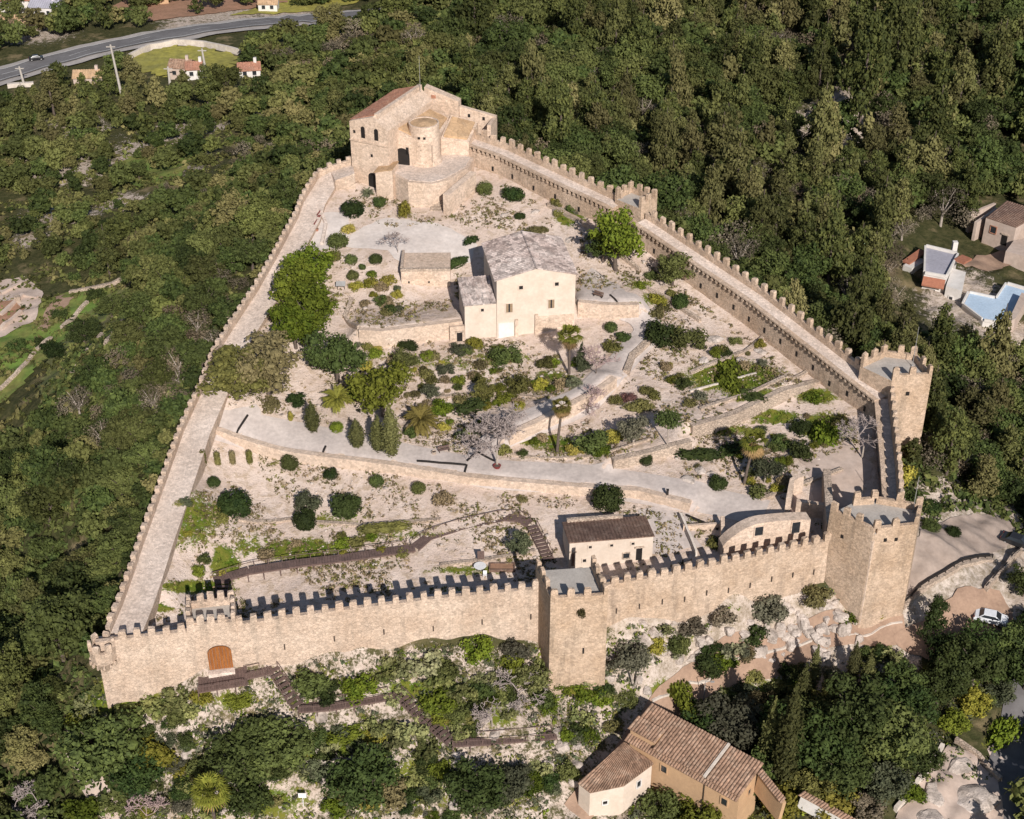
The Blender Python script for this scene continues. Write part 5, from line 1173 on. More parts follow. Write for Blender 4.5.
# big crowns on the left terraces
P_('tree', 238, 399, 5.1, 'wide olive-brown tree beside the left wall, left of a pair', 'olive', hz=.75, name='mastic_tree'); P_('tree', 268, 394, 5.6, 'wide olive-brown tree beside the left wall, right of a pair', 'olive', hz=.8, name='mastic_tree')
P_('tree', 296, 308, 4.3, 'light green carob tree against the upper left wall walk', 'green', hz=.9, name='carob_tree'); P_('tree', 312, 334, 4.5, 'light green carob tree just in front of another by the left wall', 'green', hz=.95, name='carob_tree'); P_('tree', 311, 288, 3.9, 'light green carob tree topmost of the clump by the left wall', 'green', hz=.9, name='carob_tree'); P_('tree', 296, 348, 3.9, 'light green carob tree lowest of the clump by the left wall', 'green', hz=.9, name='carob_tree')
P_('oak', 338, 382, 4.5, 'dark round holm oak left of the pale retaining wall', 'dkleaf', hz=.85); P_('tree', 383, 416, 4.4, 'bushy fresh green tree above the three cypresses', 'green', hz=.95); P_('tree', 406, 372, 2.2, 'small dark tree behind the bushy green tree', 'oak', hz=.8); P_('tree', 361, 402, 2.4, 'smaller fresh green tree leaning left of the bushy one', 'green', hz=.9)
date_palm(421, 432, 1.6, 3.0, 'short stout date palm beside the three cypresses'); date_palm(338, 409, 1.3, 2.6, 'short date palm on the left terrace above the path')
P_('bush', 410, 436, 1.2, 'dark green shrub left of the short date palm', 'oak')
date_palm(368, 196, .2, 1.4, 'spiky agave clump before the church door', 'greyg', 34, 'agave', 'agave')
# slope under the house
P_('bush', 505, 362, 2.5, 'large dark green shrub in front of the main house', 'oak', hz=.8); P_('ball', 408, 348, 1.5, 'dark low bush under the pale retaining wall', 'dkleaf', sxy=(1.3,.8), hz=.6)
P_('tree', 484, 402, 1.9, 'brownish small tree on a bare trunk below the house', 'olive', hz=1.0); P_('bush', 442, 412, 1.9, 'bright green shrub behind the large bare tree', 'green', hz=.8); P_('tree', 431, 400, 1.4, 'tiny tree with thin trunk left of the bright green shrub', 'greyg', hz=.95)
P_('low', 472, 409, 2.2, 'low dark hedge along the path above the bare tree', 'dkleaf', sxy=(1.5,.7)); P_('bush', 518, 391, 1.9, 'mixed olive shrub left of the tall palms', 'olive'); P_('bush', 541, 388, 1.5, 'yellow-green shrub beside the tall palms', 'yellow', hz=.7); P_('bush', 460, 352, 1.8, 'grey-green shrub below the lean-to', 'greyg', hz=.7); P_('low', 475, 345, 1.5, 'yellow-green low shrub below the lean-to', 'yellow'); P_('low', 505, 400, 1.5, 'low green shrub between the house and path', 'green'); P_('low', 395, 362, 1.4, 'sparse dry shrub under the pale retaining wall', 'dry'); P_('low', 430, 358, 1.6, 'sparse olive shrub in the middle of the stony slope', 'olive'); P_('low', 458, 382, 1.3, 'small green shrub in the middle of the stony slope', 'green')
def garden():
    q = random.Random(31)
    for (x0,y0,x1,y1,n) in [(345,345,500,378,26),(400,375,560,410,24),(550,355,600,400,8),(690,345,770,372,10),(640,365,700,400,8),(690,450,800,492,14),(760,410,850,450,8),(440,405,500,445,8),(355,280,400,316,8),(540,200,600,235,6),(175,500,230,575,8),(230,535,420,560,9),(640,270,690,330,6),(500,440,560,456,4)]:
        for _ in range(n):
            x, y = q.uniform(x0,x1), q.uniform(y0,y1); u = q.random(); r = q.uniform(.55,1.4)
            if u < .35: P_('low', x, y, r, 'little dry brownish shrub dotted over the stony ground inside the walls', 'dry' if u < .12 else 'olive', group='little brownish shrubs inside the walls', hz=1.2)
            elif u < .7: P_('bush', x, y, r*.9, 'little green shrub dotted over the stony ground inside the walls', 'green' if u < .55 else 'yellow', group='little green shrubs inside the walls', hz=.8)
            else: P_('bush', x, y, r, 'little dark shrub dotted over the stony ground inside the walls', 'oak' if u < .88 else 'greyg', group='little dark shrubs inside the walls', hz=.75)
garden()
P_('bush', 545, 366, 1.9, 'brownish shrub at the foot of the house wall', 'olive', hz=.6)
fan_palm(569, 374, 6.6, 'tall fan palm nearest the front of the main house', 1.9, .25); fan_palm(557, 452, 7.6, 'tall fan palm with a brown skirt beside the path bend', 1.5, .65, (.6,.2)); fan_palm(744, 484, 6.8, 'tall yellowish fan palm near the right-hand terraces', 2.0, .45, (.9,.3)); fan_palm(218, 842, 8.6, 'fan palm at the bottom edge below the wooden gate', 2.3, .1)
P_('cypress', 581, 372, .8, 'slim dark green tree right of the house palm', 'greyg', hz=.9)
bare_tree(497, 466, 9.0, 9.5, 'large bare grey tree beside the main path', 'twig', 7, 3); bare_tree(398, 253, 3.8, 3.2, 'small bare tree by the plaza above a round bush', 'twig', 5, 4); bare_tree(862, 458, 6.5, 4.2, 'pale bare tree in the shade of the short right wall', 'twig', 5, 5); bare_tree(588, 414, 5.2, 4.5, 'pinkish bare tree at the path bend', 'twigpink', 5, 6); bare_tree(596, 374, 4.6, 4.0, 'smaller pinkish bare tree right of the house palm', 'twigpink', 5, 7); bare_tree(872, 402, 3.0, 2.2, 'pale bare tree against the right-hand wall above the shaded corner', 'twig', 5, 9)
P_('tree', 520, 556, 1.7, 'feathery grey-green tree near the boardwalk stairs', 'greyg', hz=1.1)
P_('bush', 590, 450, 3.1, 'big dark green shrub in the kerbed bed beside the tall palm', 'oak', hz=.75); P_('bush', 575, 453, 1.4, 'yellow-green shrub at the front of the kerbed bed', 'yellow', hz=.8); P_('bush', 601, 455, 1.4, 'bright green shrub at the front corner of the kerbed bed', 'green', hz=.8); P_('bush', 614, 440, 1.4, 'light shrub behind the grey olive tree', 'yellow', hz=.8)
P_('tree', 633, 443, 2.2, 'grey-leaved olive tree in the kerbed bed', 'greyg', hz=.95, name='olive_tree', bark='barkp'); P_('bush', 628, 401, 1.2, 'dark purple shrub right of the path bend', 'purple', hz=.8); P_('low', 615, 402, 1.3, 'brownish low shrub at the path bend', 'olive'); P_('bush', 642, 409, 1.8, 'wide olive shrub beside the purple one', 'olive', sxy=(1.4,.9), hz=.6)
# umbrella tree on a bare trunk
def umbrella():
    p = at(667, 450); r = empty('umbrella_tree', p, 'flat-topped dark green tree on a tall thin trunk', 'tree'); mb = MB(); mb.tube((p[0],p[1],p[2]-.3),(p[0],p[1],p[2]+3.6),.12,.09,8); mb.tube((p[0],p[1],p[2]+3.5),(p[0]-.1,p[1],p[2]+4.9),.16,.1,8); obj('trunk', mb, M['barkp'], r)
    put('crown', crown('umbrella','dkleaf',0), r, (0,0,4.6), 0, (2.0,2.0,2.4))
umbrella()
# around the right-hand wall
P_('tree', 616, 270, 4.9, 'big round green tree beside the small upper tower', 'green', hz=1.0); P_('tree', 603, 262, 3.0, 'darker tree filling the left side of the big green tree', 'oak', hz=.9)
P_('tree', 672, 285, 3.2, 'medium green tree against the right-hand wall', 'oak', hz=.85); P_('tree', 688, 276, 1.7, 'small green tree touching the right-hand wall', 'green', hz=.9); P_('ball', 680, 307, 1.4, 'round dark bush right of the stony ramp', 'dkleaf')
P_('bush', 660, 342, 3.0, 'large dark shrub above the upper path, left of a pair', 'oak', hz=.8); P_('bush', 687, 345, 2.9, 'large dark shrub above the upper path, right of a pair', 'oak', hz=.75); P_('low', 623, 338, 1.5, 'low dark shrub left of the large dark pair', 'dkleaf'); P_('low', 612, 349, 1.8, 'flat olive shrub beside the upper path', 'olive'); P_('low', 656, 300, 1.6, 'yellow-green patch of shrub on the ramp', 'yellow'); P_('low', 664, 310, 1.4, 'low olive shrub under the medium green tree', 'olive')
P_('ball', 484.7, 194, 1.45, 'upright clipped bush right of the bastion', 'oak', hz=1.1); P_('oak', 510, 172, 2.0, 'dark little tree against the upper wall', 'dkleaf', hz=.85); P_('ball', 513, 199, 1.9, 'dark wide bush in front of the upper wall', 'dkleaf', sxy=(1.2,.9), hz=.75); P_('bush', 549, 187, 1.4, 'dark shrub at the foot of the upper wall', 'dkleaf'); P_('ball', 520, 218, 1.0, 'small dark bush in the stony ground behind the main house', 'dkleaf', hz=.6); P_('bush', 555.6, 207, 1.2, 'brown-green shrub by the rocky ramp', 'olive'); P_('bush', 573, 211, 1.3, 'dark shrub above the bright grass patch', 'oak', hz=.8); P_('low', 471, 242, 1.4, 'flat dark shrub at the right end of the plaza', 'dkleaf', sxy=(1.3,.7)); P_('low', 535, 233, 1.6, 'long low shrub right behind the house ridge', 'olive', sxy=(1.8,.5)); P_('ball', 457, 266, 1.5, 'dark bush on the plaza edge beside the main house', 'dkleaf', sxy=(1.4,.8), hz=.65)
P_('ball', 353, 215, 2.1, 'large round dark bush beside the upper terrace seats', 'dkleaf', hz=.85); P_('ball', 338, 246, 1.8, 'round bush on the upper terrace near the carob clump', 'oak', hz=.8); P_('bush', 349, 232, 1.4, 'yellowish loose shrub below the large round bush', 'yellow', hz=.7); P_('bush', 405, 214, 2.1, 'yellow-green creeper shrub against the bastion', 'yellow', sxy=(1.3,.6), hz=.7); P_('bush', 334, 260, 1.5, 'olive shrub at the top of the carob clump', 'olive', hz=.8); P_('cypress', 357, 180, .55, 'narrow dark shrub against the church corner', 'olive', hz=.7)
P_('bush', 381, 304, 1.1, 'olive cube-like shrub below the plaza block', 'oak'); P_('low', 372, 285, 1.5, 'yellow-green shrub left of the masonry block', 'yellow'); P_('low', 388, 282, 1.5, 'yellow-green shrub touching the masonry block', 'yellow'); P_('low', 366, 305, 1.1, 'dry dusky shrub on the upper left terrace', 'dry'); P_('low', 390, 312, 1.4, 'dark flat shrub above the pale retaining wall', 'oak'); P_('low', 372, 276, 1.1, 'small green shrub under the round bush row', 'green'); P_('low', 400, 310, 1.0, 'small greyish shrub above the pale retaining wall', 'greyg')
P_('bush', 802, 456, 2.0, 'dark bush at the right end of the terraces', 'oak', hz=.9); P_('ivy', 822, 436, 3.0, 'bright green mound of creeper near the shaded corner', 'green', hz=1.8); P_('bush', 800, 432, 1.6, 'dark shrub on the terrace beside the creeper mound', 'dkleaf'); P_('bush', 781, 446, 1.6, 'olive shrub left of the dark terrace bush', 'oak', hz=.8); P_('tree', 765, 482, 2.5, 'grey olive tree right of the yellowish fan palm', 'greyg', hz=.8, name='olive_tree', bark='barkp'); P_('low', 760, 494, 1.7, 'low dark shrub under the grey olive tree', 'oak'); P_('low', 778, 490, 1.2, 'low yellowish shrub under the grey olive tree', 'yellow')
P_('low', 700, 458, 2.2, 'low green hedge below the terrace wall', 'oak', sxy=(1.7,.5)); P_('low', 735, 452, 2.2, 'dark low hedge left of the yellowish palm', 'dkleaf', sxy=(1.5,.6)); P_('low', 700, 398, 1.3, 'small grey shrub on the upper right slope', 'greyg'); P_('bush', 735, 343, 1.1, 'green shrub at the foot of the right-hand wall', 'oak', hz=.7); P_('ivy', 733, 380, 3.4, 'wide patch of green creeper on the upper right terrace', 'green', hz=.9, sxy=(1.7,.8)); P_('ivy', 753, 398, 2.2, 'darker creeper patch just above the terrace wall', 'oak', hz=.9, sxy=(1.5,.7)); P_('ivy', 816, 399, 2.0, 'green creeper patch at the foot of the right-hand wall', 'green', hz=.9); P_('low', 690, 405, 1.2, 'dry olive shrub above the terrace wall', 'olive'); P_('low', 742, 545, 1.6, 'yellowish plants in the small walled yard', 'yellow', sxy=(1.3,.6)); P_('low', 715, 545, 1.4, 'mossy plants at the left of the small walled yard', 'olive')
# outside the right corner
P_('bush', 898, 478, 2.2, 'yellow flowering shrub under the tall corner tower', 'yellow'); P_('box', 901, 518, 2.6, 'dense dark clipped hedge against the short right wall', 'oak', sxy=(.8,1.0), hz=1.7, rz=.1); P_('ball', 930, 511, 1.6, 'dark round bush outside the short right wall', 'dkleaf', hz=.7); P_('ball', 931, 530, 1.3, 'smaller dark bush outside the right end tower', 'dkleaf', hz=.7); P_('ball', 952, 535, 1.2, 'dark bush on the gravel platform', 'dkleaf', hz=.7); date_palm(924, 510, .2, 1.3, 'pale agave among dark bushes outside the right wall', 'cact', 30, 'agave', 'agave')
# outside the front
P_('bush', 770, 616, 2.9, 'broad grey-green shrub at the foot of the front wall', 'greyg', hz=.85); P_('bush', 815, 602, 2.1, 'yellow-green shrub beside the right end tower', 'olive', hz=.9); P_('ball', 711, 672, 2.2, 'rounded dark green bush above the reddish lane', 'oak', hz=.9); P_('bush', 752, 642, 2.1, 'dark shrub among the rocks above the lane', 'dkleaf', hz=.9); P_('ivy', 678, 690, 3.4, 'bright green ivy bank above the lane', 'green', hz=1.0, sxy=(1.4,.7)); P_('low', 848, 622, 1.6, 'green shrub among rocks under the right end tower', 'green'); P_('low', 878, 613, 1.4, 'yellowish shrub at the foot of the right end tower', 'yellow')
for px, py, r, hz, lab in [(812,690,.85,1.25,'slim dark cypress beside the lane, left of two'),(851,682,.9,1.05,'slim dark cypress beside the lane, right of two'),(782,792,1.7,1.45,'tall broad cypress in front of the lane, tallest of the foreground'),(765,778,1.3,1.45,'tall cypress just left of the tallest foreground cypress'),(799,720,1.2,1.1,'olive-toned cypress behind the two tall ones'),(866,688,1.0,.8,'short cypress right of the slim lane pair')]:
    P_('cypress', px, py, r, lab, 'cyp', hz=hz)
P_('tree', 728, 752, 4.0, 'grey-green tree behind the long terracotta roof', 'greyg', hz=1.0); P_('oak', 815, 770, 4.6, 'large dark oak in the middle of the foreground grove', 'dkleaf', hz=1.0); P_('oak', 855, 750, 4.8, 'largest dark tree of the foreground grove below the right tower', 'dkleaf', hz=1.05); P_('oak', 884, 765, 4.4, 'dark green tree at the right side of the foreground grove', 'oak', hz=1.0); P_('oak', 842, 790, 3.6, 'low dark tree at the front of the foreground grove', 'dkleaf', hz=.9); P_('tree', 755, 795, 3.0, 'dark green tree right behind the village house', 'oak', hz=1.0); P_('tree', 902, 708, 3.2, 'dark tree just below the right end tower lane', 'oak', hz=1.0)
P_('bush', 783, 812, 3.2, 'yellow-green bush at the right end of the village house', 'yellow', hz=.9); P_('bush', 836, 812, 3.4, 'yellowish shrub at the bottom edge right of the village house', 'yellow', hz=.8); P_('bush', 700, 822, 3.4, 'green shrubbery in front of the ochre house wall', 'green', hz=.8); P_('bush', 660, 815, 2.6, 'dark shrubbery in front of the white wing', 'oak', hz=.9); P_('bush', 868, 812, 2.2, 'purplish grey shrub at the bottom edge beside the rocky yard', 'greytwig', hz=.8)
P_('pine', 930, 642, 2.4, 'sparse dark pine standing on the reddish lane end', 'dkleaf', hz=1.45); P_('oak', 972, 684, 3.4, 'big dark tree in front of the white car', 'dkleaf', hz=1.05); P_('oak', 948, 690, 3.2, 'dark tree left of the big one before the white car', 'oak', hz=1.0); P_('oak', 1024, 690, 3.4, 'dark tree cut by the right edge near the white car', 'oak', hz=1.1); P_('bush', 975, 710, 2.4, 'yellow-green shrub above the shaded street', 'yellow', hz=.8); P_('bush', 1000, 700, 2.2, 'grey-green shrub on the street corner', 'greyg', hz=.8); P_('bush', 955, 727, 2.2, 'green shrub above the rocky yard', 'green', hz=.8); P_('tree', 918, 775, 2.6, 'dark tree left of the rocky yard', 'oak', hz=1.0); P_('bush', 912, 795, 2.0, 'bright green shrub beside the rocky yard', 'green', hz=.8); P_('low', 1003, 735, 2.4, 'green verge shrub at the right edge beside the street', 'green', sxy=(1.5,.8))
P_('bush', 478, 656, 2.1, 'fresh green shrub against the front wall left of the mid tower', 'green', hz=.9); P_('bush', 516, 655, 2.0, 'grey-green shrub beside the mid tower foot', 'greyg', hz=.9); bare_tree(519, 702, 5.6, 5.2, 'bare grey shrub tree left of the mid tower foot', 'twig', 5, 11); P_('tree', 532, 694, 2.4, 'pale olive tree at the foot of the mid tower', 'cact', hz=.9, name='olive_tree', bark='barkp'); bare_tree(492, 727, 4.4, 4.4, 'bare bush on the rocks above the boardwalk', 'twig', 5, 12)
P_('bush', 442, 708, 2.6, 'mound of green shrubs between the boardwalk flights', 'green', hz=.75); P_('bush', 458, 718, 1.8, 'green shrub leaning over the lower boardwalk', 'oak', hz=.8); P_('oak', 478, 812, 3.7, 'dark grey-green tree below the lower boardwalk', 'dkleaf', hz=.95); P_('oak', 512, 800, 2.8, 'dark tree right of the grey-green one below the boardwalk', 'greyg', hz=.9); P_('oak', 365, 806, 4.2, 'dark spreading tree at the bottom centre-left', 'dkleaf', hz=.95); P_('bush', 392, 800, 2.4, 'olive shrub beside the dark spreading tree', 'olive', hz=.9)
P_('bush', 313, 690, 2.5, 'round grey-green shrub under the front wall right of the gate', 'oak', hz=.95); P_('bush', 359, 694, 2.3, 'fresh green shrub under the front wall above the boardwalk', 'green', hz=.9); P_('oak', 246, 776, 4.4, 'large dark tree below the gate deck', 'oak', hz=.8); P_('oak', 280, 768, 4.2, 'dark green tree right of the large one below the gate', 'oak', hz=.8); P_('oak', 250, 815, 3.0, 'dark tree at the bottom edge right of the palm', 'oak', hz=.9); P_('low', 345, 738, 2.2, 'dark green low shrub under the middle boardwalk', 'green', sxy=(1.4,.8))
P_('oak', 112, 778, 5.2, 'big dark oak under the left end of the front wall', 'oak', hz=.9); P_('oak', 140, 792, 3.2, 'dark oak just right of the big one under the wall end', 'dkleaf', hz=.85); P_('bush', 156, 760, 3.0, 'bright yellow-green euphorbia bush below the front wall', 'yellow', hz=.85); P_('bush', 84, 728, 2.0, 'bright green shrub at the bottom left of the turret', 'green', hz=.9); P_('bush', 83, 815, 2.6, 'yellow-green shrub beside the stony path at bottom left', 'green', hz=.8); bare_tree(30, 822, 6.5, 7, 'bare grey tree in the bottom left corner', 'twig', 6, 14); bare_tree(148, 822, 3.6, 3.2, 'bare brown bush at the bottom edge left of the palm', 'twigpink', 5, 15)
P_('bush', 182, 720, 2.0, 'olive shrub below the left end of the front wall', 'oak', hz=.8); P_('bush', 205, 700, 1.6, 'yellow-green shrub beside the gate deck', 'yellow', hz=.8); P_('bush', 240, 705, 2.0, 'grassy green shrub in front of the gate deck', 'green', hz=.5); P_('bush', 530, 790, 2.0, 'green shrub beside the tile-roofed wing', 'green', hz=.8); P_('bush', 545, 705, 1.8, 'green shrub at the left foot of the mid tower', 'oak', hz=.9); P_('bush', 580, 694, 2.2, 'green shrub across the foot of the mid tower', 'green', hz=.7); P_('bush', 655, 650, 1.8, 'yellow-green shrub right of the mid tower below the wall', 'yellow', hz=.8); P_('bush', 690, 632, 2.2, 'grey leafless shrub under the front wall', 'greytwig', hz=.8); P_('bush', 720, 622, 2.2, 'brownish leafless shrub under the front wall', 'greytwig', hz=.8)
# pine on pale trunks right of the mid tower
def twin():
    p = at(634, 688); r = empty('pine_tree', p, 'small pine on two pale forked trunks right of the mid tower', 'tree'); mb = MB()
    for dx, dz in ((-1.0,4.2),(1.0,4.0)): mb.tube((p[0],p[1],p[2]-.4),(p[0]+dx*.3,p[1],p[2]+1.5),.18,.15,8); mb.tube((p[0]+dx*.3,p[1],p[2]+1.5),(p[0]+dx,p[1]+.6,p[2]+dz),.15,.07,8)
    obj('trunk', mb, M['barkp'], r); put('crown', crown('bush','greyg',1), r, (-.5,.8,3.2), .4, (2.7,2.4,2.0))
twin()
# prickly pears
PEAR = [(400,672,2.4),(425,668,2.6),(385,676,2.0),(440,680,2.2),(455,695,1.8),(472,693,1.7),(410,735,2.4),(395,742,2.2),(425,752,2.0),(375,730,2.0),(283,742,2.0),(270,728,1.7),(300,752,1.8),(155,712,2.4),(175,706,2.2),(130,718,2.0),(86,712,1.8),(195,712,1.6),(395,700,1.6),(455,775,1.9),(420,785,1.9),(300,772,1.6),(330,748,1.7),(660,632,1.5),(640,660,1.6),(540,770,1.6),(875,725,1.8),(985,700,1.6)]
for x, y, r in PEAR: P_('pads', x, y, r, 'clump of pale prickly pear on the rough slope outside the front wall', 'cact', group='prickly pears on the slope outside the front wall', hz=.95)
# more growth on the slope under the front wall and in the grove below the lane
P_('low', 579, 600, 1.1, 'small bush growing from the face of the mid tower below its battlements', 'olive', p=(8.3,137.75,11.7), sxy=(1,.5))
def filler():
    q = random.Random(77); n = 0
    keep = [[(190,672),(250,666),(304,704),(330,704),(402,690),(456,736),(562,728),(562,772),(445,776),(392,726),(295,742),(258,708),(190,716)],[(560,830),(575,765),(640,705),(700,740),(790,800),(800,830)],[(640,735),(668,700),(705,672),(800,638),(930,618),(930,642),(800,660),(715,690),(650,760)],[(285,780),(320,780),(320,812),(285,812)],[(885,830),(900,735),(1024,720),(1024,830)]]
    for i in range(700):
        x, y = q.uniform(112,905), q.uniform(648,822)
        if y < 700-(x-112)*.115+ (12 if x < 540 else 0) or any(inpoly(np.array([x]), np.array([y]), k)[0] for k in keep): continue
        if 590 < x < 660 and y < 690: continue
        c = math.sin(x*.045)+math.sin(y*.07+x*.02)+q.uniform(-.8,.8)
        if c < -.7: continue
        u = q.random()
        if u < .30: P_('bush', x, y, q.uniform(1.0,2.0), 'small green shrub among the dense growth on the slope below the castle', 'green' if u < .1 else 'oak', group='small green shrubs on the slope below the castle', hz=q.uniform(.6,.95))
        elif u < .45: P_('bush', x, y, q.uniform(.9,1.7), 'small greyish shrub among the dense growth on the slope below the castle', 'greyg', group='small greyish shrubs on the slope below the castle', hz=q.uniform(.6,.95))
        elif u < .58: P_('low', x, y, q.uniform(.9,1.8), 'small yellowish shrub among the dense growth on the slope below the castle', 'yellow' if u < .49 else 'olive', group='small yellowish shrubs on the slope below the castle')
        elif u < .82: P_('pads', x, y, q.uniform(.9,1.7), 'clump of pale prickly pear on the rough slope outside the front wall', 'cact', group='prickly pears on the slope outside the front wall', hz=.95)
        else: P_('bush', x, y, q.uniform(.9,1.6), 'small dark shrub among the dense growth on the slope below the castle', 'dkleaf', group='small dark shrubs on the slope below the castle', hz=.8)
        n += 1
        if n > 300: break
    for x, y, r, hz, k in [(700,745,3.2,1.0,'dkleaf'),(742,736,3.0,.95,'greyg'),(775,745,3.2,1.0,'dkleaf'),(815,738,3.2,1.0,'oak'),(838,765,3.8,1.0,'dkleaf'),(788,765,3.0,1.1,'dkleaf'),(872,722,3.2,1.0,'dkleaf'),(905,735,3.4,1.0,'dkleaf'),(880,800,2.8,.9,'greyg'),(935,705,3.0,1.0,'oak'),(900,770,3.0,.9,'oak'),(978,666,3.0,1.0,'dkleaf'),(1010,668,3.2,1.0,'oak'),(945,670,3.0,1.0,'dkleaf'),(1026,644,2.6,1.0,'dkleaf'),(1022,596,2.4,1.0,'oak'),(1000,684,3.0,1.0,'dkleaf'),(826,712,2.2,1.0,'olive'),(757,722,2.2,1.0,'olive'),(712,768,2.6,1.0,'oak'),(810,800,2.6,.8,'olive')]:
        P_('oak', x, y, r, 'leafy tree in the dense grove below the reddish lane and around the white car', k, group='leafy trees of the grove below the lane', hz=hz)
filler()
# ------------------------------------------------------------------ boulders
def rock_mesh(i):
    bm = bmesh.new(); bmesh.ops.create_icosphere(bm, subdivisions=3, radius=1); rr = random.Random(i); ph = [rr.uniform(0,6) for _ in range(6)]
    pl = [(Vector((rr.gauss(0,1),rr.gauss(0,1),rr.gauss(0,1))).normalized(), rr.uniform(.55,.85)) for _ in range(9)]
    for v in bm.verts:
        d = v.co.normalized(); r = 1.0
        for n, k in pl:
            c = d.dot(n)
            if c > .01: r = min(r, k/c)
        r *= 1+.06*math.sin(7*d.x+ph[0])*math.sin(6*d.y+ph[1])+.05*math.sin(15*d.z+ph[2])*math.sin(13*d.x+ph[3]); v.co = d*r
    me = bpy.data.meshes.new('boulder'); bm.to_mesh(me); bm.free(); me.materials.append(M['rock']); return me
RK = [rock_mesh(i) for i in range(6)]
rr = random.Random(5); spots = []
for (x0,y0,x1,y1,n,s0,s1) in [(640,620,830,660,34,.5,1.4),(735,598,860,642,34,.4,1.3),(585,640,650,700,12,.5,1.3),(470,690,560,735,10,.5,1.2),(300,700,380,800,12,.4,1.1),(160,740,240,819,10,.5,1.3),(400,750,470,819,8,.5,1.2),(540,745,600,790,6,.6,1.3)]:
    for _ in range(n): spots.append((rr.uniform(x0,x1), rr.uniform(y0,y1), rr.uniform(s0,s1)))
ROCKP = []
for x, y, s in spots:
    p = at(x, y); o = put('boulder', RK[rr.randrange(6)], None, (p[0],p[1],p[2]-s*.1), rr.uniform(0,6.28), (s*rr.uniform(.8,1.5), s*rr.uniform(.7,1.1), s*rr.uniform(.5,.95))); tag(o, 'pale limestone boulder on the slope outside the front wall', 'boulder', 'limestone boulders outside the front wall')
for i, (x, y, s, lab) in enumerate([(975,800,3.3,'huge grey rock in the yard at the bottom right corner'),(935,790,2.5,'pale rock slab left of the huge grey rock'),(910,742,2.0,'pale rock half hidden under trees at the bottom right'),(960,765,2.2,'rock hump at the top of the bottom right yard'),(928,815,2.6,'low rock at the bottom edge of the right yard')]):
    p = at(x, y); tag(put('rock_outcrop', RK[i], None, (p[0],p[1],p[2]-.4), i*1.3, (s,s*.8,s*.45)), lab, 'rock')
for i, (x, y, s) in enumerate([(715,340,1.3),(722,352,1.1),(705,362,1.2),(760,352,1.0),(742,360,1.1),(580,222,1.2),(560,212,1.4),(590,235,1.2),(570,240,1.0),(700,470,1.0),(690,480,1.1),(712,474,.9),(780,470,1.2),(790,484,1.0),(535,212,1.0),(505,215,.9)]):
    p = at(x, y); tag(put('boulder', RK[i % 6], None, (p[0],p[1],p[2]-.1), i*.9, (s*1.2,s*.8,s*.55)), 'weathered pale boulder on the stony right half of the castle grounds', 'boulder', 'boulders inside the walls')
for i, (x, y, s) in enumerate([(835,118,3),(850,140,2.6),(825,100,2.2),(870,150,2.4),(815,135,2),(610,105,3.4),(622,122,2.6),(600,95,2),(770,122,2),(800,62,2)]):
    p = at(x, y+8); tag(put('boulder', RK[i % 6], None, (p[0],p[1],p[2]), i*.9, (s*1.3,s*1.0,s*.8)), 'pale rock face showing in a gap of the wood above the castle', 'boulder', 'rocks in the wood gaps')
# ------------------------------------------------------------------ boardwalks, furniture, poles, cars
def boardwalk(label, flights, width, rail=True, edge=1, lift=.55, cat='boardwalk'):
    """flights: list of (px polyline, stairs?) ; decks of planks, steps where it drops, a handrail along one edge"""
    P0 = at(*flights[0][0][0]); root = empty('boardwalk', P0, label, cat); last = None
    for pts, stairs in flights:
        Wp = [at(*p) for p in pts]; Wp = [(p[0],p[1],p[2]+lift) for p in Wp]
        if last: Wp[0] = (Wp[0][0], Wp[0][1], last)
        Q = resample(Wp, .62 if stairs else .36); last = Wp[-1][2]
        zs = [q[2] for q in Q]
        if not stairs: zs = [zs[0]+(zs[-1]-zs[0])*i/(len(zs)-1) for i in range(len(zs))]
        mb = MB()
        for i in range(len(Q)-1):
            a, b = Q[i], Q[i+1]; ang = math.atan2(b[1]-a[1], b[0]-a[0]); l = math.hypot(b[0]-a[0], b[1]-a[1])
            mb.box(((a[0]+b[0])/2,(a[1]+b[1])/2,zs[i]-.06+random.uniform(0,.012)), (l*(.93 if not stairs else .78), width, .06), ang)
        for s in (-1, 1):
            fr = MB()
            for i in range(len(Q)-1):
                a, b = Q[i], Q[i+1]; ang = math.atan2(b[1]-a[1], b[0]-a[0]); o = (-math.sin(ang)*s*width*.46, math.cos(ang)*s*width*.46)
                fr.bar((a[0]+o[0],a[1]+o[1],zs[i]-.16),(b[0]+o[0],b[1]+o[1],zs[i+1]-.16),.1,.18)
                if i % 6 == 0: fr.box((a[0]+o[0],a[1]+o[1],h(a[0],a[1])-.4), (.12,.12,max(.3,zs[i]-h(a[0],a[1])+.2)))
            obj('frame', fr, M['wood'], root)
        obj('stairs' if stairs else 'deck', mb, M['wood'], root)
        if rail:
            rl = MB()
            for s in ((-1, 1) if rail == 2 else (edge,)):
                pr = None
                for i in range(0, len(Q), 5 if not stairs else 3):
                    a = Q[i]; b = Q[min(i+1, len(Q)-1)] if i < len(Q)-1 else Q[i]; c = Q[i-1] if i == len(Q)-1 else a
                    ang = math.atan2(b[1]-c[1], b[0]-c[0]); x, y, z = a[0]-math.sin(ang)*s*width*.47, a[1]+math.cos(ang)*s*width*.47, zs[i]
                    rl.box((x,y,z), (.08,.08,.75), ang)
                    if pr: rl.bar(pr, (x,y,z+.75), .07, .06)
                    pr = (x,y,z+.75)
            obj('handrail', rl, M['wood'], root)
boardwalk('curving dark boardwalk across the lower terrace inside the front wall', [([(214,582),(250,577),(300,569),(345,562),(415,549)],False),([(415,549),(428,537),(460,526),(505,517),(517,519)],False),([(517,519),(530,525)],False),([(532,528),(541,545),(549,562)],True)], 1.5, 1, 1, .3)
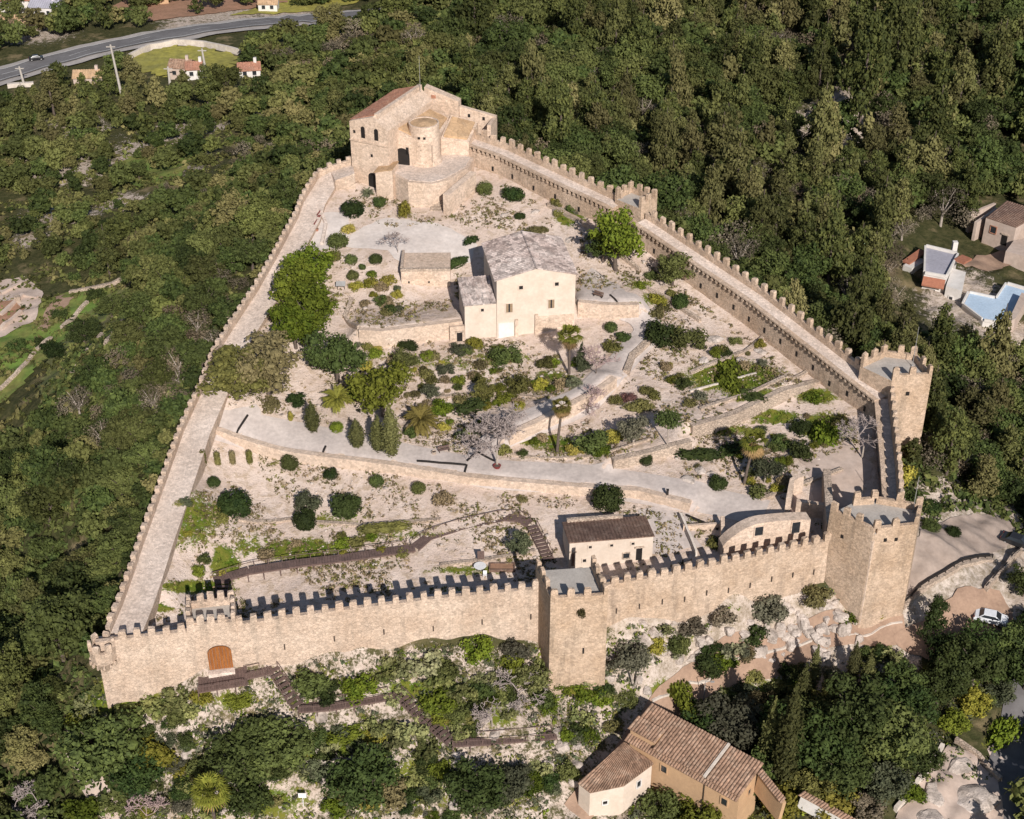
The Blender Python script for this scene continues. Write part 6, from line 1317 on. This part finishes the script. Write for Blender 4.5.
boardwalk('short flight of wooden steps behind the gatehouse', [([(224,580),(221,600)],True)], 1.6, 0)
boardwalk('broad timber landing in front of the wooden gate', [([(199,689),(248,681)],False)], 3.4, 1, -1, 1.0)
boardwalk('zigzag timber stairway descending from the gate to the lane', [([(246,678),(273,672)],False),([(273,672),(299,711)],True),([(299,711),(330,711),(398,697)],False),([(398,697),(425,722),(452,745)],True),([(452,745),(490,740),(556,737)],False)], 1.5, 2, 1, .55, 'stairway')
def bench(px, py, ang, label, m='wood', l=1.7, name='bench', leg='iron'):
    p = at(px, py); r = empty(name, p, label, 'bench', None, ang)
    def b(nm, c, s, mm, rx=0):
        mb = MB(); mb.box(c, s); o = bpy.data.objects.new(nm, mesh_from(nm, mb.v, mb.f, [M[mm]])); COL.objects.link(o); o.parent = r; return o
    for i in range(3): b('seat_slat', (0,-.16+.17*i,.43), (l,.14,.05), m)
    for i in range(2): b('back_slat', (0,.27,.58+.18*i), (l,.05,.14), m)
    for s in (-1,1): b('leg', (s*(l/2-.15),.02,0), (.08,.45,.425), leg); b('back_post', (s*(l/2-.15),.31,0), (.07,.05,.88), leg)
bench(207,423, 1.0, 'dark wooden bench at the left end of the main path'); bench(444,452, .35, 'dark wooden bench beside the path near the large bare tree')
bench(320.5,217, 1.35, 'dark red bench on the upper terrace, nearer the church', 'red'); bench(317.5,226, 1.35, 'dark red bench on the upper terrace, nearer the carob clump', 'red'); bench(598,297,-.6,'small reddish brown bench on the forecourt right of the main house','tileb')
def planter(px, py, label, m='red', r=.55):
    p = at(px, py); root = empty('planter', p, label, 'planter'); mb = MB(); mb.lathe(p, [(r*.7,-.1),(r,.4),(r*1.05,.45),(r*.85,.46),(r*.8,.38)], 12); obj('pot', mb, M[m], root)
    mb = MB(); mb.lathe((p[0],p[1],p[2]+.38), [(r*.78,0),(r*.1,.05)], 10); obj('soil', mb, M['bark'], root)
planter(497,468,'low red planter at the foot of the large bare tree'); planter(434,454,'stone litter bin beside the bench near the bare tree','rubble',.35); planter(317,231,'pale pink flower pot beside the dark red bench','tiler',.3)
def picnic():
    p = at(480,570); r = empty('round_table', p, 'white round table behind the front wall', 'table'); mb = MB(); mb.lathe((p[0],p[1],p[2]), [(.35,0),(.35,.04),(.06,.06),(.06,.70)], 14); obj('pedestal', mb, M['steel'], r); mb = MB(); mb.lathe((p[0],p[1],p[2]+.7), [(.8,0),(.82,.03),(.8,.05)], 28); obj('table_top', mb, M['cream'], r)
    p = at(485,577); r = empty('plastic_chair', p, 'white plastic chair beside the white round table', 'chair'); 
    for nm, c, s in (('seat',(0,0,.42),(.5,.5,.05)),('backrest',(0,.24,.47),(.5,.05,.42)),('leg',(-.2,-.2,0),(.05,.05,.42)),('leg',(.2,-.2,0),(.05,.05,.42)),('leg',(-.2,.2,0),(.05,.05,.42)),('leg',(.2,.2,0),(.05,.05,.42))):
        m = MB(); m.box((p[0]+c[0],p[1]+c[1],p[2]+c[2]), s); obj(nm, m, M['cream'], r)
    p = at(502,568); r = empty('timber_bed', p, 'rectangular timber-edged bed beside the white table', 'planter'); m = MB()
    for c, s in (((-1.6,0,0),(.18,1.5,.45)),((1.6,0,0),(.18,1.5,.45)),((0,-.66,0),(3.0,.18,.45)),((0,.66,0),(3.0,.18,.45))): m.box((p[0]+c[0],p[1]+c[1],p[2]+c[2]-.1), s)
    obj('board', m, M['tileb'], r); m = MB(); m.box((p[0],p[1],p[2]-.1), (3.0,1.1,.34)); obj('soil', m, M['soil'], r)
    p = at(481,562); r = empty('notice_board', p, 'dark upright notice board behind the white table', 'notice board'); m = MB(); m.box((p[0],p[1],p[2]+.5), (.9,.07,1.3)); obj('panel', m, M['wood'], r)
    for s in (-.4,.4): m = MB(); m.box((p[0]+s,p[1]+.08,p[2]-.2), (.08,.08,2.0)); obj('post', m, M['wood'], r)
picnic()
def sign():
    p = at(303.5,806); r = empty('sign_post', p, 'white square sign on a thin white post at the bottom', 'sign'); m = MB(); m.tube((p[0],p[1],p[2]-.3),(p[0],p[1],p[2]+2.2),.05,.05,8); obj('post', m, M['cream'], r)
    m = MB(); m.box((p[0],p[1]-.07,p[2]+1.5), (.95,.05,.75)); obj('panel', m, M['cream'], r)
    p = at(341,290); r = empty('information_panel', p, 'pale information panel beside the carob clump on the upper terrace', 'sign'); m = MB(); m.bar((p[0],p[1]-.2,p[2]+.8),(p[0],p[1]+.5,p[2]+1.3),1.5,.06); obj('panel', m, M['steel'], r)
    for s in (-.55,.55): m = MB(); m.box((p[0]+s,p[1]+.15,p[2]-.2), (.07,.07,1.2)); obj('post', m, M['iron'], r)
sign()
for pts, lab in [([(248,416),(236,437)],'dark steel edging across the path near its left end'),([(326,447),(322,459)],'dark steel bar across the path in front of a cypress'),([(417,462),(466,466)],'dark steel edging along the widened path left of the bare tree'),([(467,466),(464,479)],'dark steel edging across the path left of the bare tree'),([(467,462),(477,453),(494,462)],'dark angled edging around the foot of the bare tree'),([(610,296),(618,305)],'dark steel edging on the forecourt'),([(686,516),(718,530)],'dark railing above the small walled yard')]:
    Q = resample([at(*p) for p in pts], .8); mb = MB()
    for a, b in zip(Q[:-1], Q[1:]): mb.bar((a[0],a[1],h(a[0],a[1])+.12),(b[0],b[1],h(b[0],b[1])+.12),.22,.4)
    tag(obj('path_edging', mb, M['iron'], None, Q[0]), lab, 'edging')
mb = MB(); p = at(667,499); mb.box((p[0],p[1],p[2]-.1), (.3,.3,1.6)); mb.box((p[0],p[1],p[2]+1.5), (.36,.36,.1)); tag(obj('bollard', mb, M['iron'], None, p), 'dark square bollard on the path above the vaulted building', 'bollard')
def lamp(px, py, hgt, label):
    p = at(px, py); r = empty('street_lamp', p, label, 'street lamp'); m = MB(); m.tube((p[0],p[1],p[2]-.3),(p[0],p[1],p[2]+hgt),.07,.05,8); m.tube((p[0],p[1],p[2]+hgt),(p[0]+.7,p[1]-.2,p[2]+hgt+.25),.04,.03,6); obj('post', m, M['steel'], r)
    m = MB(); m.box((p[0]+.85,p[1]-.25,p[2]+hgt+.18), (.5,.22,.12)); obj('lamp_head', m, M['steel'], r)
lamp(703,706,4.2,'thin street lamp on the reddish lane above the long tile roof')
def person(px, py, label):
    p = at(px, py); V = [(0,0,.9),(0,0,1.15),(0,.02,1.42),(0,.02,1.56),(0,.0,1.66),(-.2,.01,1.40),(-.26,.02,1.12),(-.24,-.08,.88),(.2,.01,1.40),(.26,.02,1.12),(.24,-.08,.88),(-.1,0,.86),(-.12,-.06,.48),(-.12,.04,.06),(-.12,-.12,.03),(.1,0,.86),(.12,.08,.48),(.12,.14,.06),(.12,-.02,.03)]
    E = [(0,1),(1,2),(2,3),(3,4),(2,5),(5,6),(6,7),(2,8),(8,9),(9,10),(0,11),(11,12),(12,13),(13,14),(0,15),(15,16),(16,17),(17,18)]
    R = [.15,.15,.14,.06,.11,.075,.05,.04,.075,.05,.04,.1,.07,.05,.05,.1,.07,.05,.05]
    me = bpy.data.meshes.new('person'); me.from_pydata(V, E, []); o = bpy.data.objects.new('person', me); COL.objects.link(o); o.location = p
    sk = o.modifiers.new('skin','SKIN'); o.modifiers.new('sub','SUBSURF').levels = 1
    for i, v in enumerate(me.skin_vertices[0].data): v.radius = (R[i], R[i]*.85); v.use_root = (i == 0)
    me.materials.append(M['iron']); tag(o, label, 'person')
    hd = MB(); hd.lathe((0,0,1.56), [(.02,0),(.09,.04),(.105,.12),(.09,.2),(.03,.25)], 12); hm = bpy.data.objects.new('hair', mesh_from('hair', hd.v, hd.f, [M['bark']])); COL.objects.link(hm); hm.parent = o
person(690,716,'person in dark clothes standing on the reddish lane behind the long tile roof')
for px, py, hgt, lean, lab in [(124,106,17,-1.2,'tall concrete utility pole standing in the wood on the left'),(25,87,6,-.6,'short pale pole in the grass below the road'),(207,78,8.5,-.5,'concrete pole at the right end of the yellow meadow'),(170,84,5,0,'small pole in front of the white country house')]:
    p = at(px, py); r = empty('utility_pole', p, lab, 'utility pole'); m = MB(); m.tube((p[0],p[1],p[2]-.5),(p[0]+lean,p[1],p[2]+hgt),.42,.24,8); obj('post', m, M['cpole'], r); m = MB(); m.bar((p[0]+lean-1.2,p[1],p[2]+hgt-.6),(p[0]+lean+1.2,p[1],p[2]+hgt-.6),.22,.22); obj('crossarm', m, M['cpole'], r)
def car(p, ang, m, label):
    r = empty('parked_car' if m == 'carw' else 'car', p, label, 'car', None, ang)
    def part(nm, mb, mm, par=None):
        o = bpy.data.objects.new(nm, mesh_from(nm, mb.v, mb.f, [M[mm]])); COL.objects.link(o); o.parent = par or r; return o
    prof = [(-2.1,.35),(-2.15,.75),(-2.0,.95),(-1.5,1.0),(-.95,1.45),(.55,1.48),(1.25,1.0),(2.0,.85),(2.15,.6),(2.1,.35)]
    def ext(pr, w0, w1, top):
        mb = MB(); n = len(pr); vs = []
        for s in (-1, 1):
            for x, z in pr: vs.append((x, s*(w0 if z < 1.05 else w1), z))
        mb.add(vs, [tuple(range(n)), tuple(range(2*n-1, n-1, -1))]+[(i, i+n, (i+1) % n+n, (i+1) % n) for i in range(n)]); return mb
    part('body', ext(prof, .88, .68, 0), m)
    for s in (-1,1):
        g = MB(); g.add([(-1.35,s*.865,1.06),(1.05,s*.865,1.06),(.5,s*.715,1.42),(-.9,s*.715,1.40)], [(0,1,2,3)]); g.add([(-1.35,s*.85,1.05),(1.05,s*.85,1.05),(.5,s*.70,1.41),(-.9,s*.70,1.39)], [(3,2,1,0)]); part('side_window', g, 'glass')
        l = MB(); l.box((2.08,s*.6,.62), (.14,.36,.16)); part('headlight', l, 'cream'); l = MB(); l.box((-2.1,s*.66,.72), (.12,.3,.16)); part('tail_light', l, 'red')
    g = MB(); g.add([(1.24,-.74,1.03),(1.24,.74,1.03),(.6,.62,1.49),(.6,-.62,1.49)], [(0,1,2,3)]); part('windscreen', g, 'glass')
    g = MB(); g.add([(-1.52,.72,1.03),(-1.52,-.72,1.03),(-1.0,-.6,1.46),(-1.0,.6,1.46)], [(0,1,2,3)]); part('rear_window', g, 'glass')
    for x in (-1.35,1.35):
        for s in (-1,1):
            w = MB(); w.tube((x,s*.72,.33),(x,s*.92,.33),.33,.33,16); t = part('wheel', w, 'tyre'); w = MB(); w.tube((x,s*.90,.33),(x,s*.935,.33),.2,.18,10); part('rim', w, 'steel', t)
p = at(990,622); car((p[0],p[1],p[2]+.1), -.35, 'carw', 'white car parked beside the wall at the right edge')
p = at(37,63); car((p[0],p[1],p[2]+.95), .35, 'card', 'black car driving on the distant road at the top left')
p = at(1016,545); car((p[0],p[1],p[2]+.1), -.6, 'card', 'dark car partly cut by the right edge above the wall')
# ------------------------------------------------------------------ uncountable cover: scrub tufts and stones
BLD = [pxpoly(q) for q in [[(390,200),(480,200),(500,100),(345,110),(350,188)],[(455,338),(575,342),(580,225),(470,230)],[(398,300),(455,300),(455,262),(398,262)],[(555,572),(656,562),(656,520),(555,530)],[(718,560),(812,545),(812,505),(730,510)]]]
PATHS = [pxpoly(q) for q in [[(212,424),(290,433),(370,449),(440,463),(500,472),(580,476),(650,487),(720,503),(765,514)],[(480,470),(484,448),(505,428),(545,412),(585,396),(612,372),(632,348),(652,330),(640,305),(610,297)],[(360,240),(400,244),(440,244),(470,250)],[(335,220),(328,240)],[(830,500),(850,470)],[(575,815),(604,785),(640,742),(668,706),(705,678),(745,662),(800,646),(860,634),(905,630)],[(905,640),(960,605),(1000,600)],[(930,570),(990,540)],[(590,300),(620,305)]]]
PW = [3.0,2.6,5.0,4.5,4.0,3.0,4.5,6.0,3.5]
def pdist(x, y, pts):
    d = np.full(x.shape, 1e9)
    for (ax,ay), (bx,by) in zip(pts[:-1], pts[1:]):
        ex, ey = bx-ax, by-ay; t = np.clip(((x-ax)*ex+(y-ay)*ey)/(ex*ex+ey*ey+1e-9), 0, 1); d = np.minimum(d, np.hypot(x-ax-t*ex, y-ay-t*ey))
    return d
CLEAR = [  # picture outlines of ground that carries no trees
 [(-200,108),(-200,60),(0,54),(100,36),(210,18),(390,0),(405,26),(300,40),(200,54),(130,66),(100,80),(0,102)],
 [(115,90),(125,55),(175,38),(240,48),(245,92)],[(-60,450),(-60,275),(30,262),(60,288),(130,276),(148,300),(116,356),(76,410),(25,440)],
 [(888,345),(905,232),(965,238),(975,205),(1060,195),(1060,368),(1000,365),(965,350)],
 [(880,640),(895,520),(925,470),(960,515),(1030,500),(1060,560),(1050,700),(1035,830),(880,830),(930,740),(985,735),(1000,700),(960,640)],
 [(95,700),(95,640),(880,560),(930,640),(700,690),(650,730),(800,830),(60,840),(60,735)],[(920,560),(1035,540),(1035,705),(925,765)],[(640,735),(700,676),(925,615),(935,740),(900,840),(640,840)],
 [(230,94),(236,66),(272,70),(272,95)],[(65,98),(65,74),(118,74),(118,98)]]
def scatter(n, seed, lo, hi, mask, box=(-52,60,118,246)):
    r = np.random.default_rng(seed); x = r.uniform(box[0],box[1],n*8); y = r.uniform(box[2],box[3],n*8); sd = sdist(x, y)
    ok = mask(x, y, sd)
    for q in BLD: ok &= ~inpoly(x, y, q)
    for q, w in zip(PATHS, PW): ok &= pdist(x, y, q) > w
    cl = np.sin(x*.31+2*np.sin(y*.17))+np.sin(y*.37+1.7*np.sin(x*.21))+.8*np.sin(x*.9+y*.7)+r.uniform(-1.1,1.1,len(x))
    ok &= cl > lo; x, y = x[ok][:n], y[ok][:n]; return x, y, r
def tufts(name, n, seed, lo, mat, size, mask, blades=9, flat=.6, box=(-52,60,118,246)):
    x, y, r = scatter(n, seed, lo, 0, mask, box); z = hh(x, y); k = len(x)
    s = size*r.uniform(.5,1.4,k); X = np.repeat(np.stack([x,y,z],-1), blades, 0); SS = np.repeat(s, blades)[:,None]
    d = r.normal(size=X.shape); d[:,2] = np.abs(d[:,2])*flat; d /= np.linalg.norm(d,axis=1)[:,None]; c = X+d*SS*r.uniform(.3,1,(len(X),1))
    nn = d+r.normal(size=X.shape)*.5+np.array([0,0,.4]); nn /= np.linalg.norm(nn,axis=1)[:,None]; t = np.cross(nn, r.normal(size=X.shape)); t /= np.linalg.norm(t,axis=1)[:,None]; b = np.cross(nn,t); q = SS*r.uniform(.25,.5,(len(X),1))
    V = np.stack([c-t*q, c-b*q*.6, c+t*q, c+b*q*.6],1).reshape(-1,3); Q = np.arange(len(V)).reshape(-1,4)
    me = np_mesh(name, V, Q, np.zeros((0,3),int), M[mat], np.repeat(np.repeat(r.uniform(0,1,k), blades), 4)); o = bpy.data.objects.new(name, me); COL.objects.link(o); return o
inside = lambda x, y, sd: sd < -4.6
outside = lambda x, y, sd: (sd > .8) & (sd < 26) & (y < 155)
tag(tufts('dry_scrub', 3600, 1, .2, 'dry', .40, inside), 'dry brown scrub tufts scattered over the bare earth inside the walls', 'scrub', kind='stuff')
tag(tufts('green_scrub', 3600, 2, .55, 'olive', .42, inside), 'olive green weeds scattered over the earth inside the walls', 'weeds', kind='stuff')
tag(tufts('slope_scrub', 4200, 3, .2, 'greyg', .55, outside, 10, .8), 'grey-green scrub covering the slope outside the front wall', 'scrub', kind='stuff')
tag(tufts('slope_grass', 4200, 4, .1, 'grass', .5, outside, 9, .6), 'green grass and weeds on the slope outside the front wall', 'grass', kind='stuff')
tag(tufts('undergrowth', 4200, 9, -9, 'oak', 1.15, lambda x, y, sd: (sd > 1.6) & (sd < 45) & (x < -48), 12, .7, (-105,-45,100,235)), 'dense low undergrowth filling the wood left of the castle', 'undergrowth', kind='stuff')
tag(tufts('undergrowth', 2600, 10, -9, 'oak', 1.1, lambda x, y, sd: (sd > 2) & (sd < 30) & (y > 165), 12, .7, (5,95,160,250)), 'dense low undergrowth filling the wood right of the castle', 'undergrowth', kind='stuff')
def scrubland(x, y, sd):
    px, py = proj(x, y, hh(x, y)); m = sd > 4
    for q in CLEAR[:2]: m &= ~inpoly(px, py, q)
    return m
tag(tufts('scrubland', 6500, 12, -.6, 'scrubg', 1.25, scrubland, 11, .7, (-190,-45,180,430)), 'olive scrub covering the open land left of the castle wood', 'scrub', kind='stuff')
_gp = GRASSP
def gmask(x, y, sd):
    px, py = proj(x, y, hh(x, y)); m = np.zeros(x.shape, bool)
    for a, b, rx, ry, k in GRASSP: m |= np.hypot((px-a)/rx, (py-b)/ry) < 1.0
    return m & (sd < -3.5)
tag(tufts('meadow_grass', 3500, 8, -9, 'grass', .36, gmask, 8, .5), 'patches of green grass on the terraces inside the walls', 'grass', kind='stuff')
def rubble():
    x, y, r = scatter(2600, 6, -.2, 0, lambda x, y, sd: (sd < -4.6) | ((sd > 1) & (sd < 22) & (y < 156))); z = hh(x, y); iv, itf = ico(); k = len(x)
    s = r.uniform(.07,.26,(k,1,1)); s[::17] *= 2.0; V = (np.stack([x,y,z],-1)[:,None,:]+iv[None]*s*r.uniform(.6,1.2,(k,len(iv),1))*np.array([1,1,.65])).reshape(-1,3)
    T = (itf[None]+np.arange(k)[:,None,None]*len(iv)).reshape(-1,3); me = np_mesh('loose_stones', V, np.zeros((0,4),int), T, M['rock']); o = bpy.data.objects.new('loose_stones', me); COL.objects.link(o)
    tag(o, 'loose pale stones strewn over the bare ground', 'stones', kind='stuff')
rubble()
# ------------------------------------------------------------------ the wood
THIN = [([(90,210),(110,135),(215,130),(235,165),(190,210)],.40),([(790,165),(805,95),(860,85),(895,165)],.30),([(590,140),(590,95),(645,95),(650,140)],.35),([(110,30),(115,-20),(310,-20),(300,18)],.22),([(-40,55),(-40,-30),(110,-30),(110,40)],.6),([(-60,275),(-60,190),(60,190),(130,225),(100,275)],.62),([(40,140),(60,105),(250,100),(260,125)],.65),([(210,25),(400,-10),(400,8),(260,22)],.3),([(740,140),(770,90),(810,90),(800,150)],.5)]
def forest():
    r = np.random.default_rng(21); X = []; sp = 4.0
    ys = np.arange(104, 520, sp)
    for j, y in enumerate(ys):
        k = 1+max(0, y-240)/700; 
        xs = np.arange(-260, 260, sp*k)+(j % 2)*sp*k*.5
        if k > 1 and r.uniform() > 1/k: continue
        X.append(np.stack([xs+r.uniform(-1.7,1.7,len(xs))*k, np.full(len(xs), y)+r.uniform(-1.7,1.7,len(xs))*k], -1))
    X = np.concatenate(X); x, y = X[:,0], X[:,1]; z = hh(x, y); px, py = proj(x, y, z); sd = sdist(x, y)
    ok = (sd > 2.4) & (px > -150) & (px < 1175) & (py > -60) & (py < 900)
    for q in CLEAR: ok &= ~inpoly(px, py, q)
    u = r.uniform(0,1,len(x))
    for q, d in THIN: ok &= ~(inpoly(px, py, q) & (u > d))
    ok &= ~((y < 128) & (np.abs(x) < 60) & (px > 60) & (px < 1000))
    x, y, z, px, py, sd = [a[ok] for a in (x, y, z, px, py, sd)]; n = len(x)
    east = px > 470; bl = np.sin(x*.05+1)+np.sin(y*.06+x*.02)+r.normal(0,.75,n)
    mixed = r.uniform(0,1,n); kind = np.where(east, np.where(bl > .35, 0, np.where(bl > -1.6, 1, 2)), np.where(bl > 1.35, 1, np.where(bl > -1.9, 0, 2))); kind = np.where(east & (mixed < .13), 2, np.where(east & (mixed > .78), 0, kind))   # 0 oak 1 pine 2 grey
    olive = (~east) & (kind == 0) & (r.uniform(0,1,n) < np.where((px > 200)&(py < 170), .55, .28)); kind = np.where(olive, 3, kind)
    R = np.where(kind == 1, r.uniform(1.9,3.9,n), np.where(kind == 2, r.uniform(1.7,3.0,n), r.uniform(1.9,3.7,n)))*np.where(east, 1.08, .93)
    R *= 1+np.clip((y-260)/600, 0, .30); HZ = np.where(kind == 1, r.uniform(.95,1.5,n), r.uniform(.75,1.25,n))
    R = np.where(sd < 5.5, R*.8, R); HZ = np.where((sd < 9)&(px<480), HZ*.78, HZ)
    scr = inpoly(px, py, [(-160,95),(250,92),(330,120),(300,170),(200,200),(120,290),(60,285),(-160,275)]) & (r.uniform(0,1,n) < .62); R = np.where(scr, R*r.uniform(.42,.75,n), R)
    big = (r.uniform(0,1,n) < .07) & ~scr & (sd > 8); R = np.where(big, R*1.35, R); HZ = HZ*np.where(east & (kind == 1), r.uniform(.9,1.35,n), 1)
    size = R/np.hypot(y, CAMZ); vis = (px > -10) & (px < 1034) & (py > 8) & (py < 835)
    K = [('oak','oak','holm_oak'),('pine','pine','pine_tree'),('bare_crown','greytwig','leafless_tree'),('tree','olive','wild_olive')]
    TXT = [('dark green holm oak in the thick wood around the castle','holm oaks in the wood'),('olive-tinged green pine in the wood around the castle','pines in the wood'),('grey leafless tree among the green crowns of the wood','grey leafless trees in the wood'),('olive-brown bushy tree in the wood left of the castle','olive-brown trees in the wood')]
    # far trees: one merged mesh for each kind; near ones: things of their own
    order = np.argsort(-size*vis); near = np.zeros(n, bool); lim = {0:260,1:210,2:60,3:60}
    cnt = {0:0,1:0,2:0,3:0}
    for i in order:
        k = int(kind[i])
        if vis[i] and cnt[k] < lim[k]: near[i] = True; cnt[k] += 1
    mats = ['oak','pine','greytwig','scrubg']
    for i in np.where(near)[0]:
        k = int(kind[i]); lab, grp = TXT[k]; ck = K[k][0]; v = int(r.integers(0,4))
        root = empty(K[k][2], (x[i],y[i],z[i]-.2), lab, 'tree', grp, float(r.uniform(0,6.28))); s = (float(R[i]),float(R[i]),float(R[i]*HZ[i]))
        put('trunk', trunk_mesh('pine' if k == 1 else 'tree', v % 3, 'barkp' if k == 2 else 'bark'), root, (0,0,0), 0, s); put('crown', crown(ck, mats[k], v), root, (0,0,0), 0, s)
    NAMES = ['oak_wood','pine_wood','leafless_wood','olive_scrub_wood']; LB = ['far dark green holm oak wood around the castle hill','far pine wood covering the slopes behind the castle','far grey leafless trees mixed into the wood','far olive-brown scrub trees left of the church']
    for k in range(4):
        idx = np.where((~near) & (kind == k))[0]
        if not len(idx): continue
        ar = [crown_arrays(K[k][0], {0:420,1:400,2:420,3:400}[k], {0:.14,1:.13,2:.07,3:.14}[k], 500+k*10+v, core=.3 if k == 2 else .7) for v in range(4)]
        Vs, Qs, Ts, tn = [], [], [], []; o = 0
        for i in idx:
            V, Q, T = ar[int(r.integers(0,4))]; a = r.uniform(0,6.28); c, s = math.cos(a), math.sin(a)
            P = np.stack([V[:,0]*c-V[:,1]*s, V[:,0]*s+V[:,1]*c, V[:,2]*HZ[i]],-1)*R[i]+np.array([x[i],y[i],z[i]-.3])
            Vs.append(P); Qs.append(Q+o); Ts.append(T+o); tn.append(np.full(len(P), r.uniform())); o += len(P)
        me = np_mesh(NAMES[k], np.concatenate(Vs), np.concatenate(Qs), np.concatenate(Ts), M[mats[k]], np.concatenate(tn)); ob = bpy.data.objects.new(NAMES[k], me); COL.objects.link(ob); tag(ob, LB[k], 'wood', kind='stuff')
    print('forest', n, 'near', int(near.sum()), cnt)
forest()
# fill-in shrubs between field walls and meadow
for px, py, r, lab in [(85,345,3.2,'dark tree between the field walls at the left'),(112,318,3.0,'round tree near the top right of the green terraces'),(60,318,1.8,'dark shrub on the edge of the bright green field'),(55,360,2.4,'dark grey-green tree on the lower field wall'),(18,350,2.0,'dark shrub alone on the bright green field'),(95,300,2.2,'shrub below the pale field wall'),(40,345,1.4,'small dark shrub beside the short field wall'),(140,180,2.8,'round tree on the small pale clearing left of the church'),(155,148,2.4,'tree in the pale clearing on the far left slope')]:
    P_('bush' if r < 2.3 else 'tree', px, py, r, lab, 'dkleaf' if 'dark' in lab else 'oak', hz=.8)
# ------------------------------------------------------------------ light, sky, camera
w = bpy.data.worlds.new('World'); S.world = w; w.use_nodes = True; nt = w.node_tree
sky = nt.nodes.new('ShaderNodeTexSky'); sky.sky_type = 'NISHITA'; sky.sun_disc = False; sky.sun_elevation = SUN_EL
sky.sun_rotation = math.radians(180)-SUN_AZ; sky.altitude = 100; sky.air_density = 1.0; sky.dust_density = .8
bg = nt.nodes['Background']; nt.links.new(sky.outputs[0], bg.inputs['Color']); bg.inputs['Strength'].default_value = .068
sl = bpy.data.lights.new('sun', 'SUN'); sl.energy = 4.8; sl.angle = math.radians(.5); sl.color = (1.0,.945,.885); so = bpy.data.objects.new('sun', sl); COL.objects.link(so)
d = Vector((math.sin(SUN_AZ)*math.cos(SUN_EL), -math.cos(SUN_AZ)*math.cos(SUN_EL), math.sin(SUN_EL))); so.rotation_euler = d.to_track_quat('Z','Y').to_euler(); so.location = (0,0,300)
cd = bpy.data.cameras.new('camera'); cd.sensor_width = 36; cd.sensor_fit = 'HORIZONTAL'; cd.lens = 36*F/1024; cd.clip_start = 1; cd.clip_end = 6000
co = bpy.data.objects.new('camera', cd); COL.objects.link(co); co.location = (0,0,CAMZ); co.rotation_euler = (math.radians(90)-PITCH, 0, 0); S.camera = co
S.render.resolution_x, S.render.resolution_y = 1024, 819
S.view_settings.view_transform = 'Standard'; S.view_settings.look = 'None'; S.view_settings.exposure = .22; S.view_settings.gamma = 1
